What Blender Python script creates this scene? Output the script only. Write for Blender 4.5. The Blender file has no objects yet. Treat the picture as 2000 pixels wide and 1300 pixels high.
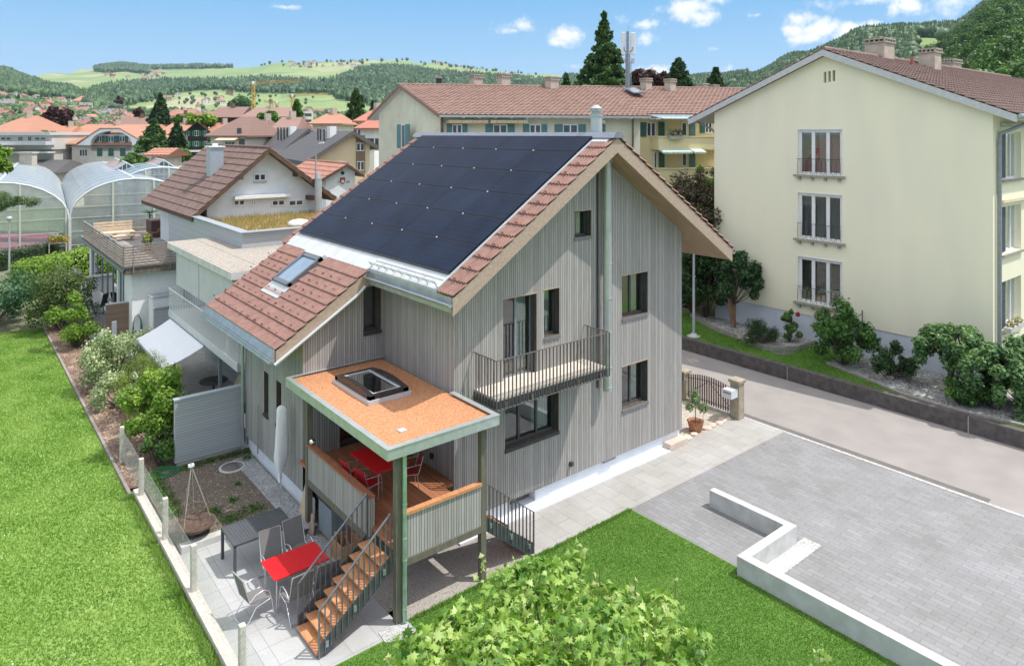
import bpy, math, random
import numpy as np
from mathutils import Vector, Matrix
R_=math.radians
random.seed(7); RNG=np.random.default_rng(7)
SC=bpy.context.scene; COL=SC.collection
# ---------------------------------------------------------------- camera
CF=1370.4; CH=261.25; CT=0.8903
CP=Vector((-9.771,-14.339,10.087))
FW=Vector((math.cos(CT),math.sin(CT),0)); RT=Vector((math.sin(CT),-math.cos(CT),0)); ZZ=Vector((0,0,1))
cam=bpy.data.cameras.new('camera'); co=bpy.data.objects.new('camera',cam); COL.objects.link(co)
co.location=CP; co.rotation_euler=(math.pi/2,0,CT-math.pi/2)
cam.sensor_width=36; cam.lens=36*CF/2000; cam.shift_y=-(650-CH)/2000; cam.clip_end=12000; cam.clip_start=.1
SC.camera=co
# ---------------------------------------------------------------- light, sky, exposure
SUN=Vector((.39,-.33,1)).normalized()
sl=bpy.data.lights.new('sun','SUN'); sl.energy=3.0; sl.angle=R_(.55); sl.color=(1,.955,.88)
so=bpy.data.objects.new('sun',sl); COL.objects.link(so); so.rotation_euler=SUN.to_track_quat('Z','Y').to_euler(); so.location=(0,0,60)
SC.view_settings.view_transform='Standard'; SC.view_settings.look='None'; SC.view_settings.exposure=.6; SC.view_settings.gamma=1
W=bpy.data.worlds.new('World'); SC.world=W; W.use_nodes=True
def build_world():
    nt=W.node_tree; nt.nodes.clear(); N=nt.nodes.new; L=nt.links.new
    out=N('ShaderNodeOutputWorld'); bg=N('ShaderNodeBackground'); bg.inputs[1].default_value=.115
    sky=N('ShaderNodeTexSky'); sky.sky_type='NISHITA'; sky.sun_disc=False
    sky.sun_elevation=math.asin(SUN.z); sky.sun_rotation=math.atan2(SUN.x,SUN.y); sky.altitude=600; sky.air_density=1.0; sky.dust_density=.6; sky.ozone_density=2.2
    tc=N('ShaderNodeTexCoord'); sp=N('ShaderNodeSeparateXYZ'); L(tc.outputs['Generated'],sp.inputs[0])
    def m(op,a,b=None,c=None,clamp=False):
        n=N('ShaderNodeMath'); n.operation=op; n.use_clamp=clamp
        for i,v in enumerate((a,b,c)):
            if v is None: continue
            if isinstance(v,(int,float)): n.inputs[i].default_value=v
            else: L(v,n.inputs[i])
        return n.outputs[0]
    az=m('ARCTAN2',sp.outputs[1],sp.outputs[0]); el=m('ARCSINE',sp.outputs[2])
    nz=N('ShaderNodeTexNoise'); nz.inputs['Scale'].default_value=24; nz.inputs['Detail'].default_value=9; nz.inputs['Roughness'].default_value=.62; L(tc.outputs['Generated'],nz.inputs['Vector'])
    nz2=N('ShaderNodeTexNoise'); nz2.inputs['Scale'].default_value=6; nz2.inputs['Detail'].default_value=3; L(tc.outputs['Generated'],nz2.inputs['Vector'])
    # each cloud: (azimuth offset, elevation, half width, half height) in radians, density
    clouds=[(1018,50,40,27,1),(1004,60,34,15,.9),(1106,72,34,26,1),(1088,84,26,12,.9),(555,14,30,9,.9),(1118,130,22,13,.8),(1350,12,58,34,1),(1365,32,36,24,1),(1400,-5,60,22,1),
            (1255,48,45,14,.62),(1262,75,34,16,.66),(1225,42,20,18,.55),(1480,30,24,9,.95),(1560,38,36,26,1),(1545,58,26,22,1),(1610,58,48,26,1),(1580,76,44,18,1),(1660,56,44,20,1),(1705,48,26,14,.9),
            (1700,2,110,20,.95),(1780,14,70,26,.95),(1850,5,70,26,.9),(1270,140,40,18,1),(1405,138,26,16,.9),(1398,96,16,7,.6),(1165,118,14,9,.5)]
    acc=None
    for u,v,w,h,dn in clouds:
        d=(FW+RT*((u-1000)/CF)+ZZ*((CH-v)/CF)).normalized()
        a0=math.atan2(d.y,d.x); e0=math.asin(d.z)
        dx=m('MULTIPLY',m('SUBTRACT',az,a0),CF/w*.8); dy=m('MULTIPLY',m('SUBTRACT',el,e0),CF/h*.95)
        r=m('SQRT',m('ADD',m('MULTIPLY',dx,dx),m('MULTIPLY',dy,dy)))
        k=m('MULTIPLY',m('SUBTRACT',1.15,r),dn)
        acc=k if acc is None else m('MAXIMUM',acc,k)
    s=m('ADD',acc,m('MULTIPLY',m('SUBTRACT',nz.outputs[0],.55),3.0))
    wisp=m('MULTIPLY',m('SUBTRACT',nz2.outputs[0],.42),1.2)
    mr=N('ShaderNodeMapRange'); mr.interpolation_type='SMOOTHSTEP'; L(s,mr.inputs[0]); mr.inputs[1].default_value=.15; mr.inputs[2].default_value=1.0
    mask=m('MULTIPLY',mr.outputs[0],.93,clamp=True)
    cc=N('ShaderNodeMix'); cc.data_type='RGBA'; L(m('MULTIPLY',wisp,1,clamp=True),cc.inputs[0]); cc.inputs[6].default_value=(6.7,6.7,6.8,1); cc.inputs[7].default_value=(5.2,5.6,6.1,1)
    sc=N('ShaderNodeMix'); sc.data_type='RGBA'; sc.blend_type='MULTIPLY'; sc.inputs[0].default_value=1; L(sky.outputs[0],sc.inputs[6]); sc.inputs[7].default_value=SKYT
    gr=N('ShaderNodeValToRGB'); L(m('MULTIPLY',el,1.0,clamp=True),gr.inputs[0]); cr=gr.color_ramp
    for p,c in ((0,(3.0,4.3,5.6)),(.10,(2.2,3.75,5.5)),(.2,(1.2,3.0,5.2)),(.42,(6.6,7.0,7.7)),(1,(9.3,9.4,9.6))):  # upper stops lie above the view, brightened as added fill light
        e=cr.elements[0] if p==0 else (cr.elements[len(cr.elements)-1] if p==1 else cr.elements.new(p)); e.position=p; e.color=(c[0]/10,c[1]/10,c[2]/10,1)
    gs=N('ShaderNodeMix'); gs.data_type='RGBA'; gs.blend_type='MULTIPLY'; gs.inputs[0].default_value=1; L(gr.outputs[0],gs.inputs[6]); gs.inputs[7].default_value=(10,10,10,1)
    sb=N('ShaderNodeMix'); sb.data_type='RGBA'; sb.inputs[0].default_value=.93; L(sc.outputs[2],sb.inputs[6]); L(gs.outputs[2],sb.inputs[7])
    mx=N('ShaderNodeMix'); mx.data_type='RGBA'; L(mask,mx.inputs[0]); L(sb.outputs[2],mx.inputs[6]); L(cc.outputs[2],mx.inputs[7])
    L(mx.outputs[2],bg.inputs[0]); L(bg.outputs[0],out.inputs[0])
SKYT=(1,1,1,1)
build_world()
# ---------------------------------------------------------------- placing helpers (picture bearing + distance / height -> world point)
def ray(u,v): return FW+RT*((u-1000)/CF)+ZZ*((CH-v)/CF)
def at(u,v,D): return CP+ray(u,v)*D
def gz(u,v,z):
    d=ray(u,v); return CP+d*((z-CP.z)/d.z)
# ---------------------------------------------------------------- materials
MATS={}
def mat(name,c1,c2=None,rough=.75,metal=0,scale=6,bump=0,bscale=None,stretch=(1,1,1),spec=.5,detail=5,contrast=(.35,.65)):
    if name in MATS: return MATS[name]
    m=bpy.data.materials.new(name); m.use_nodes=True; nt=m.node_tree; b=nt.nodes['Principled BSDF']; N=nt.nodes.new; L=nt.links.new
    b.inputs['Roughness'].default_value=rough; b.inputs['Metallic'].default_value=metal; b.inputs['Specular IOR Level'].default_value=spec
    if c2 is None: c2=tuple(x*.82 for x in c1)
    g=N('ShaderNodeNewGeometry'); mp=N('ShaderNodeMapping'); L(g.outputs['Position'],mp.inputs[0]); mp.inputs['Scale'].default_value=stretch
    nz=N('ShaderNodeTexNoise'); nz.inputs['Scale'].default_value=scale; nz.inputs['Detail'].default_value=detail; L(mp.outputs[0],nz.inputs['Vector'])
    r=N('ShaderNodeValToRGB'); r.color_ramp.elements[0].position=contrast[0]; r.color_ramp.elements[1].position=contrast[1]
    r.color_ramp.elements[0].color=(*c2,1); r.color_ramp.elements[1].color=(*c1,1); L(nz.outputs[0],r.inputs[0]); L(r.outputs[0],b.inputs['Base Color'])
    if bump:
        n2=N('ShaderNodeTexNoise'); n2.inputs['Scale'].default_value=bscale or scale*8; n2.inputs['Detail'].default_value=4; L(mp.outputs[0],n2.inputs['Vector'])
        bp=N('ShaderNodeBump'); bp.inputs['Strength'].default_value=bump; bp.inputs['Distance'].default_value=.03; L(n2.outputs[0],bp.inputs['Height']); L(bp.outputs[0],b.inputs['Normal'])
    MATS[name]=m; return m
def nm(nt,op,a,b=None,c=None,clamp=False):
    n=nt.nodes.new('ShaderNodeMath'); n.operation=op; n.use_clamp=clamp
    for i,v in enumerate((a,b,c)):
        if v is None: continue
        if isinstance(v,(int,float)): n.inputs[i].default_value=v
        else: nt.links.new(v,n.inputs[i])
    return n.outputs[0]
def ramp(nt,fac,stops,interp='LINEAR'):
    r=nt.nodes.new('ShaderNodeValToRGB'); cr=r.color_ramp; cr.interpolation=interp
    while len(cr.elements)<len(stops): cr.elements.new(.5)
    for e,(p,c) in zip(cr.elements,stops): e.position=p; e.color=(*c,1)
    nt.links.new(fac,r.inputs[0]); return r.outputs[0]
def mixc(nt,f,a,b,mode='MIX'):
    n=nt.nodes.new('ShaderNodeMix'); n.data_type='RGBA'; n.blend_type=mode
    for i,v in ((0,f),(6,a),(7,b)):
        if isinstance(v,(int,float)): n.inputs[i].default_value=v
        elif isinstance(v,tuple): n.inputs[i].default_value=(*v,1)
        else: nt.links.new(v,n.inputs[i])
    return n.outputs[2]
def noise(nt,vec,scale,detail=4,rough=.5):
    n=nt.nodes.new('ShaderNodeTexNoise'); n.inputs['Scale'].default_value=scale; n.inputs['Detail'].default_value=detail; n.inputs['Roughness'].default_value=rough
    nt.links.new(vec,n.inputs['Vector']); return n.outputs[0]
def comb(nt,x,y,z):
    n=nt.nodes.new('ShaderNodeCombineXYZ')
    for i,v in enumerate((x,y,z)):
        if isinstance(v,(int,float)): n.inputs[i].default_value=v
        else: nt.links.new(v,n.inputs[i])
    return n.outputs[0]
def newmat(name,rough=.8,metal=0):
    m=bpy.data.materials.new(name); m.use_nodes=True; nt=m.node_tree; b=nt.nodes['Principled BSDF']; b.inputs['Roughness'].default_value=rough; b.inputs['Metallic'].default_value=metal
    g=nt.nodes.new('ShaderNodeNewGeometry'); MATS[name]=m; return m,nt,b,g
def bumpn(nt,b,h,strength=.5,dist=.02):
    bp=nt.nodes.new('ShaderNodeBump'); bp.inputs['Strength'].default_value=strength; bp.inputs['Distance'].default_value=dist
    nt.links.new(h,bp.inputs['Height']); nt.links.new(bp.outputs[0],b.inputs['Normal'])
def planks(name,width,stops,gap=.1,gapcol=(.02,.018,.016),horiz=False,vary=.0,streak=.35,bump=.6,axis=None,rough=.8):
    """boards: vertical (or horizontal) planks, a tone per plank, grain and knots along it"""
    if name in MATS: return MATS[name]
    m,nt,b,g=newmat(name,rough)
    sp=nt.nodes.new('ShaderNodeSeparateXYZ'); nt.links.new(g.outputs['Position'],sp.inputs[0])
    sn=nt.nodes.new('ShaderNodeSeparateXYZ'); nt.links.new(g.outputs['True Normal'],sn.inputs[0])
    if axis=='x': s=sp.outputs[0]; t=sp.outputs[1]
    elif axis=='y': s=sp.outputs[1]; t=sp.outputs[0]
    else:
        side=nm(nt,'ADD',nm(nt,'MULTIPLY',sp.outputs[0],nm(nt,'ABSOLUTE',sn.outputs[1])),nm(nt,'MULTIPLY',sp.outputs[1],nm(nt,'ABSOLUTE',sn.outputs[0])))
        s,t=(sp.outputs[2],side) if horiz else (side,sp.outputs[2])
    if vary:
        w=noise(nt,comb(nt,s,0,0),2.2/width*.12,2); s=nm(nt,'ADD',s,nm(nt,'MULTIPLY',w,vary*width*6))
    q=nm(nt,'DIVIDE',s,width); fl=nm(nt,'FLOOR',q); fr=nm(nt,'FRACT',q)
    wn=nt.nodes.new('ShaderNodeTexWhiteNoise'); wn.noise_dimensions='1D'; nt.links.new(fl,wn.inputs['W'])
    gr=noise(nt,comb(nt,nm(nt,'MULTIPLY',q,1.5),nm(nt,'MULTIPLY',t,1.1),nm(nt,'MULTIPLY',fl,3.7)),1.6,6,.65)
    fac=nm(nt,'ADD',nm(nt,'MULTIPLY',wn.outputs[0],1-streak),nm(nt,'MULTIPLY',gr,streak*1.0))
    col=ramp(nt,fac,stops)
    gm=nm(nt,'LESS_THAN',fr,gap)
    col=mixc(nt,nm(nt,'MULTIPLY',gm,.85),col,gapcol)
    nt.links.new(col,b.inputs['Base Color'])
    bumpn(nt,b,nm(nt,'ADD',nm(nt,'SUBTRACT',1,gm),nm(nt,'MULTIPLY',wn.outputs[0],.4)),bump,.012)
    return m
def foliage(name,cols,trans=.25,rough=.55,patch=1.2):
    if name in MATS: return MATS[name]
    m,nt,b,g=newmat(name,rough); b.inputs['Specular IOR Level'].default_value=.35
    r=g.outputs['Random Per Island']; nz=noise(nt,g.outputs['Position'],patch,3)
    f=nm(nt,'ADD',nm(nt,'MULTIPLY',r,.55),nm(nt,'MULTIPLY_ADD',nz,1.1,-.28),clamp=True)
    n=len(cols); col=ramp(nt,f,[(.15+.75*i/(n-1),c) for i,c in enumerate(cols)])
    nt.links.new(col,b.inputs['Base Color'])
    tr=nt.nodes.new('ShaderNodeBsdfTranslucent'); nt.links.new(mixc(nt,1,col,(1.25,1.35,.6),'MULTIPLY'),tr.inputs[0])
    ms=nt.nodes.new('ShaderNodeMixShader'); ms.inputs[0].default_value=trans
    nt.links.new(b.outputs[0],ms.inputs[1]); nt.links.new(tr.outputs[0],ms.inputs[2]); nt.links.new(ms.outputs[0],nt.nodes['Material Output'].inputs[0])
    return m
def glass(name,tint=(.75,.8,.8),refl=1.0,rough=.02,tr=None):
    if name in MATS: return MATS[name]
    m=bpy.data.materials.new(name); m.use_nodes=True; nt=m.node_tree; nt.nodes.clear(); N=nt.nodes.new; L=nt.links.new
    o=N('ShaderNodeOutputMaterial'); t=N('ShaderNodeBsdfTransparent'); t.inputs[0].default_value=(*tint,1); gl=N('ShaderNodeBsdfGlossy'); gl.inputs['Roughness'].default_value=rough; gl.inputs[0].default_value=(.95,.97,1,1)
    fr=N('ShaderNodeFresnel'); fr.inputs[0].default_value=1.5
    f=nm(nt,'MULTIPLY_ADD',fr.outputs[0],2.0*refl,.09*refl,clamp=True)
    ms=N('ShaderNodeMixShader'); L(f,ms.inputs[0]); L(t.outputs[0],ms.inputs[1]); L(gl.outputs[0],ms.inputs[2]); L(ms.outputs[0],o.inputs[0]); MATS[name]=m; return m
# ---------------------------------------------------------------- meshes
WM={}
class M:
    def __init__(s): s.v=[]; s.f=[]; s.m=[]; s.mi=0; s.sm=False; s.s=[]
    def add(s,vs,fs):
        o=len(s.v); s.v+= [tuple(p) for p in vs]; s.f+=[tuple(i+o for i in f) for f in fs]; s.m+=[s.mi]*len(fs); s.s+=[s.sm]*len(fs)
    def box(s,x0,x1,y0,y1,z0,z1):
        s.add([(x0,y0,z0),(x1,y0,z0),(x1,y1,z0),(x0,y1,z0),(x0,y0,z1),(x1,y0,z1),(x1,y1,z1),(x0,y1,z1)],[(3,2,1,0),(4,5,6,7),(0,1,5,4),(1,2,6,5),(2,3,7,6),(3,0,4,7)])
    def hexa(s,p): s.add(p,[(3,2,1,0),(4,5,6,7),(0,1,5,4),(1,2,6,5),(2,3,7,6),(3,0,4,7)])
    def bar(s,p,q,w,h,up=ZZ):
        p=Vector(p);q=Vector(q);d=(q-p).normalized(); a=d.cross(up)
        if a.length<1e-4: a=d.cross(Vector((1,0,0)))
        a.normalize(); b=a.cross(d); a=a*w/2; b=b*h/2
        s.hexa([p-a-b,p+a-b,q+a-b,q-a-b,p-a+b,p+a+b,q+a+b,q-a+b])
    def quad(s,*p): s.add(p,[tuple(range(len(p)))])
    def prism(s,poly,vec):
        vec=Vector(vec); n=len(poly); P=[Vector(p) for p in poly]
        s.add(P+[p+vec for p in P],[tuple(range(n))[::-1],tuple(range(n,2*n))]+[(i,(i+1)%n,n+(i+1)%n,n+i) for i in range(n)])
    def cyl(s,p,q,r0,r1=None,n=10,cap=True):
        r1=r0 if r1 is None else r1; p=Vector(p);q=Vector(q);d=(q-p).normalized(); a=d.cross(ZZ)
        if a.length<1e-4: a=Vector((1,0,0))
        a.normalize(); b=d.cross(a); vs=[]
        for c,r in ((p,r0),(q,r1)):
            for i in range(n): t=2*math.pi*i/n; vs.append(c+a*(r*math.cos(t))+b*(r*math.sin(t)))
        fs=[(i,(i+1)%n,n+(i+1)%n,n+i) for i in range(n)]
        sm=s.sm; s.sm=True; s.add(vs,fs); s.sm=False
        if cap: s.add(vs,[tuple(range(n))[::-1],tuple(range(n,2*n))])
        s.sm=sm
    def tube(s,pts,r,n=8):
        pts=[Vector(p) for p in pts]; rs=r if isinstance(r,(list,tuple)) else [r]*len(pts); vs=[]; pa=None
        for k,p in enumerate(pts):
            d=(pts[min(k+1,len(pts)-1)]-pts[max(k-1,0)]).normalized()
            a=d.cross(ZZ) if pa is None else pa-d*pa.dot(d)
            if a.length<1e-3: a=d.cross(Vector((1,0,0)))
            a.normalize(); pa=a; b=d.cross(a)
            for i in range(n): t=2*math.pi*i/n; vs.append(p+a*(rs[k]*math.cos(t))+b*(rs[k]*math.sin(t)))
        fs=[(k*n+i,k*n+(i+1)%n,(k+1)*n+(i+1)%n,(k+1)*n+i) for k in range(len(pts)-1) for i in range(n)]
        sm=s.sm; s.sm=True; s.add(vs,fs); s.sm=False; L=(len(pts)-1)*n
        s.add(vs[:n]+vs[L:],[tuple(range(n))[::-1],tuple(range(n,2*n))]); s.sm=sm
    def lathe(s,c,prof,n=20,axis=None):
        c=Vector(c); vs=[]
        for r,z in prof:
            for i in range(n): t=2*math.pi*i/n; vs.append(c+Vector((r*math.cos(t),r*math.sin(t),z)))
        k=len(prof); sm=s.sm; s.sm=True; s.add(vs,[(j*n+i,j*n+(i+1)%n,(j+1)*n+(i+1)%n,(j+1)*n+i) for j in range(k-1) for i in range(n)]); s.sm=sm
    def build(s,name,mats,parent=None,local=False,bevel=0):
        me=bpy.data.meshes.new(name); v=s.v
        if parent is not None and not local:
            mi=WM[parent.name].inverted(); v=[tuple(mi@Vector(p)) for p in v]
        me.from_pydata(v,[],s.f); 
        if not isinstance(mats,(list,tuple)): mats=[mats]
        for m in mats: me.materials.append(m)
        me.polygons.foreach_set('material_index',s.m); me.polygons.foreach_set('use_smooth',s.s); me.update()
        o=bpy.data.objects.new(name,me); COL.objects.link(o)
        if parent is not None: o.parent=parent; WM[o.name]=WM[parent.name]
        else: WM[o.name]=Matrix.Identity(4)
        if bevel:
            b=o.modifiers.new('bevel','BEVEL'); b.width=bevel; b.segments=2; b.limit_method='ANGLE'
        return o
def npmesh(name,V,F,m,parent=None,smooth=False):
    me=bpy.data.meshes.new(name); V=np.asarray(V,dtype=np.float32); F=np.asarray(F,dtype=np.int32)
    if parent is not None:
        t=WM[parent.name].translation; V=V-np.array(t,dtype=np.float32)
    k=F.shape[1]; me.vertices.add(len(V)); me.vertices.foreach_set('co',V.ravel()); me.loops.add(F.size); me.loops.foreach_set('vertex_index',F.ravel())
    me.polygons.add(len(F)); me.polygons.foreach_set('loop_start',np.arange(0,F.size,k,dtype=np.int32)); me.polygons.foreach_set('loop_total',np.full(len(F),k,dtype=np.int32))
    if smooth: me.polygons.foreach_set('use_smooth',np.ones(len(F),dtype=bool))
    me.materials.append(m); me.update(); me.validate()
    o=bpy.data.objects.new(name,me); COL.objects.link(o)
    if parent is not None: o.parent=parent; WM[o.name]=WM[parent.name]
    else: WM[o.name]=Matrix.Identity(4)
    return o
def tag(o,label=None,cat=None,group=None,kind=None):
    if label: o['label']=label
    if cat: o['category']=cat
    if group: o['group']=group
    if kind: o['kind']=kind
    return o
def thing(name,label,cat,loc=(0,0,0),group=None,rz=0):
    o=bpy.data.objects.new(name,None); o.empty_display_size=.2; COL.objects.link(o); o.location=loc; o.rotation_euler=(0,0,rz)
    WM[o.name]=Matrix.Translation(Vector(loc))@Matrix.Rotation(rz,4,'Z'); return tag(o,label,cat,group)
def struct(o): o['kind']='structure'; return o
def stuff(o,label=None,cat=None): o['kind']='stuff'; return tag(o,label,cat)
def copytree(o,parent=None,loc=None,rz=None,label=None,group=None):
    c=o.copy(); COL.objects.link(c); c.parent=parent
    if loc is not None: c.location=loc
    if rz is not None: c.rotation_euler=(0,0,rz)
    if parent is None:
        WM[c.name]=Matrix.Translation(Vector(c.location))@Matrix.Rotation(c.rotation_euler[2],4,'Z')
        if label: c['label']=label
        if group: c['group']=group
    for ch in list(o.children): copytree(ch,c)
    return c
class Fr:
    """wall frame: origin, a = right seen from outside, n = outward normal"""
    def __init__(s,O,a): O=Vector(O); s.O=Vector((O.x,O.y,0)); s.a=Vector(a).normalized(); s.n=s.a.cross(ZZ)
    def p(s,x,d,z): return s.O+s.a*x+s.n*d+ZZ*z
    def box(s,M_,x0,x1,d0,d1,z0,z1): M_.hexa([s.p(x0,d1,z0),s.p(x1,d1,z0),s.p(x1,d0,z0),s.p(x0,d0,z0),s.p(x0,d1,z1),s.p(x1,d1,z1),s.p(x1,d0,z1),s.p(x0,d0,z1)])
def wallholes(M_,fr,xs,zb,ztop,holes,depth,rmi=1):
    """front face with rectangular openings (x0,x1,z0,z1) and their reveals; ztop(x) gives the top"""
    cuts=sorted(set(list(xs)+[h[0] for h in holes]+[h[1] for h in holes])); lo,hi=xs[0],xs[-1]
    cuts=[c for c in cuts if lo-1e-6<=c<=hi+1e-6]
    for a,b in zip(cuts[:-1],cuts[1:]):
        mid=(a+b)/2; hs=sorted([h for h in holes if h[0]<mid<h[1]],key=lambda h:h[2]); z=zb
        for h in hs:
            if h[2]>z: M_.quad(fr.p(a,0,z),fr.p(b,0,z),fr.p(b,0,h[2]),fr.p(a,0,h[2]))
            z=h[3]
        M_.quad(fr.p(a,0,z),fr.p(b,0,z),fr.p(b,0,ztop(b)),fr.p(a,0,ztop(a)))
    k=M_.mi; M_.mi=rmi
    for x0,x1,z0,z1 in holes:
        d=-depth
        M_.quad(fr.p(x0,0,z0),fr.p(x0,0,z1),fr.p(x0,d,z1),fr.p(x0,d,z0)); M_.quad(fr.p(x1,0,z1),fr.p(x1,0,z0),fr.p(x1,d,z0),fr.p(x1,d,z1))
        M_.quad(fr.p(x0,0,z0),fr.p(x0,d,z0),fr.p(x1,d,z0),fr.p(x1,0,z0)); M_.quad(fr.p(x0,0,z1),fr.p(x1,0,z1),fr.p(x1,d,z1),fr.p(x0,d,z1))
    M_.mi=k
def window(parent,fr,x0,x1,z0,z1,d,fm,gm,n=1,fw=.07,im=None,sill=None,sm=None,cur=None,cm=None,name='window',over=.04,depth=.9,tr=None):
    """frame with n lights, pane, room behind, optional sill and curtain; d = depth of the frame's front behind the wall face"""
    w=M(); fr.box(w,x0,x0+fw,-d-.07,-d,z0,z1); fr.box(w,x1-fw,x1,-d-.07,-d,z0,z1); fr.box(w,x0+fw,x1-fw,-d-.07,-d,z1-fw,z1); fr.box(w,x0+fw,x1-fw,-d-.07,-d,z0,z0+fw)
    for i in range(1,n):
        c=x0+(x1-x0)*i/n; fr.box(w,c-fw*.6,c+fw*.6,-d-.07,-d,z0+fw,z1-fw)
    if tr: fr.box(w,x0+fw,x1-fw,-d-.067,-d-.003,tr-fw*.3,tr+fw*.3)
    f=w.build(name,fm,parent)
    g=M(); g.quad(fr.p(x0+.02,-d-.035,z0+.02),fr.p(x1-.02,-d-.035,z0+.02),fr.p(x1-.02,-d-.035,z1-.02),fr.p(x0+.02,-d-.035,z1-.02)); g.build('pane',gm,f)
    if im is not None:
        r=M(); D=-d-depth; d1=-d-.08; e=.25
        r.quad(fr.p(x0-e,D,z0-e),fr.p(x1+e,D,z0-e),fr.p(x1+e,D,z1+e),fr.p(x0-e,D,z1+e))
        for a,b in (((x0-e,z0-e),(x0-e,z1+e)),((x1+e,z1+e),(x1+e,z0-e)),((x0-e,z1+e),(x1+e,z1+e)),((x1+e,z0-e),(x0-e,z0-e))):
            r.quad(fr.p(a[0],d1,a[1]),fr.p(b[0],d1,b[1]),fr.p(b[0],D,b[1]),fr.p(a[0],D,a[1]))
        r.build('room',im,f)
    if cur:
        c=M()
        for a,b in cur:
            k=max(4,int((b-a)/.05)); pts=[(a+(b-a)*i/k,-d-.16-(.03 if i%2 else 0)) for i in range(k+1)]
            for (xa,da),(xb,db) in zip(pts[:-1],pts[1:]): c.quad(fr.p(xa,da,z0+.05),fr.p(xb,db,z0+.05),fr.p(xb,db,z1-.03),fr.p(xa,da,z1-.03))
        c.build('curtain',cm,f)
    if sill:
        s=M(); fr.box(s,x0-over,x1+over,-d,sill,z0-.09,z0-.002); s.build('sill',sm,f)
    return f
def tiles(M_,P0,e,s,L,S,tw=.3,th=.34,lift=.04,prof=((0,0),(.08,.045),(.17,.045),(.25,0),(.5,.004),(.58,.045),(.67,.045),(.75,0)),th_n=None,jit=.0):
    """field of profiled roof tiles: P0 lower left, e along the eave, s up the slope"""
    P0=Vector(P0);e=Vector(e).normalized();s=Vector(s).normalized();n=e.cross(s).normalized()
    if n.z<0: n=-n
    nt=max(1,round(L/tw)); tw=L/nt; nr=max(1,round(S/th)); th=S/nr
    pr=[((i+a)*tw,h) for i in range(nt) for a,h in prof]+[(L,prof[0][1])]
    o=len(M_.v); K=len(pr)
    for j in range(nr):
        jj=random.uniform(-jit,jit)
        for (x,h) in pr: M_.v.append(tuple(P0+e*x+s*(j*th-.02)+n*(h+lift-.04+jj-.005)))
        for (x,h) in pr: M_.v.append(tuple(P0+e*x+s*(j*th-.02)+n*(h+lift+jj)))
        for (x,h) in pr: M_.v.append(tuple(P0+e*x+s*((j+1)*th)+n*(h*.9)))
    for j in range(nr):
        b=o+j*3*K
        for i in range(K-1):
            M_.f.append((b+i,b+i+1,b+K+i+1,b+K+i)); M_.f.append((b+K+i,b+K+i+1,b+2*K+i+1,b+2*K+i)); M_.m+=[M_.mi]*2; M_.s+=[False]*2
def leafcloud(name,m,parent,cen,rad,n,size,seed=0,flat=.0,out=.6,asp=.6,shell=.5):
    """n leaves spread over blobs (centre, radii): rhombic faces, most of them facing outwards"""
    g=np.random.default_rng(seed); cen=np.array(cen,float); rad=np.array(rad,float)
    if rad.ndim==1: rad=np.stack([rad]*3,1)
    wv=(rad[:,0]*rad[:,1]*rad[:,2])**.67; idx=g.choice(len(cen),n,p=wv/wv.sum())
    d=g.normal(size=(n,3)); d/=np.linalg.norm(d,axis=1)[:,None]
    rr=(shell+(1-shell)*g.random(n))**.7; rr*=g.uniform(.82,1.12,n)
    P=cen[idx]+d*rad[idx]*rr[:,None]
    nn=d*out+g.normal(size=(n,3))*(1-out)*.8+np.array([0,0,.35+flat]); nn/=np.linalg.norm(nn,axis=1)[:,None]
    t=np.cross(nn,g.normal(size=(n,3))); t/=np.linalg.norm(t,axis=1)[:,None]; b=np.cross(nn,t)
    sz=size*g.uniform(.6,1.3,n)[:,None]; V=np.stack([P-t*sz,P-b*sz*asp+t*sz*.1,P+t*sz,P+b*sz*asp+t*sz*.1],1); V[:,1]+=nn*sz*.18; V[:,3]+=nn*sz*.18
    return npmesh(name,V.reshape(-1,3),np.arange(4*n).reshape(-1,4),m,parent)
def limbs(mesh,base,top,r,n,spread,seed=0,k=7):
    g=random.Random(seed); base=Vector(base);top=Vector(top); H=(top-base).length
    mesh.tube([base,base.lerp(top,.35)+Vector((g.uniform(-.03,.03)*H,g.uniform(-.03,.03)*H,0)),base.lerp(top,.7),top],[r,r*.75,r*.5,r*.2],k)
    for i in range(n):
        t=g.uniform(.3,.9); p=base.lerp(top,t); a=g.uniform(0,6.28); L=spread*g.uniform(.6,1)*(1.2-t*.6)
        q=p+Vector((math.cos(a)*L,math.sin(a)*L,L*g.uniform(.3,.9))); mid=p.lerp(q,.5)+Vector((0,0,-.06*L)); rr=r*.5*(1-t*.6)
        mesh.tube([p,mid,q],[rr,rr*.6,rr*.2],5)
# ================================================================ SHARED MATERIALS
BOARD=planks('weathered_boards',.068,[(0,(.19,.17,.155)),(.3,(.29,.27,.255)),(.62,(.42,.40,.385)),(1,(.60,.58,.565))],gap=.2,gapcol=(.075,.068,.062),vary=.14,streak=.72)
REVEAL=mat('brown_reveal_wood',(.115,.085,.062),(.07,.052,.04),.7,scale=9,stretch=(1,1,.3))
LARCH=mat('fresh_larch',(.45,.34,.27),(.36,.27,.21),.65,scale=14,stretch=(1,.25,1),bump=.15)
SOFFIT=mat('soffit_board',(.36,.24,.16),(.28,.185,.12),.7,scale=5,stretch=(.3,2,.3))
ZINC=mat('zinc_sheet',(.5,.53,.56),(.4,.43,.46),.38,metal=.75,scale=3)
ZINCL=mat('pale_sheet_metal',(.62,.63,.65),(.55,.56,.58),.45,metal=.35,scale=2)
ANTHR=mat('anthracite_metal',(.055,.058,.063),(.04,.042,.046),.45,scale=5)
STEELB=mat('brown_grey_steel',(.16,.145,.14),(.12,.11,.105),.5,scale=5)
TILE=mat('clay_tile',(.345,.195,.162),(.24,.125,.105),.62,scale=5,bump=.12,contrast=(.3,.7))
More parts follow.
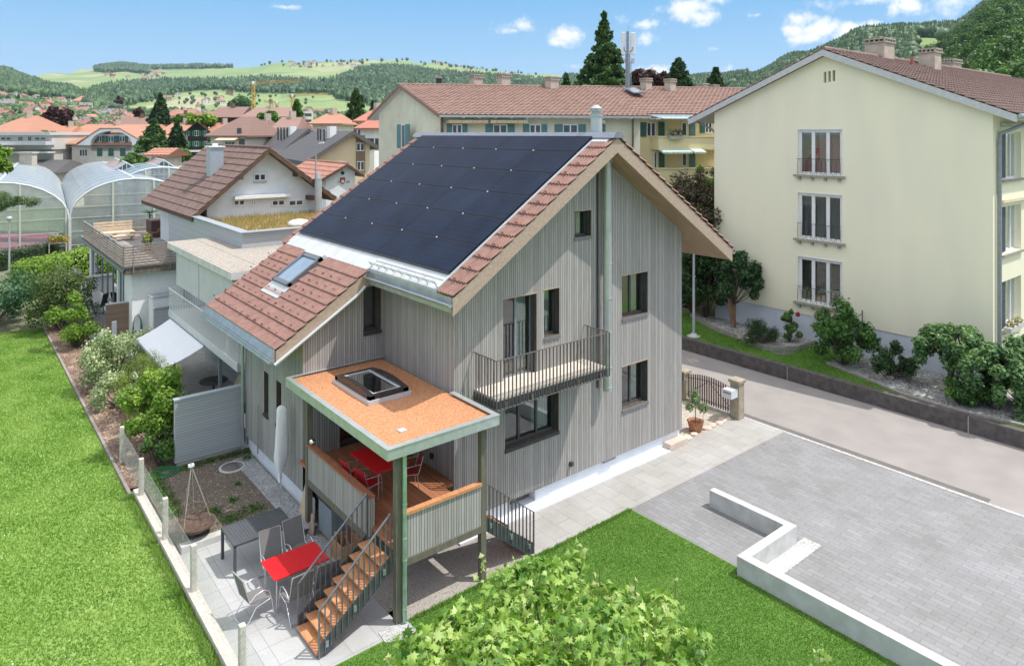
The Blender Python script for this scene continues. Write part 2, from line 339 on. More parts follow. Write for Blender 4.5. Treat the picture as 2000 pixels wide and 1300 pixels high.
PLASTER=mat('white_plaster',(.74,.76,.80),(.68,.70,.745),.85,scale=3)
CONC=mat('concrete',(.52,.51,.48),(.40,.39,.37),.85,scale=4,bump=.15)
CONCW=mat('pale_concrete',(.56,.555,.54),(.46,.455,.44),.8,scale=3,bump=.08)
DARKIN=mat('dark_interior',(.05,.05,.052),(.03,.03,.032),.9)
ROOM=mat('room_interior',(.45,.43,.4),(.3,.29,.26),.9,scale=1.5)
GLASS=glass('window_glass',(.62,.68,.66),1.0)
GREENTIM=mat('green_grey_timber',(.17,.155,.115),(.12,.11,.085),.75,scale=9,stretch=(3,3,.3))
CURTW=mat('pale_curtain',(.62,.66,.6),(.5,.55,.5),.9,scale=20,stretch=(1,1,.05))
# ================================================================ GROUND
def lawnmat(name,a,b,c,sc=1.0):
    m,nt,bs,g=newmat(name,.85); P=g.outputs['Position']
    n1=noise(nt,P,.55*sc,5,.6); n2=noise(nt,P,9*sc,5,.75); n3=noise(nt,P,55,3,.7)
    f=nm(nt,'ADD',nm(nt,'MULTIPLY',n1,.4),nm(nt,'ADD',nm(nt,'MULTIPLY',n2,.35),nm(nt,'MULTIPLY',n3,.3)))
    nt.links.new(ramp(nt,f,[(.36,a),(.5,b),(.64,c)]),bs.inputs['Base Color']); bumpn(nt,bs,nm(nt,'ADD',n3,n2),.7,.04); return m
def pavemat(name,bw,bh,cols,mortar,scale=1,rot=0,ms=.012,offs=.5):
    m,nt,b,g=newmat(name,.8); mp=nt.nodes.new('ShaderNodeMapping'); mp.inputs['Rotation'].default_value=(0,0,rot); nt.links.new(g.outputs['Position'],mp.inputs[0])
    br=nt.nodes.new('ShaderNodeTexBrick'); nt.links.new(mp.outputs[0],br.inputs['Vector']); br.offset=offs
    br.inputs['Scale'].default_value=1; br.inputs['Brick Width'].default_value=bw; br.inputs['Row Height'].default_value=bh; br.inputs['Mortar Size'].default_value=ms; br.inputs['Mortar Smooth'].default_value=.3
    br.inputs['Color1'].default_value=(*cols[0],1); br.inputs['Color2'].default_value=(*cols[1],1); br.inputs['Mortar'].default_value=(*mortar,1); br.inputs['Bias'].default_value=-.1
    n1=noise(nt,g.outputs['Position'],.7,6,.65); n2=noise(nt,g.outputs['Position'],40,3)
    c=mixc(nt,1,br.outputs[0],ramp(nt,n1,[(.3,(.82,.80,.77)),(.7,(1.06,1.06,1.08))]),'MULTIPLY'); c=mixc(nt,1,c,ramp(nt,n2,[(.3,(.9,.9,.9)),(.7,(1.08,1.08,1.08))]),'MULTIPLY')
    nt.links.new(c,b.inputs['Base Color']); bumpn(nt,b,nm(nt,'SUBTRACT',1,br.outputs[1]),.35,.01); return m
def gravelmat(name,a,b,c,sc=45):
    m,nt,bs,g=newmat(name,.9); v=nt.nodes.new('ShaderNodeTexVoronoi'); v.inputs['Scale'].default_value=sc; nt.links.new(g.outputs['Position'],v.inputs['Vector'])
    w=nt.nodes.new('ShaderNodeSeparateColor'); nt.links.new(v.outputs['Color'],w.inputs[0])
    nt.links.new(ramp(nt,w.outputs[0],[(0,a),(.5,b),(1,c)]),bs.inputs['Base Color']); bumpn(nt,bs,nm(nt,'SUBTRACT',1,v.outputs[0]),.9,.02); return m
LAWN=lawnmat('front_lawn_turf',(.06,.15,.018),(.10,.215,.03),(.15,.28,.05))
MEADOW=lawnmat('side_lawn_turf',(.11,.22,.03),(.19,.34,.06),(.32,.44,.13),.8)
PAVE=pavemat('grey_pavers',.40,.155,((.235,.237,.249),(.278,.281,.293)),(.203,.203,.21),rot=R_(90))
SLAB=pavemat('large_slabs',.98,.5,((.37,.36,.35),(.41,.405,.395)),(.30,.295,.285),rot=R_(90))
PATIO=pavemat('patio_slabs',.6,.6,((.40,.41,.415),(.44,.45,.455)),(.34,.34,.345),offs=0)
ASPH=mat('old_asphalt',(.30,.275,.265),(.255,.235,.23),.85,scale=.9,bump=.25,bscale=70,detail=8)
ASPHD=mat('asphalt_patch',(.155,.14,.135),(.125,.115,.11),.85,scale=3,bump=.3,bscale=70)
SOIL=gravelmat('garden_soil',(.10,.075,.055),(.15,.115,.085),(.26,.22,.18),60)
BARK=gravelmat('bark_mulch',(.09,.055,.04),(.16,.10,.075),(.30,.22,.17),28)
GRAV=gravelmat('grey_gravel',(.16,.165,.18),(.32,.33,.35),(.5,.5,.52),38)
GRAVB=gravelmat('beige_gravel',(.30,.25,.2),(.45,.4,.34),(.62,.57,.5),38)
GRAVW=gravelmat('white_gravel',(.30,.30,.30),(.46,.46,.46),(.62,.62,.62),38)
AGG=gravelmat('washed_concrete',(.27,.235,.21),(.38,.345,.31),(.5,.47,.43),55)
PEB=gravelmat('white_pebbles',(.14,.135,.13),(.30,.295,.29),(.5,.5,.49),14)
def sheet(name,poly,z,m):
    a=M(); a.quad(*[(x,y,z) for x,y in poly]); return struct(a.build(name,m))
def rect(x0,x1,y0,y1): return [(x0,y0),(x1,y0),(x1,y1),(x0,y1)]
TOWNG=mat('town_ground',(.13,.17,.06),(.2,.19,.15),.9,scale=.06,detail=6)
g_=M(); n=64; g_.add([(CP.x,CP.y,-.06)]+[(CP.x+6000*math.cos(2*math.pi*i/n),CP.y+6000*math.sin(2*math.pi*i/n),-.06) for i in range(n)],[(0,i+1,(i+1)%n+1) for i in range(n)]); struct(g_.build('ground',TOWNG))
sheet('side_lawn',rect(-70,-5.72,-40,29.6),-.02,MEADOW)
sheet('front_lawn',[(-5.72,-40),(4.32,-40),(4.32,-5.05),(4.58,-5.05),(4.58,-1.66),(-2.3,-1.66),(-2.3,-1.88),(-5.72,-1.88)],.012,LAWN)
sheet('patio',rect(-5.42,-2.5,-1.9,3.74),.004,PATIO)
sheet('under_deck_ground',rect(-2.5,1.15,-1.68,3.6),.006,AGG)
sheet('pebble_patch',[(-2.35,-1.62),(-2.95,-1.62),(-2.98,-1.96),(-2.62,-2.12),(-2.3,-2.06)],.02,GRAVW)
sheet('garden_path',rect(1.15,12.3,-1.68,.0),.008,SLAB)
sheet('garden_path',[(-3.2,-1.88),(-2.3,-1.88),(-2.3,-1.2),(-3.2,-1.2)],.006,PATIO)
sheet('driveway',rect(4.5,12.3,-40,-1.68),.004,PAVE)
sheet('gravel_bed',rect(4.52,6.95,-5.8,-5.34) if 0 else rect(4.5,6.95,-5.75,-5.3),.010,GRAVW)
sheet('gate_yard',rect(9.0,12.2,.0,7.5),.006,GRAVB)
sheet('road',rect(12.3,17.12,-60,70),-.012,ASPH)
sheet('road_patch',rect(12.42,12.72,-7.6,.1),-.006,ASPHD)
sheet('kerb_joint',rect(12.28,12.42,-40,.0),.012,GRAVW)
sheet('garden_bed',rect(-5.4,-2.4,3.8,8.3),.16,SOIL)
sheet('gravel_strip',rect(-2.95,-2.4,2.6,7.6),.175,GRAV)
sheet('gravel_strip',rect(-2.95,-2.5,1.2,3.4),.02,GRAV)
sheet('shrub_bed',rect(-5.7,-3.3,7.9,29.5),.05,BARK)
sheet('neighbour_patio',rect(-3.4,3,8.3,23.0),.11,mat('neighbour_paving',(.42,.41,.39),(.34,.33,.32),.85,scale=4))
sheet('neighbour_yard',rect(-3.3,3,21.5,26.5),.13,mat('yard_paving',(.5,.47,.43),(.43,.4,.37),.85,scale=5))
sheet('wood_terrace',rect(-4.3,-1.5,24.3,41),.2,planks('grey_terrace_boards',.14,[(0,(.2,.2,.22)),(1,(.33,.33,.35))],axis='x'))
def kerb(name,label,x0,x1,y0,y1,z0,z1,m=CONC):
    a=M(); a.box(x0,x1,y0,y1,z0,z1); o=a.build(name,m,bevel=.012); return struct(o)
kerb('lawn_kerb','',-5.78,-5.69,7.6,29.5,-.05,.06,mat('lawn_kerb_stone',(.33,.28,.26),(.24,.2,.19),.9,scale=8))
kerb('patio_kerb','',-5.35,-2.5,3.72,3.95,-.02,.17,CONCW)
# ================================================================ MAIN HOUSE
WX=8.98; RX=4.92; SL=.664; RZ=10.0   # width, ridge x, slope, ridge height of tile plane
FG=Fr((0,0,0),(1,0,0)); FL=Fr((-2.4,0,0),(0,-1,0)); FE=Fr((0,3.55,0),(1,0,0)); F0=Fr((0,0,0),(0,-1,0))
def zr(x,off=0): return RZ+off-SL*abs(RX-x)
H=thing('timber_house','grey weathered timber house with dark solar roof and tall flue pipe','house',(4,4,0))
UND=-.42  # underside of the roof build-up below the tile plane (vertical)
wt=lambda x: zr(x,UND)+.02
gh=[(6.10,7.28,4.52,5.80),(6.10,7.28,1.77,3.06),(4.11,4.78,7.15,7.88),(1.55,2.69,3.62,5.77),(2.955,3.533,4.52,5.81),(1.60,3.50,1.85,3.25)]
w=M()
wallholes(w,FG,(0,RX,WX),.462,wt,gh,.2)
wallholes(w,FL,(-8.1,-3.55),.62,lambda s: wt(-2.4),[(-6.45,-6.08,1.84,3.07),(-5.46,-5.07,1.84,3.07)],.2)
wallholes(w,FE,(-2.4,-1.2,0),1.45,wt,[(-.64,-.10,4.52,5.79),(-1.35,-.12,1.5,3.45)],.22)
wallholes(w,F0,(-3.55,0),.45,lambda s: wt(0),[],.2)
w.quad((WX,0,.46),(WX,8.1,.46),(WX,8.1,wt(WX)),(WX,0,wt(WX))); w.quad((-2.4,8.1,.3),(WX,8.1,.3),(WX,8.1,wt(WX)),(RX,8.1,wt(RX)),(-2.4,8.1,wt(-2.4)))
w.quad((0,0,.462),(WX,0,.462),(WX,.12,.462),(0,.12,.462)); w.quad((-2.4,3.6,.62),(-2.28,3.6,.62),(-2.28,8.1,.62),(-2.4,8.1,.62))
w.build('wall',[BOARD,REVEAL],H)
p=M(); wallholes(p,Fr((0,.1,0),(1,0,0)),(0,WX),-.05,lambda x:.475,[(1.83,2.73,.12,.475)],.3,0)
wallholes(p,Fr((-2.3,0,0),(0,-1,0)),(-8.1,-3.0),-.05,lambda x:.64,[],.3,0); p.box(-.02,0,0.1,.5,0,1.2)
p.quad((WX-.06,.1,0),(WX-.06,8.05,0),(WX-.06,8.05,.48),(WX-.06,.1,.48)); p.box(0.05,8.32,-.2,.1,-.05,.05)
p.build('plinth',PLASTER,H)
b=M(); b.box(1.85,2.72,.36,.4,.13,.46); b.build('basement_window',mat('basement_pane',(.2,.18,.17),(.12,.11,.1),.3),H)
v=M(); v.box(5.28,5.80,-.02,.09,.415,.47); v.build('vent_slot',mat('vent_dark',(.2,.2,.22),(.15,.15,.16),.8),H)
FRM=mat('window_frame_dark',(.09,.085,.082),(.07,.066,.063),.4); FRG=mat('window_frame_grey',(.24,.26,.28),(.2,.22,.24),.4); SILL=mat('sill_grey',(.19,.185,.195),(.16,.155,.165),.5); SILLD=mat('sill_dark',(.045,.046,.05),(.035,.035,.04),.45)
GRC=mat('pale_green_curtain',(.66,.76,.68),(.56,.66,.58),.8)
for i,(x0,x1,z0,z1) in enumerate(gh):
    n={3:2,5:3,0:2,1:2,4:1,2:1}[i]
    f=window(H,FG,x0,x1-(.0),z0,z1,.2,FRM if i!=3 else FRG,GLASS,n,.055,ROOM,sill=None if i==3 else .035,sm=SILL if i!=5 else SILLD,cur=[(x1-.32*(x1-x0)-.08,x1-.1)] if i in (0,1,3,5) else [(x1-.25,x1-.08)],cm=GRC,name='window' if i!=3 else 'balcony_door',over=.015)
    t=M(); FG.box(t,x0-.02,x1+.02,-.01,.012,z1,z1+.035); t.build('lintel_strip',LARCH,f)
    t=M(); k=x1-.3*(1 if i not in(2,4) else .6)*(x1-x0); FG.box(t,x1-.05,x1-.004,-.199,-.10,z0,z1-.01); t.build('shutter_guide',ANTHR,f)
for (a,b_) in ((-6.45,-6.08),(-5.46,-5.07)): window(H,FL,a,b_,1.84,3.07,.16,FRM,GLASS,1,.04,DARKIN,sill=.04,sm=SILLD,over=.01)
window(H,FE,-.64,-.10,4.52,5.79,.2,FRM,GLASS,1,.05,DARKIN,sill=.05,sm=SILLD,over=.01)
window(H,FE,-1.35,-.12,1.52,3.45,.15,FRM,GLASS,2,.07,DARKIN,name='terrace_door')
# --- roof
YF=-.9; YB=9.62; XE=-.62; XR=10.46; CE=-3.22; YC=3.28
nL=Vector((-SL,0,1)).normalized(); sv=Vector((1,0,SL)).normalized(); svr=Vector((-1,0,SL)).normalized(); KS=math.hypot(1,SL)
rf=M()
# structural slabs with wooden verge boards and soffits
def slab(mm,x0,x1,y0,y1,t0,t1):
    P=lambda x,y,o:(x,y,RZ+o-SL*abs(RX-x)); mm.hexa([P(x0,y0,t0),P(x1,y0,t0),P(x1,y1,t0),P(x0,y1,t0),P(x0,y0,t1),P(x1,y0,t1),P(x1,y1,t1),P(x0,y1,t1)])
slab(rf,XE,RX,YF+.06,YB-.06,-.40,-.06); slab(rf,RX,XR,YF+.06,YB-.06,-.40,-.06); slab(rf,CE,XE,YC+.06,YB-.4,-.36,-.06)
RO=rf.build('roof',SOFFIT,H)
vb=M(); 
for (x0,x1,y0,y1) in ((XE-.02,RX,YF,YF+.06),(RX,XR+.02,YF,YF+.06),(XE,RX,YB-.06,YB),(RX,XR,YB-.06,YB),(CE,XE-.02,YC,YC+.06)): vb=M(); slab(vb,x0,x1,y0,y1,-.44 if x0>-1 else -.42,-.03); vb.build('verge_board',LARCH,RO)
vb=M(); slab(vb,XR,XR+.02,YF+.06,YB,-.40,-.05); vb.build('eave_board',LARCH,RO)
tl=M()
T0=lambda x,y: Vector((x,y,zr(x,.0)))
tiles(tl,T0(XE,YF-.03),(0,1,0),sv,.72,(RX-XE-.12)*KS,.24,.435,.055)      # front verge column
tiles(tl,T0(XE,9.22),(0,1,0),sv,.42,(RX-XE-.12)*KS,.21,.435,.055)
tiles(tl,Vector((XR+.05,YF-.03,zr(XR+.05))),(0,1,0),svr,YB-YF+.06,(XR+.05-RX)*KS,.3,.36,.055)
tl.build('roof_tiles',TILE,RO)
# catslide tiles with the roof window left free
cs=M(); y0,y1,x0,x1=5.86,7.12,-1.84,-.78
tiles(cs,T0(CE,YC-.03),(0,1,0),sv,9.26-YC+.03,(x0-CE)*KS,.285,.35,.05)
tiles(cs,T0(x0,YC-.03),(0,1,0),sv,y0-YC+.03,(XE-.02-x0)*KS,.285,.365,.05); tiles(cs,T0(x0,y1),(0,1,0),sv,9.26-y1,(XE-.02-x0)*KS,.285,.365,.05)
cs.build('roof_tiles',TILE,RO)
# snow hooks
HK=mat('hook_brown',(.06,.035,.03)); g=random.Random(3)
for j in range(1,8):
    x=CE+.29*j*1.02
    for k in range(11):
        y=YC+.35+k*.55+(j%2)*.27
        if x>x0-.1 and y0-.1<y<y1+.1: continue
        hk=M(); c=T0(x,y)+nL*.055; hk.bar(c,c+sv*-.03+nL*.05,.012,.012); hk.bar(c-Vector((0,.035,0))+nL*.05,c+Vector((0,.035,0))+nL*.05,.012,.012); hk.bar(c-Vector((0,.035,0)),c-Vector((0,.035,0))+nL*.05,.012,.012); hk.build('snow_hook',HK,RO)
for j in range(1,13):
    x=XE+j*.362; hk=M(); c=T0(x,YF+.3+.12*(j%2))+nL*.06; hk.bar(c,c+nL*.055,.014,.014); hk.bar(c-Vector((0,.05,0))+nL*.05,c+Vector((0,.05,0))+nL*.05,.014,.014); hk.build('snow_hook',HK,RO)
# zinc flashing strips
fl=M(); slab(fl,XE+.04,RX-.1,9.14,9.24,-.05,.07); slab(fl,XE+.04,RX-.1,-.2,-.12,-.05,.08); slab(fl,XE-.05,-.17,3.3,9.2,-.05,.045); slab(fl,-.36,-.17,-.15,3.34,-.05,.055)
for y in (4.4,5.6,6.8,8.0): slab(fl,XE-.05,-.18,y,y+.02,.045,.055)
fl.build('flashing',ZINCL,RO)
mt=M(); slab(mt,XE+.02,-.36,-.14,3.3,-.05,.03)
for i in range(9): slab(mt,XE+.02,-.36,-.12+i*.42,-.105+i*.42,.03,.055)
mt.build('seamed_eave_sheet',ZINCL,RO)
sg=M()
for o in (.12,.17): sg.bar(T0(XE+.1,-.1)+nL*o,T0(XE+.1,3.3)+nL*o,.012,.012)
for i in range(34):
    a=T0(XE+.1,-.1+i*.1)+nL*.12; sg.bar(a,a+Vector((0,.1,0))+nL*(.05 if i%2 else 0)+nL*(0),.008,.008)
for i in range(9): a=T0(XE+.1,-.05+i*.41); sg.bar(a,a+nL*.18,.025,.02)
sg.build('snow_guard',ZINC,RO)
rc=M(); rc.hexa([(RX-.24,-.96,RZ-.03),(RX+.24,-.96,RZ-.03),(RX+.24,YB+.2,RZ-.03),(RX-.24,YB+.2,RZ-.03),(RX-.1,-.96,RZ+.13),(RX+.1,-.96,RZ+.13),(RX+.1,YB+.2,RZ+.13),(RX-.1,YB+.2,RZ+.13)])
rc.build('ridge_cap',mat('ridge_cap_metal',(.26,.28,.34),(.22,.24,.29),.45,metal=.4),RO)
rt=M(); slab(rt,RX-.33,RX-.12,-.78,-.16,.02,.09); rt.build('ridge_tile_sheet',ZINCL,RO)
# gutters
gu=M()
def halfgutter(mm,x,z,ya,yb,r=.07):
    n=8; vs=[]
    for y in (ya,yb):
        for i in range(n+1): t=math.pi+math.pi*i/n; vs.append((x+r*math.cos(t),y,z+r*math.sin(t)))
    mm.add(vs,[(i,i+1,n+2+i,n+1+i) for i in range(n)]); mm.add(vs,[tuple(range(n+1)),tuple(range(n+1,2*n+2))]); mm.cyl((x-r,ya,z+.005),(x-r,yb,z+.005),.012,n=6)
halfgutter(gu,XE-.11,zr(XE)-.17,YF-.02,3.5); gu.build('gutter',ZINC,RO); gu=M(); halfgutter(gu,CE-.11,zr(CE)-.2,YC,9.4); gu.build('gutter',ZINC,RO); gu=M(); halfgutter(gu,XR+.12,zr(XR)-.15,YF,YB); gu.build('gutter',ZINC,RO); gu=M()
# zinc drip boards
gu.hexa([(XE-.04,YF+.06,zr(XE)-.38),(XE-.015,YF+.06,zr(XE)-.38),(XE-.015,3.3,zr(XE)-.38),(XE-.04,3.3,zr(XE)-.38),(XE-.04,YF+.06,zr(XE)-.02),(XE-.015,YF+.06,zr(XE)-.02),(XE-.015,3.3,zr(XE)-.02),(XE-.04,3.3,zr(XE)-.02)])
gu.build('drip_board',ZINC,RO); gu=M()
gu.hexa([(CE-.17,YC+.03,zr(CE)-.33),(CE-.015,YC+.03,zr(CE)-.33),(CE-.015,9.3,zr(CE)-.33),(CE-.17,9.3,zr(CE)-.33),(CE-.03,YC+.03,zr(CE)+.0),(CE-.015,YC+.03,zr(CE)+.0),(CE-.015,9.3,zr(CE)+.0),(CE-.03,9.3,zr(CE)+.0)])
gu.build('drip_board',ZINC,RO)
vp=M(); vp.tube([(CE-.05,YC-.03,zr(CE)-.36),(XE-.35,YC-.03,zr(XE-.35)-.42),(XE-.12,YC-.03,zr(XE-.12)-.36)],.045); vp.build('verge_pipe',ZINCL,RO)
# roof window
rw=M(); Lw=lambda x,y,o: T0(x,y)+nL*o
def rbox(mm,xa,xb,ya,yb,oa,ob): mm.hexa([Lw(xa,ya,oa),Lw(xb,ya,oa),Lw(xb,yb,oa),Lw(xa,yb,oa),Lw(xa,ya,ob),Lw(xb,ya,ob),Lw(xb,yb,ob),Lw(xa,yb,ob)])
for a in ((x0,x0+.1,y0,y1),(x1-.12,x1,y0,y1),(x0,x1,y0,y0+.1),(x0,x1,y1-.1,y1)): rbox(rw,*a,-.05,.16)
RWN=rw.build('roof_window',mat('roof_window_frame',(.17,.18,.2),(.13,.14,.16),.4,metal=.3),RO)
rw=M(); rbox(rw,x0+.09,x1-.1,y0+.09,y1-.09,.10,.12); rw.build('pane',mat('roof_window_pane',(.12,.2,.32),(.2,.27,.36),.05,scale=1.5,spec=1),RWN)
rw=M(); rbox(rw,x0-.38,x0,y0-.05,y1+.05,.04,.065); rw.build('window_flashing',ZINCL,RWN); rw=M(); rbox(rw,x1,x1+.1,y0-.05,y1+.05,.0,.17); rw.build('window_flashing',ZINCL,RWN)
# --- solar panels 6 x 5
def solarmat():
    m,nt,b,g=newmat('solar_cells',.22); sp=nt.nodes.new('ShaderNodeSeparateXYZ'); nt.links.new(g.outputs['Position'],sp.inputs[0])
    fy=nm(nt,'FRACT',nm(nt,'MULTIPLY',sp.outputs[1],10.9)); fx=nm(nt,'FRACT',nm(nt,'MULTIPLY',sp.outputs[0],7.0))
    ln=nm(nt,'MAXIMUM',nm(nt,'LESS_THAN',fy,.07),nm(nt,'LESS_THAN',fx,.05)); fz=nm(nt,'FRACT',nm(nt,'MULTIPLY',sp.outputs[0],84)); fine=nm(nt,'LESS_THAN',fz,.25)
    c=mixc(nt,nm(nt,'MULTIPLY',fine,.3),(.006,.009,.018),(.02,.025,.04)); c=mixc(nt,nm(nt,'MULTIPLY',ln,.55),c,(.03,.036,.055)); c=mixc(nt,noise(nt,g.outputs['Position'],.8,3),c,(.016,.024,.045),'ADD')
    nt.links.new(c,b.inputs['Base Color']); b.inputs['Specular IOR Level'].default_value=.02; return m
SOL=solarmat(); PF=mat('panel_edge_black',(.012,.012,.014),rough=.35)
PX=[-.19,.665,1.53,2.385,3.25,4.12,4.83]
for i in range(6):
    for j in range(5):
        ya=-.12+j*1.852; yb=ya+1.846; a=M(); rbox(a,PX[i]+.03,PX[i+1]-.012,ya+.002,yb,.09,.125); pn=a.build('solar_panel',SOL,RO)
        a=M(); rbox(a,PX[i]+.006,PX[i]+.03,ya+.002,yb,.02,.115); a.build('front_rail',PF,pn)
for i in range(1,6):
    for j in range(1,5): a=M(); rbox(a,PX[i]+.0,PX[i]+.035,-.12+j*1.852-.02,-.12+j*1.852+.02,.10,.135); a.build('panel_clamp',ZINCL,RO)
# --- flue, chimney, lamps, downpipes
fp=M(); fp.cyl((5.23,-.22,2.62),(5.23,-.22,9.3),.125,n=20)
for z in (2.72,3.3,4.3,5.3,6.3,7.3,8.2): fp.cyl((5.23,-.22,z),(5.23,-.22,z+.03),.14,n=20)
fp.cyl((5.23,-.22,9.3),(5.38,-.22,9.42),.13,.13,n=16)
FP=fp.build('flue_pipe',mat('flue_steel',(.55,.57,.59),(.46,.48,.5),.38,metal=.55,scale=2),H)
a=M(); a.bar((5.02,-.03,2.7),(5.02,-.03,9.2),.02,.06); a.build('cable_duct',ANTHR,H)
ch=M(); c=Vector((5.2,.2,0)); ch.cyl(c+ZZ*9.6,c+ZZ*10.62,.175,n=20); ch.cyl(c+ZZ*10.60,c+ZZ*10.64,.2,n=20); ch.cyl(c+ZZ*10.64,c+ZZ*10.75,.13,n=16); ch.cyl(c+ZZ*10.75,c+ZZ*10.78,.2,n=20); ch.cyl(c+ZZ*10.80,c+ZZ*10.84,.19,n=20); ch.cyl(c+ZZ*10.84,c+ZZ*10.93,.17,.06,n=20)
ch.build('chimney',MATS['flue_steel'],RO)
dp=M(); dp.tube([(-2.52,8.0,4.5),(-2.52,8.0,.2)],.05); dp.tube([(-2.5,6.7,.55),(-2.5,6.7,2.0)],.02); dp.build('downpipe',ZINC,H)
for (x,z) in ((3.9,.75),): a=M(); a.box(x,x+.1,-.09,0,z,z+.11); a.build('wall_lamp',SILLD,H)
for (y,z) in ((-.0-.9-0,3.0),): pass
for (fy,fz) in ((1.0,2.95),(1.02,1.75),(1.9,3.3)): a=M(); F0.box(a,-fy,-fy+.09,0,.07,fz,fz+.13); a.build('wall_lamp',SILLD,H)
# --- balcony
BL=M(); BL.box(.60,4.48,-.93,-.02,3.42,3.60); B=BL.build('balcony',mat('balcony_slab_edge',(.06,.065,.075)),H)
a=M(); a.box(.62,4.46,-.90,-.0,3.60,3.655); a.box(1.56,2.68,-.0,.2,3.60,3.63); a.build('floor',mat('balcony_floor',(.66,.6,.53),(.6,.54,.48),.8,scale=6),B)
a=M(); x0,x1,yf=.575,4.505,-.975
for z in (3.40,4.60): a.box(x0,x1,yf-.012,yf+.012,z,z+.022); a.box(x0-.012,x0+.012,yf,-.01,z,z+.022); a.box(x1-.012,x1+.012,yf,-.01,z,z+.022)
for i in range(33): x=x0+(x1-x0)*i/32; a.box(x-.006,x+.006,yf-.022,yf+.022,3.42,4.60)
for i in range(1,8):
    y=yf+.965*i/8
    for x in (x0,x1): a.box(x-.022,x+.022,y-.006,y+.006,3.42,4.60)
for i in range(5): a.box(x0+.3+i*.82,x0+.36+i*.82,yf+.01,yf+.05,3.44,3.56)
a.build('railing',STEELB,B)
# ================================================================ COVERED DECK
DECKW=planks('deck_boards',.145,[(0,(.26,.095,.045)),(.5,(.36,.145,.07)),(1,(.46,.20,.10))],gap=.05,axis='x',streak=.6,bump=.3)
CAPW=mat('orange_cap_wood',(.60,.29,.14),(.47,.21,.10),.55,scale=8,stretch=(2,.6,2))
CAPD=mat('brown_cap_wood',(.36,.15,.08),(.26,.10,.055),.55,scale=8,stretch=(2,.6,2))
BRICK=gravelmat('crushed_brick',(.38,.14,.06),(.60,.27,.125),(.72,.40,.22),60)
STEEL=mat('stair_steel',(.21,.215,.235),(.16,.165,.18),.42,metal=.5)
STEELD=mat('stair_steel_dark',(.10,.105,.115),(.07,.075,.08),.5,metal=.3)
ALU=mat('aluminium_tube',(.72,.72,.74),(.6,.6,.62),.3,metal=.8)
D=thing('covered_deck','raised timber deck with orange gravel flat roof at the corner of the timber house','deck',(-1.3,1,0))
for (x,y,n) in ((-2.58,2.83,0),(-2.56,-1.66,0),(-.37,-1.63,0)):
    a=M(); a.box(x,x+.14,y,y+.14,0,3.5); a.build('post',GREENTIM,D)
a=M()
for i in range(5): xa=-2.5+i*.55; a.box(xa,min(xa+.538,-.02),(-1.5 if i<4 else .002),3.54,1.42,1.5)
a.build('floor',DECKW,D)
a=M(); a.box(-2.57,-2.43,-.5,2.83,1.13,1.30); a.box(-2.42,-.37,-1.645,-1.5,1.12,1.27); a.box(-2.5,-.1,-.55,-.43,1.15,1.42); a.box(-2.5,-.1,1.2,1.32,1.2,1.42); a.build('beam',GREENTIM,D)
a=M(); a.box(-2.56,-2.52,-.44,2.83,1.30,2.14); a.box(-2.56,-2.44,-.5,-.40,1.3,2.16); a.build('side_railing',BOARD,D)
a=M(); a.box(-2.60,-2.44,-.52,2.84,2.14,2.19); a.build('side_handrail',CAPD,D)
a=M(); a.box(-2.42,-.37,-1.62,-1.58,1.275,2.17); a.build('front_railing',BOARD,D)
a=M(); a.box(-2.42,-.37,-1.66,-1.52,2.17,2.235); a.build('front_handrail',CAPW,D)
a=M(); a.box(-2.42,-.37,-1.60,-1.5,1.268,1.276); a.build('drip_strip',LARCH,D)
X0,X1,Y0,Y1=-2.87,-.035,-1.86,3.54
a=M(); a.box(X0+.03,X1-.03,Y0+.03,Y1,3.53,3.68); R2=a.build('deck_roof',SOFFIT,D)
a=M(); a.box(X0+.1,X1-.1,Y0+.1,Y1-.06,3.68,3.70); a.build('roof_gravel',BRICK,R2)
a=M()
a.box(X0,X0+.025,Y0,Y1,3.53,3.745); a.box(X0+.025,X1,Y0,Y0+.025,3.53,3.745); a.box(X1-.025,X1,Y0+.025,-.03,3.53,3.745)
a.box(X0-.015,X0+.12,Y0-.015,Y1,3.745,3.765); a.box(X0+.12,X1+.01,Y0-.015,Y0+.12,3.745,3.765); a.box(X1-.12,X1+.01,Y0+.12,-.03,3.745,3.765); a.box(X0+.12,X1,Y1-.07,Y1+.0,3.745,3.765)
a.build('metal_edge',mat('edge_zinc',(.62,.66,.68),(.52,.57,.58),.35,metal=.6),R2)
a=M(); a.box(-2.2,-2.02,-1.2,-1.02,3.70,3.725); a.build('drain_cover',ZINCL,R2)
# dome skylight
sx0,sx1,sy0,sy1=-1.98,-.92,.62,2.50
a=M(); a.box(sx0-.05,sx1+.05,sy0-.05,sy1+.05,3.70,3.80); SKY=a.build('skylight',ZINCL,R2)
a=M(); P=[]; n=10
for (ya,yb) in ((sy0,sy0+.13),(sy1-.13,sy1)): a.box(sx0,sx1,ya,yb,3.80,3.89)
for (xa,xb) in ((sx0,sx0+.14),(sx1-.14,sx1)):
    for i in range(n):
        t0=i/n;t1=(i+1)/n; y0=sy0+(sy1-sy0)*t0;y1=sy0+(sy1-sy0)*t1; h0=3.89+.09*math.sin(math.pi*t0);h1=3.89+.09*math.sin(math.pi*t1)
        a.hexa([(xa,y0,3.8),(xb,y0,3.8),(xb,y1,3.8),(xa,y1,3.8),(xa,y0,h0),(xb,y0,h0),(xb,y1,h1),(xa,y1,h1)])
a.build('skylight_frame',mat('skylight_frame_dark',(.035,.03,.03),(.025,.022,.022),.25),SKY)
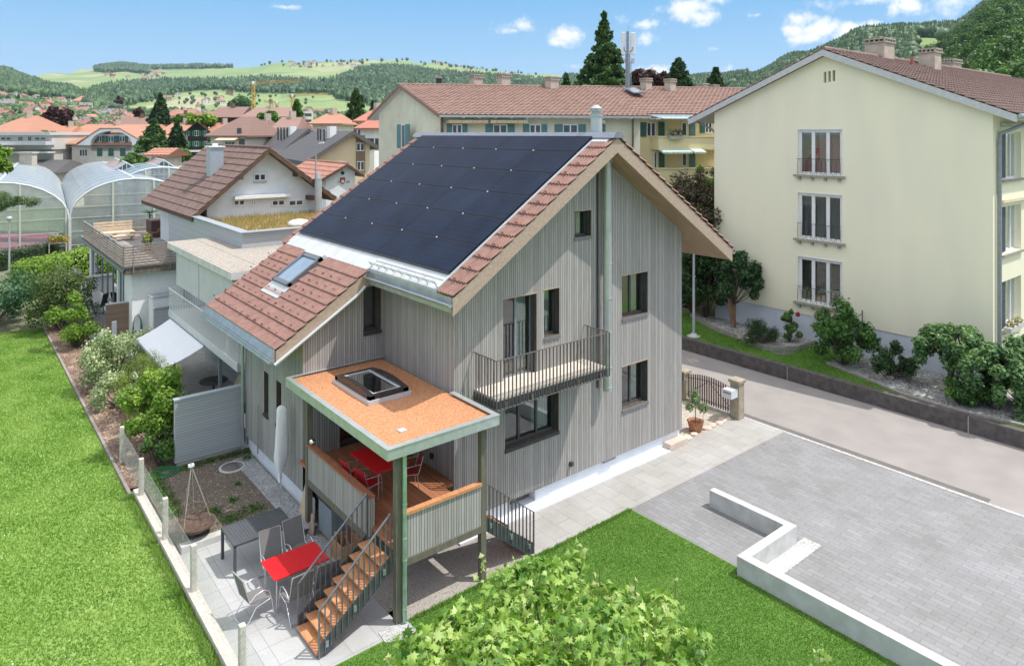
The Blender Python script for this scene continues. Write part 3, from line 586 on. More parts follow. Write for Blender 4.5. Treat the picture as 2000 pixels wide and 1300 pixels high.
a=M(); a.box(sx0+.14,sx0+.2,sy0+.13,sy1-.13,3.82,3.89); a.box(sx1-.2,sx1-.14,sy0+.13,sy1-.13,3.82,3.89); a.box(sx0+.2,sx1-.2,sy0+.13,sy0+.19,3.82,3.885); a.box(sx0+.2,sx1-.2,sy1-.19,sy1-.13,3.82,3.885); a.build('inner_frame',ZINCL,SKY)
a=M(); a.box(sx0+.14,sx1-.14,sy0+.13,sy1-.13,3.875,3.88); a.build('pane',glass('dome_glass',(.6,.7,.66),2.2),SKY)
a=M(); a.box(sx0+.1,sx1-.1,sy0+.1,sy1-.1,3.70,3.71); a.build('shaft',mat('shaft_grey',(.32,.36,.34),(.12,.14,.13),.8,scale=2),SKY)
a=M(); a.cyl((-2.40,-1.72,.05),(-2.40,-1.72,3.55),.045,n=12)
for z in (.3,1.3,1.75,2.45): a.cyl((-2.40,-1.72,z),(-2.40,-1.72,z+.03),.054,n=12)
a.build('downpipe',mat('galvanised_green_reflection',(.42,.60,.50),(.30,.46,.36),.35,metal=.6,scale=6),D)  # green reflection on the bare metal is put into its colour
a=M(); a.lathe((-2.50,2.70,2.27),[(.0,-.085),(.05,-.07),(.08,-.03),(.085,0),(.08,.03),(.05,.07),(0,.085)],14); tag(a.build('mirror_ball',mat('mirror_chrome',(.85,.85,.85),(.8,.8,.8),.05,metal=1)),'small chrome ball on the far end of the deck side rail','ball')
# ---- stairs
def stairs(name,label,x0,z0,x1,z1,ya,yb,nt,rails,zt0,zt1,bars):
    """treads from (x0,z0) top to (x1,z1) bottom between ya (near) and yb"""
    S=thing(name,label,'stairs',((x0+x1)/2,(ya+yb)/2,0)); s=1 if x1>x0 else -1
    for i in range(nt):
        t=(i+1)/(nt+.0); x=x0+(x1-x0)*(i+.5)/nt; z=z0+(z1-z0)*t; z=z0-(z0-z1)*(i+1)/(nt+.6)
        a=M(); a.box(x-.145,x+.145,ya+.03,yb-.03,z-.045,z); a.build('tread',CAPW,S,bevel=.012)
    for y in (ya,yb):
        a=M(); P=[(x0,y,z0-.40),(x0,y,z0-.06),(x1,y,.26),(x1,y,.0),(x1-s*.12,y,0)]; a.prism(P,(0,.012,0)); a.build('stringer',STEELD,S)
    for y in rails:
        a=M(); p=Vector((x0,y,zt0)); q=Vector((x1,y,zt1)); a.bar(p,q,.045,.022); a.build('handrail',STEEL,S)
        dn=-.03 if y==ya else .03
        for i in range(bars+1):
            t=i/bars; x=x0+(x1-x0)*t; zt=zt0+(zt1-zt0)*t; zb=max(z0-.38+(0-(z0-.38))*t,.0)+.0
            if t>.93: zb=0
            a=M(); w=.009 if 0<i<bars else .014; a.box(x-w,x+w,y-.018+dn*0,y+.018+dn*0,zb,zt); a.build('baluster',STEEL if name=='outdoor_stairs' else STEELB,S)
        for t in (.1,.52,.9):
            x=x0+(x1-x0)*t; zc=(z0-.24)+(.1-(z0-.24))*t; a=M(); a.box(x-.03,x+.03,y-.03,y-.005,zc-.03,zc+.08); a.build('bracket',ZINC,S)
    return S
stairs('outdoor_stairs','orange timber stairs with grey steel rails going down to the patio','stairs' and -2.62,1.46,-4.17,0,-1.53,-.49,8,(-1.53,-.49),2.27,.92,13)
stairs('outdoor_stairs','short steel railed steps going down to the paved path beside the lawn',-.20,1.46,1.25,0,-1.55,-.55,7,(-1.55,),2.14,1.0,13)
# ================================================================ FURNITURE
REDP=mat('red_table_top',(.62,.012,.018),(.58,.01,.016),.35); REDS=mat('red_slats',(.38,.012,.02),(.33,.01,.016),.4)
TXT=mat('grey_textile',(.20,.195,.195),(.15,.145,.145),.8,scale=60)
def redchair(label,loc,rz):
    t=thing('garden_chair',label,'chair',(0,0,0),'red slatted chairs around the deck table')
    for s in (-1,1):
        y=s*.21; a=M(); a.tube([(.22,y,0),(.20,y,.40),(.17,y,.44),(-.18,y,.42),(-.24,y,.62),(-.30,y,.84)],.0095,6); a.tube([(-.20,y,0),(-.15,y,.42)],.0095,6); a.tube([(.19,y*1.12,.42),(.16,y*1.15,.62),(-.24,y*1.1,.66)],.008,6); a.build('frame',ALU,t,local=True)
    a=M(); 
    a.box(-.17,.19,-.2,.2,.43,.45); a.build('seat',REDS,t,local=True)
    a=M()
    for i in range(7): z=.5+i*.05; x=-.205-.018*i; a.box(x-.006,x+.006,-.2,.2,z,z+.036)
    a.build('backrest',REDS,t,local=True)
    t.location=loc; t.rotation_euler=(0,0,rz); t['label']=label; return t
c0=redchair('red slatted chair on the deck nearest the post at the table side',(-2.02,.55,1.5),0.15)
copytree(c0,loc=(-2.1,1.12,1.5),rz=.05,label='red slatted chair on the deck farther back along the side rail')
copytree(c0,loc=(-1.02,.42,1.5),rz=math.pi-.35,label='red slatted chair on the deck right of the big post')
copytree(c0,loc=(-1.0,1.3,1.5),rz=math.pi,label='red slatted chair behind the deck table beside the dark door')
def table(name,label,x0,x1,y0,y1,zt,topm,legm,z0=0,slats=0,leg=.05,inset=.03,lat=False):
    t=thing(name,label,'table',((x0+x1)/2,(y0+y1)/2,z0)); a=M()
    if slats:
        a.box(x0,x1,y0,y0+.035,zt-.05,zt); a.box(x0,x1,y1-.035,y1,zt-.05,zt); a.box(x0,x0+.035,y0+.035,y1-.035,zt-.05,zt); a.box(x1-.035,x1,y0+.035,y1-.035,zt-.05,zt)
        w=(x1-x0-.07)/slats
        for i in range(slats): a.box(x0+.035+i*w+.004,x0+.035+(i+1)*w-.004,y0+.035,y1-.035,zt-.02,zt-.004)
    else: a.box(x0,x1,y0,y1,zt-.03,zt)
    a.build('tabletop',topm,t,bevel=.006 if not slats else 0)
    for (x,y) in ((x0+inset,y0+inset),(x1-inset-leg,y0+inset),(x0+inset,y1-inset-leg),(x1-inset-leg,y1-inset-leg)):
        a=M()
        if leg<.04: a.cyl((x,y,z0),(x,y,zt-.03),leg/2,n=8)
        else: a.box(x,x+leg,y,y+leg,z0,zt-.03)
        a.build('leg',legm,t)
    return t
table('garden_table','dark grey slatted garden table by the patio kerb',-4.66,-3.24,2.0,2.97,.75,mat('dark_table_grey',(.085,.092,.105),(.07,.077,.088),.45),MATS['dark_table_grey'],slats=20,leg=.06,inset=0)
table('garden_table','bright red garden table on the patio beside the stairs',-4.39,-3.16,.21,1.05,.74,REDP,ALU,leg=.035,inset=.07)
td=table('deck_table','deep red dining table on the deck under the orange roof',-2.0,-1.12,.25,1.62,2.24,REDP,ALU,z0=1.5,leg=.035,inset=.12)
def meshchair(label,loc,rz):
    t=thing('patio_chair',label,'chair',(0,0,0),'grey mesh chairs around the red patio table')
    for s in (-1,1):
        y=s*.26; a=M(); a.tube([(.30,y,0),(.24,y,.36),(.18,y,.58),(.06,y,.65),(-.12,y,.62),(-.24,y,.52)],.0125,7); a.tube([(-.36,y,0),(-.10,y*.96,.36),(.22,y*.96,.41)],.0115,7); a.tube([(.0,y*.93,.38),(-.22,y*.93,.46),(-.38,y*.93,1.02)],.0115,7); a.build('frame',ALU,t,local=True)
    [(lambda a:(a.bar(p_,q_,.021,.021),a.build('crossbar',ALU,t,local=True)))(M()) for p_,q_ in (((-.38,-.24,1.02),(-.38,.24,1.02)),((-.34,-.26,.02),(-.34,.26,.02)),((.23,-.25,.40),(.23,.25,.40)))]
    a=M(); a.hexa([(-.2,-.23,.44),(.23,-.23,.405),(.23,.23,.405),(-.2,.23,.44),(-.2,-.23,.448),(.23,-.23,.413),(.23,.23,.413),(-.2,.23,.448)]); a.build('seat',TXT,t,local=True)
    a=M(); a.hexa([(-.215,-.23,.45),(-.207,-.23,.45),(-.207,.23,.45),(-.215,.23,.45),(-.38,-.23,1.01),(-.372,-.23,1.01),(-.372,.23,1.01),(-.38,.23,1.01)]); a.build('backrest',TXT,t,local=True)
    t.location=loc; t.rotation_euler=(0,0,rz); return t
m0=meshchair('grey mesh armchair alone at the left end of the red patio table',(-4.72,.42,.01),.12)
copytree(m0,loc=(-3.98,1.30,.01),rz=-1.62,label='grey mesh chair with its high back between the grey and the red table')
copytree(m0,loc=(-3.36,1.42,.01),rz=-1.5,label='grey mesh chair at the far right corner of the red table near the crate')
copytree(m0,loc=(-4.02,-.02,.01),rz=1.6,label='grey mesh chair pushed under the red table nearest the stair foot')
copytree(m0,loc=(-3.42,.0,.01),rz=1.52,label='grey mesh chair squeezed between red table and upper stair rail')
# parasol
t=thing('closed_parasol','closed garden parasol in a white cover beside the house wall','parasol',(-2.78,4.15,.15))
a=M(); a.cyl((-2.78,4.15,.15),(-2.78,4.15,2.6),.022,n=8); a.build('pole',ALU,t)
a=M(); pr=[(.03,.62),(.05,.72),(.045,.86),(.12,1.0),(.17,1.3),(.165,1.6),(.15,2.0),(.135,2.4),(.13,2.58),(.10,2.64),(.02,2.68)]; n=18; vs=[]; g=random.Random(5)
for k,(r,z) in enumerate(pr):
    for i in range(n):
        th=2*math.pi*i/n; rr=r*(1+.16*math.sin(3*th+k*.5)+.07*math.sin(7*th+k)); vs.append((-2.78+.03*(z-1.2)+rr*math.cos(th),4.15+rr*math.sin(th),z+.15))
a.sm=True; a.add(vs,[(j*n+i,j*n+(i+1)%n,(j+1)*n+(i+1)%n,(j+1)*n+i) for j in range(len(pr)-1) for i in range(n)]); a.build('cover',mat('parasol_cloth',(.84,.81,.83),(.74,.71,.74),.9,scale=7,stretch=(1,1,.3)),t)
# fire bowl on tripod
RUST=mat('rusty_steel',(.13,.08,.055),(.07,.045,.035),.7,scale=12); GAL=mat('dull_pole',(.42,.38,.33),(.33,.3,.26),.5)
t=thing('tripod_grill','steel tripod with a hanging grate over a rusty fire bowl','grill',(-4.95,4.25,.15)); top=Vector((-4.98,4.28,1.82))
for p in ((-5.25,4.05,.1),(-4.45,4.30,.16),(-5.02,4.95,.16)): a=M(); a.cyl(p,top+(top-Vector(p))*.04,.014,.012,8); a.build('leg',GAL,t)
a=M(); a.box(-5.05,-4.92,4.24,4.32,1.80,1.86); a.build('head',mat('white_knob',(.8,.8,.8),(.7,.7,.7),.5),t)
a=M(); a.cyl((-4.96,4.26,1.8),(-4.95,4.2,.82),.005,n=5); a.build('chain',GAL,t)
a=M(); n=28; c=Vector((-4.93,4.2,.72)); a.tube([c+Vector((.34*math.cos(2*math.pi*i/n),.34*math.sin(2*math.pi*i/n),0)) for i in range(n+1)],.008,6)
for i in range(9): x=-.3+.075*i; h=math.sqrt(.34**2-x*x); a.bar(c+Vector((x,-h,0)),c+Vector((x,h,0)),.005,.005)
a.build('grate',RUST,t)
a=M(); a.lathe((-4.92,4.12,.28),[(.0,.0),(.15,.015),(.3,.06),(.42,.14),(.46,.19),(.47,.19),(.43,.12),(.3,.03),(.0,-.03)],26)
for k in range(3): th=k*2.1; a.cyl((-4.92+.25*math.cos(th),4.12+.25*math.sin(th),.0),(-4.92+.25*math.cos(th),4.12+.25*math.sin(th),.34),.012)
a.build('fire_bowl',RUST,t)
t=thing('manhole','round concrete manhole cover set in the soil bed','manhole',(-3.1,7.15,.16))
a=M(); a.lathe((-3.1,7.15,.16),[(.30,0),(.30,.03),(.36,.03),(.37,0)],30); a.build('ring',CONCW,t); a=M(); a.lathe((-3.1,7.15,.16),[(0,.028),(.3,.028),(.305,.0)],30); a.build('cover',mat('manhole_grey',(.17,.16,.155),(.13,.12,.115),.8,scale=20),t)
# under the deck
t=thing('metal_cabinet','blue grey metal cabinet with sloping brown lid under the deck','cabinet',(-2.2,2.25,0))
a=M(); a.hexa([(-2.42,1.75,.12),(-1.9,1.75,.12),(-1.9,2.5,.12),(-2.42,2.5,.12),(-2.42,1.75,.95),(-1.9,1.75,1.05),(-1.9,2.5,1.05),(-2.42,2.5,.95)]); a.build('body',mat('cabinet_blue',(.23,.27,.30),(.18,.22,.25),.5),t)
a=M(); a.hexa([(-2.47,1.7,.95),(-1.88,1.7,1.06),(-1.88,2.55,1.06),(-2.47,2.55,.95),(-2.47,1.7,.975),(-1.88,1.7,1.085),(-1.88,2.55,1.085),(-2.47,2.55,.975)]); a.build('lid',mat('cabinet_lid',(.11,.05,.045),(.08,.04,.035),.5),t)
for x,y in ((-2.42,1.75),(-1.94,1.75),(-2.42,2.46),(-1.94,2.46)): a=M(); a.box(x,x+.04,y,y+.04,0,.12); a.build('leg',MATS['cabinet_blue'],t)
t=thing('wooden_crate','open plywood crate with offcuts under the deck','crate',(-2.3,1.1,0)); PLY=mat('plywood',(.42,.27,.15),(.33,.2,.10),.7,scale=9)
x0,x1,y0,y1=-2.58,-2.05,.82,1.42; a=M(); a.box(x0,x1,y0,y0+.02,.02,.47); a.box(x0,x1,y1-.02,y1,.02,.47); a.box(x0,x0+.02,y0+.02,y1-.02,.02,.47); a.box(x1-.02,x1,y0+.02,y1-.02,.02,.47); a.box(x0+.02,x1-.02,y0+.02,y1-.02,.02,.04); a.build('box',PLY,t)
a=M(); a.bar((-2.45,1.35,.1),(-2.53,1.3,.62),.05,.02); a.bar((-2.2,1.0,.1),(-2.3,1.2,.5),.06,.03); a.build('offcut',LARCH,t)
def board(label,pts,loc,m,th=.02,lean=.15,rz=0):
    a=M(); a.prism([(0,x,z) for x,z in pts],(th,0,0)); o=a.build('wooden_board',m); o.location=loc; o.rotation_euler=(0,lean,rz); return tag(o,label,'board')
board('pale pointed wooden board leaning at the deck post',[(-.13,0),(.13,0),(.14,.35),(.03,.95),(-.03,.95),(-.14,.3)],(-2.62,3.12,.1),mat('pale_board',(.55,.45,.33),(.48,.38,.27),.7),rz=.2)
board('bottle shaped wooden board standing below the deck corner',[(-.09,0),(.09,0),(.11,.12),(.09,.26),(.045,.33),(.06,.42),(.05,.5),(-.05,.5),(-.06,.42),(-.045,.33),(-.09,.26),(-.11,.12)],(-2.62,2.55,.02),LARCH,rz=.3)
# garden hose
def hose(label,c,r,n,m,z,seed):
    g=random.Random(seed); pts=[]
    for i in range(n*16): th=2*math.pi*i/16; k=i/(n*16); rr=r*(.65+.35*math.sin(k*19+seed))+.03; pts.append((c[0]+rr*math.cos(th)*1.15,c[1]+rr*math.sin(th),z+.02+.05*k+.015*math.sin(th*2+k*9)))
    a=M(); a.tube(pts,.011,6); return tag(a.build('garden_hose',m),label,'hose')
hose('green garden hose coiled on the ground by the grey screen wall',(-4.75,8.05),.36,7,mat('hose_green',(.01,.24,.08),(.01,.18,.06),.35),.14,2)
# ================================================================ FENCE AND GARDEN WALLS
FPM=mat('fence_concrete',(.62,.58,.52),(.5,.46,.41),.9,scale=12,bump=.2)
t=thing('wire_fence','chain link fence with concrete posts on a low kerb along the side lawn','fence',(-5.5,4,0))
for y in (-4.0,-1.28,1.93,4.45,7.15,9.85): a=M(); a.box(-5.60,-5.48,y-.06,y+.06,-.05,1.14); a.build('post',FPM,t,bevel=.015)
a=M(); a.box(-5.66,-5.44,-12,7.6,-.05,.14); a.build('kerb',FPM,t)
ys=[-4.0,-1.28,1.93,4.45,7.15,9.85]
for ya,yb in zip(ys[:-1],ys[1:]):
    a=M(); L_=yb-ya-.12; z0,z1=.16,1.06; h=z1-z0; k=-h
    while k<L_:
        for sgn in (1,-1):
            s0=max(0,-k); s1=min(h,L_-k); p=(-5.54,ya+.06+k+s0,z0+s0 if sgn>0 else z1-s0); q=(-5.54,ya+.06+k+s1,z0+s1 if sgn>0 else z1-s1)
            if s1>s0: a.bar(p,q,.0022,.0022)
        k+=.075
    a.bar((-5.54,ya,z1),(-5.54,yb,z1),.006,.006); a.build('wire_mesh',mat('galvanised_wire',(.30,.33,.31),(.22,.25,.24),.6,metal=.2),t)
GSL=planks('grey_cladding',.085,[(0,(.40,.42,.44)),(1,(.46,.48,.50))],gap=.1,gapcol=(.10,.11,.12),horiz=True,streak=.2)
CAPG=mat('grey_cap_sheet',(.42,.46,.52),(.38,.42,.48),.4,metal=.3)
t=thing('screen_wall','grey slatted screen wall between the soil bed and the neighbour patio','screen wall',(-3.4,8.3,0))
a=M(); a.box(-4.42,-2.42,8.22,8.38,.26,2.12); a.build('panel',GSL,t); a=M(); a.box(-4.45,-2.42,8.19,8.41,2.12,2.16); a.build('cap',CAPG,t); a=M(); a.box(-4.36,-2.44,8.26,8.34,0,.26); a.build('base',CONC,t)
# ---- L wall by the drive
t=thing('concrete_wall','low pale concrete wall bent around the lawn corner beside the drive','wall',(5,-6,0))
pl=[(4.32,-40),(4.56,-40),(4.56,-5.32),(6.56,-5.32),(6.56,-2.93),(6.34,-2.93),(6.34,-5.1),(4.32,-5.1)]
a=M(); a.prism([(x,y,-.05) for x,y in pl],(0,0,.50)); a.build('wall',CONCW,t,bevel=.012)
# ---- gate
STN=mat('old_gate_stone',(.40,.34,.26),(.28,.24,.18),.9,scale=5,bump=.2)
t=thing('garden_gate','brown picket gate between stone pillars at the road','gate',(12.1,1,0))
for (y0,y1,z) in ((-.18,.18,1.28),(2.16,2.5,1.0)): a=M(); a.box(11.95,12.3,y0,y1,0,z); a.build('pillar',STN,t,bevel=.02); a=M(); a.box(11.90,12.35,y0-.05,y1+.05,z,z+.11); a.build('pillar_cap',STN,t,bevel=.02)
BRP=mat('brown_picket',(.16,.095,.075),(.12,.07,.055),.7)
for i in range(19): y=.24+i*.1; z=1.02+.15*math.sin(math.pi*i/18)*.9; a=M(); a.box(12.10,12.125,y,y+.05,.12,z); a.build('picket',BRP,t)
a=M(); n=18
a.tube([(12.08,.2+i*1.95/n,.86+.13*math.sin(math.pi*i/n)) for i in range(n+1)],.012,6); a.tube([(12.08,.2,.25),(12.08,2.15,.25)],.012,6); a.tube([(12.08,.22,.3),(12.08,1.15,.95)],.01,6); a.tube([(12.08,2.1,.3),(12.08,1.2,.95)],.01,6); a.build('iron_brace',ANTHR,t)
a=M(); a.box(12.05,12.2,.18,8,0,.1); a.build('sill_stone',CONC,t)
t=thing('mailbox','pale grey box mailbox fixed to the stone gate pillar','mailbox',(11.75,0,.8)); a=M(); a.box(11.55,11.94,-.15,.22,.82,1.12); a.build('box',mat('mailbox_grey',(.62,.64,.67),(.58,.6,.63),.35),t,bevel=.01); a=M(); a.box(11.54,11.55,-.12,.19,1.0,1.03); a.build('slot',ANTHR,t)
a=M(); a.box(8.15,9.05,-.2,.5,-.02,.22); tag(a.build('stone_step',mat('pink_stone',(.62,.5,.42),(.52,.42,.35),.85,scale=4),bevel=.02),'pinkish stone slab at the corner of the timber house','step')
g=random.Random(11)
def rock(name,label,c,r,m,cat='stone',group=None,seed=0):
    gg=random.Random(seed); a=M(); n=9; vs=[]; rings=((-.5,.75),(-.1,1),(.35,.85),(.6,.45))
    for z,k in rings:
        for i in range(n): th=6.283*i/n; q=gg.uniform(.8,1.15)*k; vs.append((c[0]+r[0]*q*math.cos(th),c[1]+r[1]*q*math.sin(th),c[2]+r[2]*(z+gg.uniform(-.06,.06))))
    vs.append((c[0],c[1],c[2]+r[2]*.7)); a.add(vs,[(j*n+i,j*n+(i+1)%n,(j+1)*n+(i+1)%n,(j+1)*n+i) for j in range(3) for i in range(n)]+[(3*n+i,3*n+(i+1)%n,4*n) for i in range(n)]); return tag(a.build(name,m),label,cat,group)
for i,(x,y,rx) in enumerate(((9.35,.08,.22),(9.75,.1,.16),(10.5,.12,.2),(10.85,.15,.18),(11.2,.12,.17),(11.5,.2,.22),(11.75,.12,.12))): rock('border_stone',['flat pinkish border stone nearest the timber house step','small pinkish border stone left of the potted tree','pinkish border stone just right of the potted tree','second pinkish border stone right of the potted tree','small border stone halfway between potted tree and gate pillar','largest rough border stone close to the gate pillar','tiny border stone touching the gate pillar foot'][i],(x,y,.03),(rx,rx*.8,.1),MATS['pink_stone'],group='border stones by the gate yard',seed=i)
# potted tree
t=thing('potted_tree','small tree in a terracotta basket pot beside the gate yard stones','potted tree',(10.05,.25,0)); TER=planks('terracotta_weave',.05,[(0,(.36,.15,.08)),(1,(.48,.22,.12))],gap=.2,gapcol=(.16,.06,.03))
a=M(); a.lathe((10.05,.25,0),[(.0,.01),(.19,.01),(.22,.12),(.27,.33),(.29,.36),(.26,.36),(.24,.3),(0,.3)],24); a.build('pot',TER,t)
a=M(); a.tube([(10.05,.25,.3),(10.06,.26,.6),(10.04,.26,.95)],[.02,.016,.012],6); a.build('trunk',mat('thin_bark',(.22,.15,.11),(.15,.1,.08),.9),t)
leafcloud('crown',foliage('small_tree_leaves',[(.05,.11,.03),(.12,.22,.07),(.22,.32,.14)]),t,[(10.05,.25,1.1),(9.85,.35,.85),(10.25,.1,.8),(10.1,.3,1.3)],[.2,.16,.2,.13],700,.035,5)
t=thing('red_flower','single red bloom on a thin stalk beside the potted tree','flower',(10.6,.35,0)); a=M(); a.tube([(10.6,.35,0),(10.6,.33,.5),(10.5,.3,.62)],.006,5); a.build('stem',MATS['thin_bark'],t); leafcloud('bloom',mat('red_petal',(.45,.03,.04),(.35,.02,.03),.6),t,[(10.5,.3,.62)],[.05],40,.03,2)
# ================================================================ GENERIC HOUSES
def Fr2(O,a,n): f=Fr(O,a); f.n=Vector(n).normalized(); return f
def hit(fr,u,v):
    d=ray(u,v); n=fr.a.cross(ZZ); k=(fr.O-CP).dot(n)/d.dot(n); p=CP+d*k; q=p-fr.O; return q.dot(fr.a), p.z
def pbox(fr,u0,v0,u1,v1):
    s0,z1=hit(fr,u0,v0); s1,_=hit(fr,u1,v0); _,z0=hit(fr,(u0+u1)/2,v1); _,z1=hit(fr,(u0+u1)/2,v0); return min(s0,s1),max(s0,s1),min(z0,z1),max(z0,z1)
def gabled(name,label,cat,apex,e,L,eL,eR,zb,wm,rm,ov=.5,ovg=.4,tile=None,barge=None,th=.16,far=False,group=None,soff=None,jit=0):
    """house from its front roof apex, ridge direction e, length L and the two front eave corners"""
    apex=Vector(apex); e=Vector(e).normalized(); base=Vector((apex.x,apex.y,0))+e*(L/2); t=thing(name,label,cat,base,group)
    w=M(); g0=e*ovg; 
    def ins(q): # eave corner pulled in to the wall line
        d=Vector((apex.x-q.x,apex.y-q.y,0)); l=d.length; k=ov/l; return q.lerp(apex,k)
    a=ins(eL)+g0; b=ins(eR)+g0; ap=apex+g0; dn=Vector((0,0,-th)); Lw=L-2*ovg
    fl=Vector((0,0,1)); A=Vector((a.x,a.y,zb)); B=Vector((b.x,b.y,zb))
    for o in (Vector(),e*Lw): w.quad(A+o,B+o,b+o+dn,ap+o+dn,a+o+dn)
    w.quad(A,A+e*Lw,a+e*Lw+dn,a+dn); w.quad(B,B+e*Lw,b+e*Lw+dn,b+dn); WL=w.build('wall',wm,t)
    r=M()
    for q in (eL,eR):
        r.hexa([q-ZZ*th,q+e*L-ZZ*th,apex+e*L-ZZ*th,apex-ZZ*th,q-ZZ*.02,q+e*L-ZZ*.02,apex+e*L-ZZ*.02,apex-ZZ*.02])
    RF=r.build('roof',soff or rm,t)
    if tile:
        tm,tw,thh,prof=tile; r=M()
        for q in (eL,eR): r2=apex-q; tiles(r,q,e,r2,L,r2.length,tw,thh,prof=prof,jit=jit)
        r.tube([apex+ZZ*.03-e*.02,apex+e*L+ZZ*.03],.09,6); r.build('roof_tiles',tm,RF)
    if barge:
        r=M()
        for q in (eL,eR): r.hexa([q-ZZ*(th+.04)-e*.03,apex-ZZ*(th+.04)-e*.03,apex-ZZ*(th+.04)+e*.01,q-ZZ*(th+.04)+e*.01,q-e*.03,apex-e*.03,apex+e*.01,q+e*.01])
        r.build('barge_board',barge,RF)
    da=(B-A); GF=Fr2(A,da,-e); 
    s1=Fr2(A,e,(A-B)); s2=Fr2(B,e,(B-A))
    return t,RF,GF,s1,s2
SPROF=((0,0),(.1,.03),(.4,.03),(.5,0)); 
YEL=mat('yellow_render',(.86,.81,.62),(.81,.765,.60),.9,scale=.9,detail=9,stretch=(1,1,.25)); YEL2=mat('warm_yellow_render',(.78,.68,.40),(.72,.63,.38),.9,scale=.8); BEI=mat('pale_olive_render',(.68,.66,.52),(.6,.59,.47),.9,scale=1.2)
BTILE=mat('brown_tile',(.25,.165,.145),(.17,.11,.095),.75,scale=3,bump=.15,detail=8,contrast=(.3,.7)); BTILE2=mat('rosy_brown_tile',(.33,.205,.165),(.23,.14,.115),.75,scale=2,detail=8,contrast=(.3,.7))
WHT=mat('white_paint',(.80,.80,.80),(.74,.74,.745),.5); GRN=mat('green_shutter',(.045,.13,.10),(.035,.105,.085),.6); TEAL=mat('teal_shutter',(.10,.22,.22),(.08,.18,.19),.6); DKS=mat('dark_blue_shutter',(.07,.09,.12),(.05,.065,.09),.6)
BRN=mat('brown_gutter',(.16,.10,.07),(.12,.075,.05),.5); CHM=mat('chimney_render',(.52,.45,.38),(.42,.36,.30),.9,scale=3); PANE=mat('dark_pane',(.06,.075,.09),(.04,.05,.06),.12,spec=.8); GLD=glass('far_glass',(.25,.28,.3),1.3)
EAVEG=mat('eave_grey',(.55,.56,.56),(.48,.49,.5),.7)
def winpx(parent,fr,u0,v0,u1,v1,n=2,fm=None,gm=None,d=.08,fw=.06,sh=None,shm=None,sill=None,name='window',proud=False,im=None,sw=.5):
    s0,s1,z0,z1=pbox(fr,u0,v0,u1,v1); dd=-.06 if proud else d
    f=window(parent,fr,s0,s1,z0,z1,dd,fm or WHT,gm or (PANE if proud else GLD),n,fw,None if proud else (im or DARKIN),sill=sill,sm=CONC,depth=.5)
    if sh:
        for sd in sh:
            w=(s1-s0)*sw; a=M(); x=s0-w if sd<0 else s1; fr.box(a,x,x+w,.02,.07,z0,z1); a.build('shutter',shm or GRN,f)
    return f
def chimney(parent,c,w,d,z0,z1,m=None,cap=True):
    a=M(); a.box(c[0]-w/2,c[0]+w/2,c[1]-d/2,c[1]+d/2,z0,z1-.25); o=a.build('chimney',m or CHM,parent); a=M(); a.box(c[0]-w/2-.06,c[0]+w/2+.06,c[1]-d/2-.06,c[1]+d/2+.06,z1-.25,z1-.18); a.box(c[0]-w/2-.05,c[0]+w/2+.05,c[1]-d/2-.05,c[1]+d/2+.05,z1-.08,z1)
    for i in range(5):
        for s in (-1,1): x=c[0]-w/2+w*i/4; a.box(x-.035,x+.035,c[1]+s*d/2-.04,c[1]+s*d/2+.04,z1-.18,z1-.08); y=c[1]-d/2+d*i/4; a.box(c[0]+s*w/2-.04,c[0]+s*w/2+.04,y-.035,y+.035,z1-.18,z1-.08)
    a.build('chimney_cap',mat('chimney_cap',(.42,.38,.32),(.3,.27,.23),.9),o); return o
# ================================================================ YELLOW APARTMENT BLOCK, RIGHT
ap=Vector((20.72,1.28,13.86)); eLr=Vector((20.72,8.55,10.86)); eRr=Vector((20.72,-6.02,10.80))
A1=thing('apartment_block','large pale yellow three storey block with brown roof at the right edge','building',(30,1,0))
zt=lambda s: 13.60-.4135*abs(-s-1.28)
FY=Fr((21,0,0),(0,-1,0)); FYS=Fr((21,-5.18,0),(1,0,0))
gwin=[(-2.60,-.55,2.34,4.42),(-2.60,-.55,5.26,7.36),(-2.60,-.55,8.21,10.27)]
vents=[(-1.38,-1.26,12.38,12.86),(-1.18,-1.06,12.40,12.88),(-.98,-.86,12.42,12.90)]
w=M(); wallholes(w,FY,(-7.15,-1.28,5.18),1.78,zt,gwin+vents,.22,0)
w.quad((21,-5.18,1.8),(50,-5.18,1.8),(50,-5.18,11.0),(21,-5.18,11.0)) if 0 else None
swin=[(.95,3.3,2.45,4.35),(.95,3.3,5.4,7.25),(.95,3.3,8.3,10.15),(5.0,7.4,2.45,4.35),(5.0,7.4,5.4,7.25),(5.0,7.4,8.3,10.15)]
wallholes(w,FYS,(0,28),1.78,lambda s:11.2,swin,.3,0); w.quad((21,7.15,1.78),(49,7.15,1.78),(49,7.15,11.2),(21,7.15,11.2)); w.quad((49,-5.18,1),(49,7.15,1),(49,7.15,11.2),(49,1.28,13.6),(49,-5.18,11.2))
w.build('wall',[YEL],A1)
PLB=mat('blue_white_plinth',(.60,.63,.70),(.54,.57,.64),.9,scale=2)
w=M(); w.box(21.03,49,-5.15,7.12,.2,1.78); w.build('plinth',PLB,A1)
w=M(); FY.box(w,-6.2,-5.4,-.2,.01,.6,1.5) if 0 else FY.box(w,-.4,.9,-.05,.012-.03,1.05,1.62); w.build('cellar_recess',mat('cellar_dark',(.12,.12,.13),(.09,.09,.1),.8),A1)
r=M()
for q in (eLr,eRr): r.hexa([q-ZZ*.22,q+Vector((29,0,-.22)),ap+Vector((29,0,-.22)),ap-ZZ*.22,q-ZZ*.03,q+Vector((29,0,-.03)),ap+Vector((29,0,-.03)),ap-ZZ*.03])
R3=r.build('roof',EAVEG,A1)
r=M()
for q in (eLr,eRr): rr=ap-q; tiles(r,q,(1,0,0),rr,29,rr.length,.33,.37,lift=.05,prof=((0,0),(.08,.045),(.35,.045),(.5,0)),jit=.004)
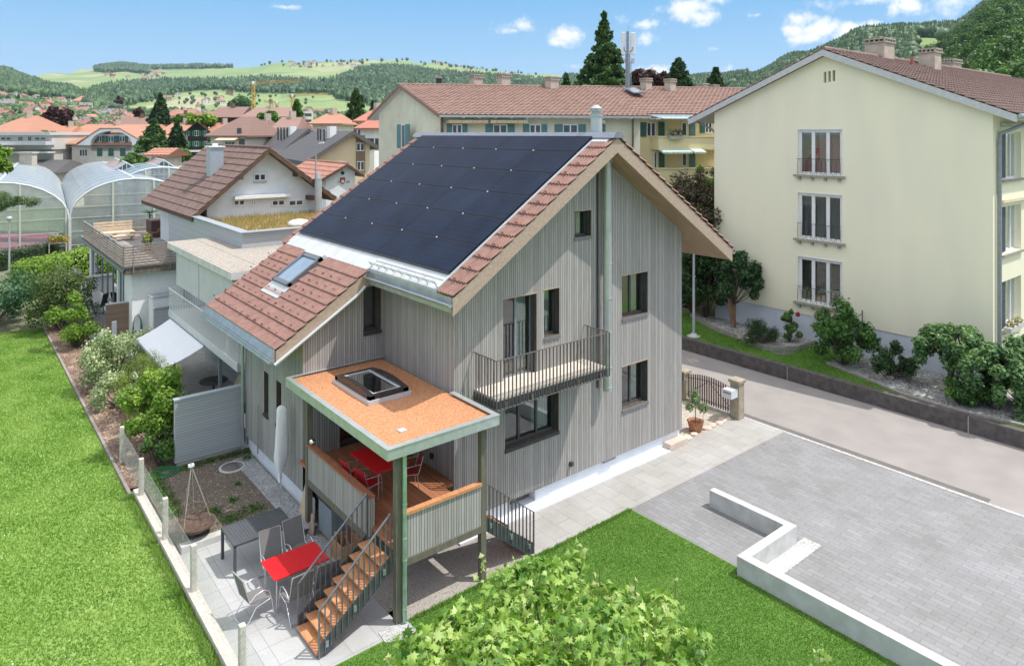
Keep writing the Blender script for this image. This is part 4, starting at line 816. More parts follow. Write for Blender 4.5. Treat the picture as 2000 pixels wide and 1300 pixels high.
for i in range(60): r.cyl(ap+Vector((i*.42,0,.02)),ap+Vector((i*.42+.44,0,.05)),.13,.11,7)
r.build('roof_tiles',BTILE,R3)
r=M()
for q in (eLr,eRr): r.hexa([q+Vector((-.03,0,-.3)),ap+Vector((-.03,0,-.3)),ap+Vector((.02,0,-.3)),q+Vector((.02,0,-.3)),q+Vector((-.03,0,-.02)),ap+Vector((-.03,0,-.02)),ap+Vector((.02,0,-.02)),q+Vector((.02,0,-.02))])
r.build('barge_board',EAVEG,R3)
r=M(); halfgutter(r,0,0,0,1); r=M(); r.tube([(20.75,-6.1,10.75),(50,-6.1,10.75)],.07); r.tube([(20.75,8.62,10.78),(50,8.62,10.78)],.07); r.build('gutter',ZINC,R3)
dpm=mat('downpipe_grey',(.28,.30,.32),(.23,.25,.27),.5); r=M(); r.tube([(23.6,-6.0,10.7),(22.0,-5.6,10.3),(21.42,-5.30,10.1),(21.38,-5.28,9.8),(21.38,-5.28,.8)],.075); r.build('downpipe',dpm,A1)
r=M(); r.tube([(21.2,8.3,10.7),(21.3,7.5,10.3),(21.4,7.23,10.0)],.06); r.build('downpipe',dpm,A1)
IRON=mat('thin_iron',(.10,.11,.13),(.08,.09,.1),.5)
for i,(s0,s1,z0,z1) in enumerate(gwin):
    gl=glass('flat_glass',(.72,.76,.74),1.1)
    f=window(A1,FY,s0,s1,z0,z1,.10,WHT,gl,3,.13,mat('lit_room',(.5,.48,.44),(.34,.33,.3),.9,scale=1.5),sill=.16,sm=mat('sill_stone',(.36,.33,.29),(.28,.26,.23),.9,scale=8),cur=[(s0+.75,s1-.12)] if i==0 and 0 else ([(s0+.1,s1-.1)] if i==1 else ([(s1-1.15,s1-.1)] if i==2 else [])),cm=mat('net_curtain',(.55,.55,.57),(.44,.44,.46),.9,scale=30,stretch=(1,1,.05)) if i==1 else CURTW,over=.16)
    a=M(); 
    for k in range(4): x=s0+.1+(s1-s0-.2)*k/3; FY.box(a,x-.05,x+.05,0,.12,z0-.24,z0-.09)
    a.build('corbels',MATS['sill_stone'],f)
    a=M(); FY.box(a,s0-.03,s1+.03,.0,.02,z1,z1+.05); FY.box(a,s0-.03,s0,.0,.02,z0,z1); FY.box(a,s1,s1+.03,.0,.02,z0,z1); a.build('surround',WHT,f)
    a=M(); n=9; zt_=z0+.72; q=FY.p(s0-.02,.10,zt_); a.tube([FY.p(s0-.02,.1,zt_),FY.p(s1+.02,.1,zt_)],.012,5)
    for k in range(n):
        xa=s0+(s1-s0)*(k+.12)/n; xb=s0+(s1-s0)*(k+.88)/n; c=(xa+xb)/2
        a.tube([FY.p(xa,.1,zt_),FY.p(xa,.1,z0+.14),FY.p(xa+.03,.1,z0+.06),FY.p(c,.1,z0+.03),FY.p(xb-.03,.1,z0+.06),FY.p(xb,.1,z0+.14),FY.p(xb,.1,zt_)] if k%2 else [FY.p(xa,.1,z0+.03),FY.p(xa,.1,zt_-.12),FY.p(c,.1,zt_-.03),FY.p(xb,.1,zt_-.12),FY.p(xb,.1,z0+.03)],.009,4)
    a.build('window_railing',IRON,f)
    if i==2: a=M(); FY.box(a,s0+.3,s1-.5,-.8,-.4,z0+1.05,z0+1.2); a.build('red_lamp',REDP,f); a=M(); [FY.box(a,s0+.35+.2*k,s0+.45+.2*k,-.7,-.62,z0+.75,z0+.9) for k in range(7)]; a.build('white_ornaments',WHT,f)
    if i==0:
        a=M(); a.lathe(FY.p(s0+.95,-.35,z0+.05),[(0,0),(.12,0),(.15,.3),(0,.3)],12); a.lathe(FY.p(s1-.25,-.35,z0+.05),[(0,0),(.09,0),(.11,.2),(0,.2)],12); a.build('flower_pot',mat('yellow_pot',(.65,.38,.05),(.55,.3,.04),.5),f)
        leafcloud('house_plants',foliage('indoor_leaves',[(.03,.07,.02),(.09,.16,.04),(.18,.26,.1)]),f,[FY.p(s0+.4,-.35,z0+.5),FY.p(s0+1.0,-.35,z0+.65),FY.p(s1-.4,-.35,z0+.5)],[.3,.3,.28],500,.06,3)
for s0,s1,z0,z1 in swin:
    f=window(A1,FYS,s0,s1,z0,z1,.2,WHT,GLD,4,.07,DARKIN,sill=.1,sm=MATS['sill_stone'])
    a=M(); k=Fr2(FYS.p(s0,0,0),Vector((.35,.0,0)),(0,-1,0)); FYS.box(a,s0+.02,s0+.75,-.12,-.08,z0+.05,z1-.03)
    for j in range(16): FYS.box(a,s0+.08,s0+.7,-.08,-.06,z0+.12+j*(z1-z0-.2)/16,z0+.17+j*(z1-z0-.2)/16)
    a.build('shutter',DKS,f)
for z in (7.42,): a=M(); FYS.box(a,.75,4.2,.02,.14,z,z+.12); a.build('awning_box',mat('awning_orange',(.75,.55,.3),(.7,.65,.55),.8,scale=8),A1)
a=M(); FYS.box(a,.8,4.2,.02,.16,10.35,10.5); a.build('awning_box',EAVEG,A1)
a=M(); FYS.box(a,1.0,2.6,.05,.3,2.42,2.62); b_=a.build('flower_box',CONCW,A1); leafcloud('flowers',foliage('box_flowers',[(.2,.1,.05),(.25,.22,.07),(.35,.32,.15)]),b_,[FYS.p(1.3,.18,2.72),FYS.p(1.8,.18,2.7),FYS.p(2.3,.18,2.72)],[.16,.16,.16],300,.04,8)
chimney(R3,(26.9,1.5),1.15,.95,13.2,14.85); chimney(R3,(30.6,.55),.85,.8,12.9,14.55); chimney(R3,(36.4,1.5),1.3,.6,13.3,14.45)
a=M(); a.cyl((28.0,.4,13.2),(28.0,.4,13.95),.09,n=8); a.build('vent_pipe',mat('red_vent',(.4,.15,.1),(.3,.1,.08),.6),R3)
for y in (-.35,-3.1):
    t=thing('clothes_bracket','folding drying bracket on the yellow wall '+('above the tall green bush' if y>-1 else 'left of the weeping tree'),'bracket',(21,y,2)); a=M(); z=2.25; a.cyl((20.95,y,z-.9),(20.95,y,z+.25),.02,n=6); a.cyl((20.95,y,z+.1),(20.0,y+.25,z-.25),.015,n=6); a.cyl((20.95,y,z-.3),(20.5,y+.1,z-.05),.012,n=6); a.build('arms',IRON,t)
# ---- strip across the road
t=thing('retaining_wall','dark stained concrete retaining wall along the far side of the road','wall',(17.2,0,0)); a=M(); RWM=mat('stained_concrete',(.14,.12,.115),(.07,.062,.06),.92,scale=5,bump=.4,detail=9,contrast=(.3,.75))
for i in range(-9,10): a.box(17.12,17.40,i*6.55+.95,(i+1)*6.55+.93,-.1,.55)
a.build('wall',RWM,t,bevel=.015); a=M(); a.box(17.13,17.39,-58,66,-.1,.53); a.build('joint_filler',CONC,t)
sheet('verge_lawn',[(17.38,-60),(21.04,-60),(21.04,70),(17.38,70)],.50,LAWN)
def curb(label,pts,z0,z1,w=.12):
    a=M()
    for p,q in zip(pts[:-1],pts[1:]):
        d=(q-p); d.z=0; d.normalize(); n=Vector((-d.y,d.x,0))*w/2; P=[p-n,q-n,q+n,p+n]; a.prism([(k.x,k.y,z0) for k in P],(0,0,z1-z0))
    return tag(a.build('bed_edging',mat('edging_stone',(.36,.33,.29),(.25,.23,.2),.9,scale=7,bump=.2)),label,'edging')
e1=[gz(u,v,.62) for u,v in ((1350,615),(1372,628),(1400,642),(1450,661),(1490,677),(1515,681),(1556,679))]; e1.append(Vector((21.0,e1[-1].y-.1,.62)))
curb('raised stone edging around the left pebble bed at the yellow wall',e1,.4,.72)
e2=[gz(u,v,.56) for u,v in ((1615,708),(1650,722),(1700,742),(1760,768),(1850,795),(1920,812),(2020,835))]; curb('low stone edging along the pebble bed under the weeping tree',e2,.4,.6)
def bed(pts,z): a=M(); P=[Vector((p.x,p.y,z)) for p in pts]; Q=[Vector((21.02,p.y,z)) for p in pts]; [a.quad(P[i],P[i+1],Q[i+1],Q[i]) for i in range(len(P)-1)]; return struct(a.build('pebble_bed',PEB))
bed(e1,.66); bed(e2,.545)
g=random.Random(4)
for i,(u,v,r) in enumerate(((1446,660,.2),(1738,766-28,.16),(1850,757,.3),(1868,765,.26),(1880,768,.16))): p=gz(u,v,.6); rock('boulder','rounded boulder number on pebbles','' or (p.x,p.y,.62) ,(r,r,r*.7),mat('boulder_stone',(.42,.38,.31),(.3,.27,.22),.9,scale=6),'boulder',seed=i+20)['label']=['pale boulder beside the trunk of the forked shrub tree','white boulder under the small dark bush','big beige boulder left of the weeping tree trunk','round beige boulder right of the weeping tree trunk','small boulder at the far right of the weeping tree trunk'][i]
a=M(); p=gz(1525,686,.51); a.lathe((p.x,p.y,.505),[(0,.02),(.52,.02),(.54,0)],28); tag(a.build('manhole',MATS['manhole_grey']),'round manhole cover in the grass in front of the yellow block','manhole')
p=gz(1352,704,-.01); a=M(); a.lathe((p.x,p.y,-.01),[(0,.012),(.3,.012),(.31,0)],20); tag(a.build('manhole',MATS['chimney_cap']),'small dark drain cover in the road beside the gate','manhole')
p=gz(1355,657,.5); t=thing('street_lamp','slim grey street lamp on the verge right of the timber house','street lamp',(p.x,p.y,.5)); LMP=mat('lamp_grey',(.45,.47,.5),(.38,.4,.43),.45,metal=.3)
a=M(); a.lathe((p.x,p.y,.5),[(.32,0),(.32,.04),(.16,.05),(.14,.14),(.07,.16)],16); a.build('base',CONCW,t); a=M(); a.cyl((p.x,p.y,.5),(p.x,p.y,4.5),.07,.05,12); a.build('pole',LMP,t)
a=M(); q=Vector((p.x,p.y,4.5)); a.hexa([q+RT*-.42+FW*-.1+ZZ*.02,q+RT*.1-FW*.1,q+RT*.1+FW*.1,q+RT*-.42+FW*.1+ZZ*.02,q+RT*-.42+FW*-.1+ZZ*.08,q+RT*.1-FW*.1+ZZ*.1,q+RT*.1+FW*.1+ZZ*.1,q+RT*-.42+FW*.1+ZZ*.08]); a.build('lamp_head',WHT,t)
# ================================================================ YELLOW BLOCKS BEHIND
def wallhouse(*a,**k): return gabled(*a,**k)
P=gz; apx=gz(780,165.5,13.4); e0=gz(858,223.5,11.2); e1_=gz(718,230,11.2); re=gz(1135,171,13.4); ed=(re-apx); ed.z=0
# keep the plan close to square to the ridge
BL=wallhouse('apartment_block','pale olive block with teal shutters directly behind the solar roof','building',apx,ed,ed.length+.2,e0,e1_,-.1,BEI,BTILE2,ov=.55,ovg=.35,tile=(BTILE2,.33,.40,SPROF),barge=mat('barge_brown',(.30,.17,.13),(.22,.12,.1),.7),soff=EAVEG)
t,RF,GF,S1,S2=BL
winpx(t,GF,785,243,793,290,1,proud=True,sh=(-1,1),shm=TEAL,sw=1.0)
for (u0,u1) in ((882,902),(962,990),(1033,1056),(1098,1128),(1160,1174)): winpx(t,S1,u0,243,u1,262,2,proud=True,sh=(-1,1),shm=TEAL,sw=.5)
a=M()
for (u0,u1) in ((868,945),(950,1022),(1152,1172)): s0,s1,z0,z1=pbox(S1,u0,235,u1,241); S1.box(a,s0,s1,.05,.5,z0,z1)
a.build('awning',mat('striped_awning',(.62,.52,.36),(.42,.33,.22),.8,scale=14,stretch=(1,1,.01)),t)
a=M(); s0,s1,z0,z1=pbox(S1,860,226,866,262); S1.box(a,s0,s0+.12,.02,.14,z0-2,z1); a.build('downpipe',BRN,t)
for i in range(14): a=M(); s=1.0+i*.95; S1.box(a,s,s+.1,.1,.5,10.98,11.06); a.build('rafter_end',WHT,t)
for (u,v,z1) in ((984,172,14.3),(930,170,14.25),(1078,172,14.1)): c=gz(u,v+3,13.1); c=at(u,v,(gz(u,171,13.4)-CP).dot(FW)-.8); chimney(RF,(c.x,c.y),.75,.6,12.6,z1)
a=M(); c=at(857,168,(gz(857,168,13.4)-CP).dot(FW)); a.cyl((c.x,c.y,13.3),(c.x,c.y,13.9),.2,.2); a.cyl((c.x,c.y,13.9),(c.x,c.y,14.1),.35,.05,10); a.build('vent_cap',ANTHR,RF)
ap2=gz(1137,169.5,13.5); e2_=gz(1241,222,11.35); e3_=ap2*2-e2_; e3_.z=11.35; re2=gz(1432,173.5,13.5); ed2=re2-ap2; ed2.z=0
BM=wallhouse('apartment_block','warm yellow block with green shutters and curved balconies behind the roof ridge','building',ap2,ed2,ed2.length+6,e2_,e3_,-.1,YEL2,BTILE2,ov=.45,ovg=.3,tile=(BTILE2,.33,.42,SPROF),barge=EAVEG,soff=EAVEG)
t,RF,GF,S1,S2=BM
for (u0,v0,u1,v1,n,sh) in ((1262,239,1280,267,2,(-1,)),(1330,239,1341,266,1,()),(1376,239,1390,260,2,(-1,)),(1276,296,1283,330,1,()),(1331,297,1341,325,1,())): winpx(t,S1,u0,v0,u1,v1,n,proud=True,sh=sh,sw=.7)
for (u0,v0,u1,v1,m_) in ((1285,238,1296,267,GRN),(1346,238,1356,270,TEAL),(1286,298,1296,332,GRN),(1346,296,1356,330,TEAL)): a=M(); s0,s1,z0,z1=pbox(S1,u0,v0,u1,v1); S1.box(a,s0,s1,.04,.12,z0,z1); a.build('shutter',m_,t)
for v0,v1 in ((268,292),(329,355)): a=M(); s0,s1,z0,z1=pbox(S1,1270,v0,1400,v1); S1.box(a,s0,s1,.0,.95,z0,z1); S1.box(a,s0-.04,s1+.04,-.0,1.0,z1,z1+.08); a.build('balcony',YEL2,t)
a=M(); s0,s1,z0,z1=pbox(S1,1254,224,1352,234); S1.box(a,s0,s1,.9,.93,z0,z0+.08); a.hexa([S1.p(s0,.1,z1),S1.p(s1,.1,z1),S1.p(s1,1.5,z0),S1.p(s0+.6,1.5,z0),S1.p(s0,.1,z1+.05),S1.p(s1,.1,z1+.05),S1.p(s1,1.5,z0+.05),S1.p(s0+.6,1.5,z0+.05)]); a.build('glass_canopy',mat('canopy_glass',(.35,.42,.46),(.28,.35,.38),.15),t)
for (u0,u1) in ((1270,1326),(1330,1352)): a=M(); s0,s1,z0,z1=pbox(S1,u0,292,u1,299); a.hexa([S1.p(s0,.9,z0+.25),S1.p(s1,.9,z0+.25),S1.p(s1,1.5,z0),S1.p(s0,1.5,z0),S1.p(s0,.9,z0+.3),S1.p(s1,.9,z0+.3),S1.p(s1,1.5,z0+.12),S1.p(s0,1.5,z0+.12)]); a.build('awning',mat('green_striped_awning',(.62,.72,.68),(.38,.52,.46),.8,scale=9,stretch=(1,1,.01)),t)
a=M(); s0,s1,z0,z1=pbox(S1,1288,262,1312,271); S1.box(a,s0,s1,.95,1.25,z0,z0+.2); b_=a.build('flower_box',CONC,t); leafcloud('box_plants',foliage('box_green',[(.05,.1,.04),(.12,.18,.08),(.2,.22,.14)]),b_,[S1.p(s0+(s1-s0)*k,1.1,z0+.35) for k in (.15,.5,.85)],[.28]*3,220,.07,4)
for (u,v,z1) in ((1262,166,14.15),(1309,167,14.1),(1373,168,13.9),(1393,170,13.8)): c=at(u,v,(gz(u,172,13.5)-CP).dot(FW)-(1.0 if u<1350 else -1)); chimney(RF,(c.x,c.y),.65,.55,12.7,z1)
a=M(); c=at(1235,178,(gz(1235,178,13.9)-CP).dot(FW)); s=S1; 
q0=gz(1224,172,14.0);q1=gz(1257,182,13.55) ; a=M(); a.bar(at(1228,172.5,50.4),at(1250,182,48.4),.9,.08); a.build('roof_hatch',mat('hatch_dark',(.08,.1,.12),(.2,.24,.28),.2,scale=3),RF)
a=M(); a.tube([at(1238,224,43.6),at(1236,232,43.4),at(1236,290,43.4)],.06); a.build('downpipe',BRN,t)
# phone mast on the roof
Dm=51.3; t=thing('antenna_mast','mobile phone mast with tall white antenna panels on the yellow block roof','antenna mast',at(1227,172,Dm))
mm=mat('mast_steel',(.30,.32,.36),(.22,.24,.28),.5,metal=.3); c=lambda u,v:at(u,v,Dm)
a=M()
for du in (-2.8,2.8): a.tube([c(1226+du,172),c(1226+du,105)],.07,6)
a.tube([c(1226,172),c(1226,62)],.10,8); a.tube([c(1226.5,62),c(1227,50)],.015,5)
for v in range(110,172,7): a.bar(c(1223,v),c(1229,v),.05,.05)
for v in range(112,170,4): a.bar(c(1230.5,v),c(1232.5,v),.025,.025)
a.tube([c(1232.5,172),c(1232.5,120)],.025,5); a.tube([c(1223,102),c(1219,98),c(1219,92)],.04,5); a.tube([c(1229,102),c(1235,98),c(1236,92)],.04,5); a.build('lattice_mast',mm,t)
for (u0,u1,v0,v1) in ((1214.5,1222,63,107),(1232,1241,64,107),(1224.5,1229,67,100)):
    a=M(); p=c(u0,v1);q=c(u1,v1);h=c(u0,v0).z-p.z; a.hexa([p,q,q+FW*.25,p+FW*.25,p+ZZ*h,q+ZZ*h,q+FW*.25+ZZ*h,p+FW*.25+ZZ*h]); a.build('antenna_panel',WHT,t,bevel=.04)
for (u0,u1,v0,v1) in ((1234,1239.5,114,124),(1219.5,1222,116,122)): a=M(); p=c(u0,v1);q=c(u1,v1);h=c(u0,v0).z-p.z; a.hexa([p,q,q+FW*.25,p+FW*.25,p+ZZ*h,q+ZZ*h,q+FW*.25+ZZ*h,p+FW*.25+ZZ*h]); a.build('radio_unit',EAVEG,t)
# ================================================================ NEIGHBOUR HOUSE (flat roofs, grey cladding)
N=thing('neighbour_house','grey clad flat roofed neighbour house with planted roof and white balcony','house',(2,15,0))
FN=Fr((-.75,0,0),(0,-1,0)); w=M(); wallholes(w,FN,(-18.3,-8.9),.1,lambda s:5.2,[(-16.2,-15.5,2.7,4.4),(-12.6,-10.4,.15,2.2),(-13.5,-10.0,2.6,4.6)],.15,0); w.box(-.75,6,18.3,18.5,.1,5.2); w.quad((-.75,8.9,.1),(6,8.9,.1),(6,8.9,5.2),(-.75,8.9,5.2)); w.build('wall',GSL,N)
window(N,FN,-16.2,-15.5,2.7,4.4,.1,FRG,GLD,1,.06,DARKIN); window(N,FN,-12.6,-10.4,.15,2.2,.1,FRG,GLD,2,.06,DARKIN); window(N,FN,-13.5,-10.0,2.6,4.6,.1,FRG,GLD,3,.06,DARKIN)
ROOFG=gravelmat('roof_gravel_grey',(.24,.21,.18),(.36,.32,.28),(.46,.42,.38),30)
a=M(); a.box(-2.34,6,9.7,18.3,5.2,5.46); RN_=a.build('lower_roof',mat('roof_edge_concrete',(.63,.60,.60),(.52,.50,.50),.8,scale=2.5),N); a=M(); a.box(-2.3,6,9.74,18.26,5.462,5.475); a.box(-1.25,-.9,10.6,18.26,5.476,5.485); a.build('roof_gravel',ROOFG,RN_)
a=M(); a.box(-.46,7,14.4,14.5,5.46,6.1); a.box(-.46,-.36,14.5,26.2,5.2,6.1); a.box(-.46,7,26.2,26.3,5.2,6.1); a.box(-.46,-.36,18.3,26.2,.1,5.2); PN=a.build('penthouse_wall',GSL,N)
a=M(); a.box(-.56,-.16,14.25,26.4,6.1,6.14); a.box(-.16,7,14.25,14.62,6.1,6.14); a.box(-.16,7,26.1,26.4,6.1,6.14); a.build('parapet_cap',CAPG,PN)
a=M(); a.box(-.2,7,14.6,26.1,5.6,5.80); a.build('roof_soil',mat('sedum_soil',(.36,.30,.12),(.26,.16,.09),.9,scale=2.2),N)
a=M(); a.box(-.3,7,26.0,26.1,5.8,6.1); a.build('inner_parapet',CONC,N)
gv=np.random.default_rng(2); n=9000; bx=gv.uniform(-.1,6.5,n); by=gv.uniform(14.7,26,n); hh=gv.uniform(.05,.3,n)*(.6+.6*(by-14)/12); dx=gv.normal(0,.05,n); V=np.stack([np.stack([bx-.02,by,5.79+0*bx],1),np.stack([bx+.02,by+.01,5.79+0*bx],1),np.stack([bx+dx,by+dx*.3,5.8+hh],1)],1)
stuff(npmesh('roof_meadow',V.reshape(-1,3),np.arange(3*n).reshape(-1,3),foliage('dry_meadow',[(.22,.11,.06),(.27,.23,.08),(.42,.36,.16),(.36,.19,.12)],patch=.8)),'dry reddish yellow meadow plants growing on the neighbour flat roof','roof meadow')
a=M(); c=gz(584,432,6.0); a.lathe((c.x,c.y,5.85),[(.5,0),(.48,.12),(.35,.2),(.15,.24),(0,.25)],20); a.build('roof_dome',WHT,N)
a=M(); c=at(621.5,400,37.5); a.cyl((c.x,c.y,5.4),(c.x,c.y,7.6),.19,n=16); a.cyl((c.x,c.y,7.6),(c.x,c.y,7.68),.17,n=16); a.cyl((c.x,c.y,7.68),(c.x,c.y,7.98),.2,.15,16); a.build('flue',MATS['flue_steel'],N)
a=M(); a.box(-2.3,-.75,9.2,18.3,2.28,2.5); BN=a.build('balcony',mat('balcony_white_edge',(.62,.63,.63),(.54,.55,.55),.7),N)
a=M()
for z in (2.52,3.47): a.box(-2.29,-2.26,9.25,18.3,z,z+.03); a.box(-2.26,-.8,18.27,18.3,z,z+.03); a.box(-2.26,-.8,9.22,9.25,z,z+.03)
for i in range(78): y=9.25+i*.1163; a.box(-2.283,-2.272,y,y+.014,2.5,3.48)
for i in range(14): x=-2.26+i*.105; a.box(x,x+.03,18.27,18.285,2.5,3.48); a.box(x,x+.03,9.22,9.235,2.5,3.48)
a.build('railing',WHT,BN)
a=M(); a.box(-2.22,-2.2,9.9,13.9,3.8,5.22); a.box(-2.22,-2.2,14.0,17.3,3.8,5.22); a.build('sun_blind',mat('blind_fabric',(.54,.53,.55),(.50,.49,.51),.9,scale=1.5),N)
a=M(); a.box(-2.2,-2.1,11.5,11.6,.1,2.3); a.box(-2.2,-2.1,17.9,18,.1,2.3); a.build('post',FRG,N)
t=thing('awning','large white fabric awning sloping down from the neighbour balcony','awning',(-3.2,14,2)); p0=Vector((-2.32,17.85,2.26));p1=Vector((-2.32,12.9,2.26)); p2=gz(317,721,1.68); p3=gz(264,663,1.68)
a=M(); 
for k in range(8):
    f0=k/8;f1=(k+1)/8; sg=lambda f,s:Vector((0,0,-.05*math.sin(math.pi*f)))
    a.hexa([p0.lerp(p3,f0)+sg(f0,0),p1.lerp(p2,f0)+sg(f0,0),p1.lerp(p2,f1)+sg(f1,0),p0.lerp(p3,f1)+sg(f1,0)]+[q+ZZ*.012 for q in (p0.lerp(p3,f0)+sg(f0,0),p1.lerp(p2,f0)+sg(f0,0),p1.lerp(p2,f1)+sg(f1,0),p0.lerp(p3,f1)+sg(f1,0))])
a.build('cloth',mat('awning_cloth',(.80,.81,.84),(.76,.77,.80),.85),t); a=M(); a.bar(p3,p2,.06,.06); a.bar(p0+Vector((.02,0,0)),p1+Vector((.02,0,0)),.08,.08); a.build('front_bar',FRG,t); a=M(); a.tube([p0+Vector((0,-.8,-.08)),(p0+p3)/2+Vector((0,-1.3,-.15)),p3.lerp(p2,.15)],.02,6); a.tube([p1+Vector((0,.8,-.08)),(p1+p2)/2+Vector((0,1.0,-.15)),p2.lerp(p3,.15)],.02,6); a.build('folding_arms',FRG,t)
# terrace building
TB=thing('terrace_building','white low building with slatted roof terrace railing left of the neighbour house','building',(-1,30,0)); SLT=mat('grey_brown_slat',(.30,.245,.21),(.20,.16,.14),.8,scale=8,stretch=(1,.3,2))
FT=Fr((-2.75,0,0),(0,-1,0)); w=M(); wallholes(w,FT,(-36,-23.35),.1,lambda s:3.35,[(-35.5,-27.2,.9,3.1),(-26.8,-25.2,.25,3.05)],.15,0); w.quad((-2.75,23.35,.1),(1.5,23.35,.1),(1.5,23.35,3.4),(-2.75,23.35,3.4)); w.box(-2.7,5,35.9,36,.1,3.3); w.build('wall',mat('terrace_white',(.82,.82,.81),(.76,.76,.76),.85),TB)
for i in range(5): window(TB,FT,-35.5+i*1.66,-33.84+i*1.66,.9,3.1,.08,FRG,GLD,1,.07,DARKIN)
window(TB,FT,-26.8,-25.2,.25,3.05,.08,FRG,GLD,2,.07,DARKIN)
a=M(); a.box(-3.2,1.2,22.85,36,3.72,3.80); a.build('terrace_floor',planks('terrace_boards',.13,[(0,(.22,.19,.18)),(1,(.36,.32,.30))],axis='x'),TB); a=M(); a.box(-3.15,1.5,22.9,36,3.4,3.72); a.build('fascia',planks('fascia_boards',.12,[(0,(.13,.1,.085)),(1,(.2,.16,.13))]),TB)
a=M(); a.box(-3.22,-3.17,22.85,36,3.5,3.66); a.build('metal_beam',FRG,TB)
a=M()
for k in range(8): z=3.78+k*.125; a.box(-3.24,-3.215,22.86,34.9,z,z+.085); a.box(-3.21,1.2,22.83,22.855,z,z+.085)
for k in range(7): z=3.80+k*.135; a.box(-.6,1.3,34.9,34.93,z,z+.08)
a.build('railing_slats',SLT,TB); a=M(); a.box(-3.25,-3.19,22.82,34.95,4.80,4.83); a.box(-3.19,1.2,22.82,22.88,4.80,4.83); a.box(-3.19,-.5,34.9,34.96,4.80,4.83)
for y in (22.85,25,27.2,29.4,31.6,34.9): a.box(-3.215,-3.17,y,y+.04,3.5,4.8)
for x in (-2.8,-1.2,.2): a.box(x,x+.04,22.8,22.83,3.5,4.8)
a.build('railing_frame',FRG,TB)
def fgz(u,v): return gz(u,v,3.82)
PAL=mat('pallet_wood',(.66,.52,.38),(.52,.4,.28),.8,scale=6)
t=thing('pallet_sofa','pale pallet wood sofa along the terrace railing','sofa',(-1.6,33.6,3.8)); a=M(); [a.box(-2.75,-.65,34.55,34.62,4.1+k*.16,4.22+k*.16) for k in range(4)]; a.build('backrest',PAL,t); a=M(); a.box(-2.75,-.65,33.6,34.5,4.05,4.12); [a.box(x,x+.12,33.65,34.45,3.82,4.05) for x in (-2.7,-1.75,-.8)]; a.build('seat',PAL,t)
t=thing('pallet_table','low pale pallet wood table in front of the pallet sofa','table',(-1.5,32.4,3.8)); a=M(); [a.box(-2.1,-.95,32.0+k*.15,32.12+k*.15,4.05,4.09) for k in range(5)]; a.build('tabletop',PAL,t)
for x in (-2.05,-1.1): a=M(); a.box(x,x+.1,32.05,32.7,3.82,4.05); a.build('leg',PAL,t)
c=fgz(310,452); t=thing('hammock_chair','red hammock chair on a dark stand on the roof terrace','hammock chair',c); a=M(); a.tube([c+Vector((.5,0,0)),c+Vector((.5,0,.9))],.03); a.tube([c+Vector((-.5,0,0)),c+Vector((-.5,0,1.15))],.03); a.box(c.x-.55,c.x+.55,c.y-.3,c.y+.3,3.82,3.86); a.build('stand',ANTHR,t)
a=M(); n=10; [a.quad(c+Vector((-.5+i/n,-.25,1.15-.25*i/n-.5*math.sin(math.pi*i/n))),c+Vector((-.5+(i+1)/n,-.25,1.15-.25*(i+1)/n-.5*math.sin(math.pi*(i+1)/n))),c+Vector((-.5+(i+1)/n,.25,1.2-.25*(i+1)/n-.45*math.sin(math.pi*(i+1)/n))),c+Vector((-.5+i/n,.25,1.2-.25*i/n-.45*math.sin(math.pi*i/n)))) for i in range(n)]; a.build('cloth',mat('red_cloth',(.5,.08,.09),(.38,.06,.07),.9,scale=20),t)
t=thing('rattan_box','dark brown rattan storage bench at the back of the roof terrace','bench',(.6,33.5,3.8)); a=M(); a.box(.1,1.2,33.0,34.4,3.82,4.75); a.build('body',mat('rattan',(.10,.055,.05),(.07,.04,.035),.8,scale=20),t,bevel=.03); a=M(); a.box(.0,1.25,32.2,33.0,3.82,4.1); a.build('seat',MATS['rattan'],t)
FOLY=foliage('yellow_green_leaves',[(.12,.16,.03),(.25,.28,.06),(.42,.36,.10)])
def shrub(name,label,cat,c,blobs,m,n,size,stem=None,group=None,seed=1,out=.6,asp=.6,pot=None,shell=.45):
    """blobs: offsets and radii round the base point c"""
    c=Vector(c); t=thing(name,label,cat,c,group)
    cen=[(c.x+b[0],c.y+b[1],c.z+b[2]) for b in blobs]; rad=[(b[3],b[3],b[4] if len(b)>4 else b[3]) for b in blobs]
    leafcloud('leaves',m,t,cen,rad,n,size,seed,out=out,asp=asp,shell=shell)
    a=M(); g=random.Random(seed)
    for q,r in zip(cen,rad): a.tube([c+Vector((g.uniform(-.05,.05),g.uniform(-.05,.05),-.03)),(c+Vector(q))/2+Vector((0,0,-.05)),Vector(q)],[stem or .025,(stem or .025)*.6,.008],5)
    a.build('stem',BARKM,t)
    if pot: a=M(); a.lathe(c-ZZ*pot[1],[(0,0),(pot[0]*.8,0),(pot[0],pot[1]),(0,pot[1])],14); a.build('pot',pot[2],t)
    return t
BARKM=mat('bark',(.14,.10,.075),(.08,.06,.045),.9,scale=10,bump=.3)
c=fgz(288,490); shrub('potted_plant','yellow green potted plant near the terrace front railing','potted plant',c+ZZ*.25,[(0,0,.35,.3,.38)],FOLY,350,.06,pot=(.2,.25,TER),seed=3)
c=fgz(316,462); shrub('potted_plant','small flowering pot beside the red hammock chair','potted plant',c+ZZ*.2,[(0,0,.2,.25,.2)],foliage('mixed_flowers',[(.1,.14,.04),(.4,.3,.08),(.5,.12,.06)]),200,.05,pot=(.18,.2,TER),seed=4)
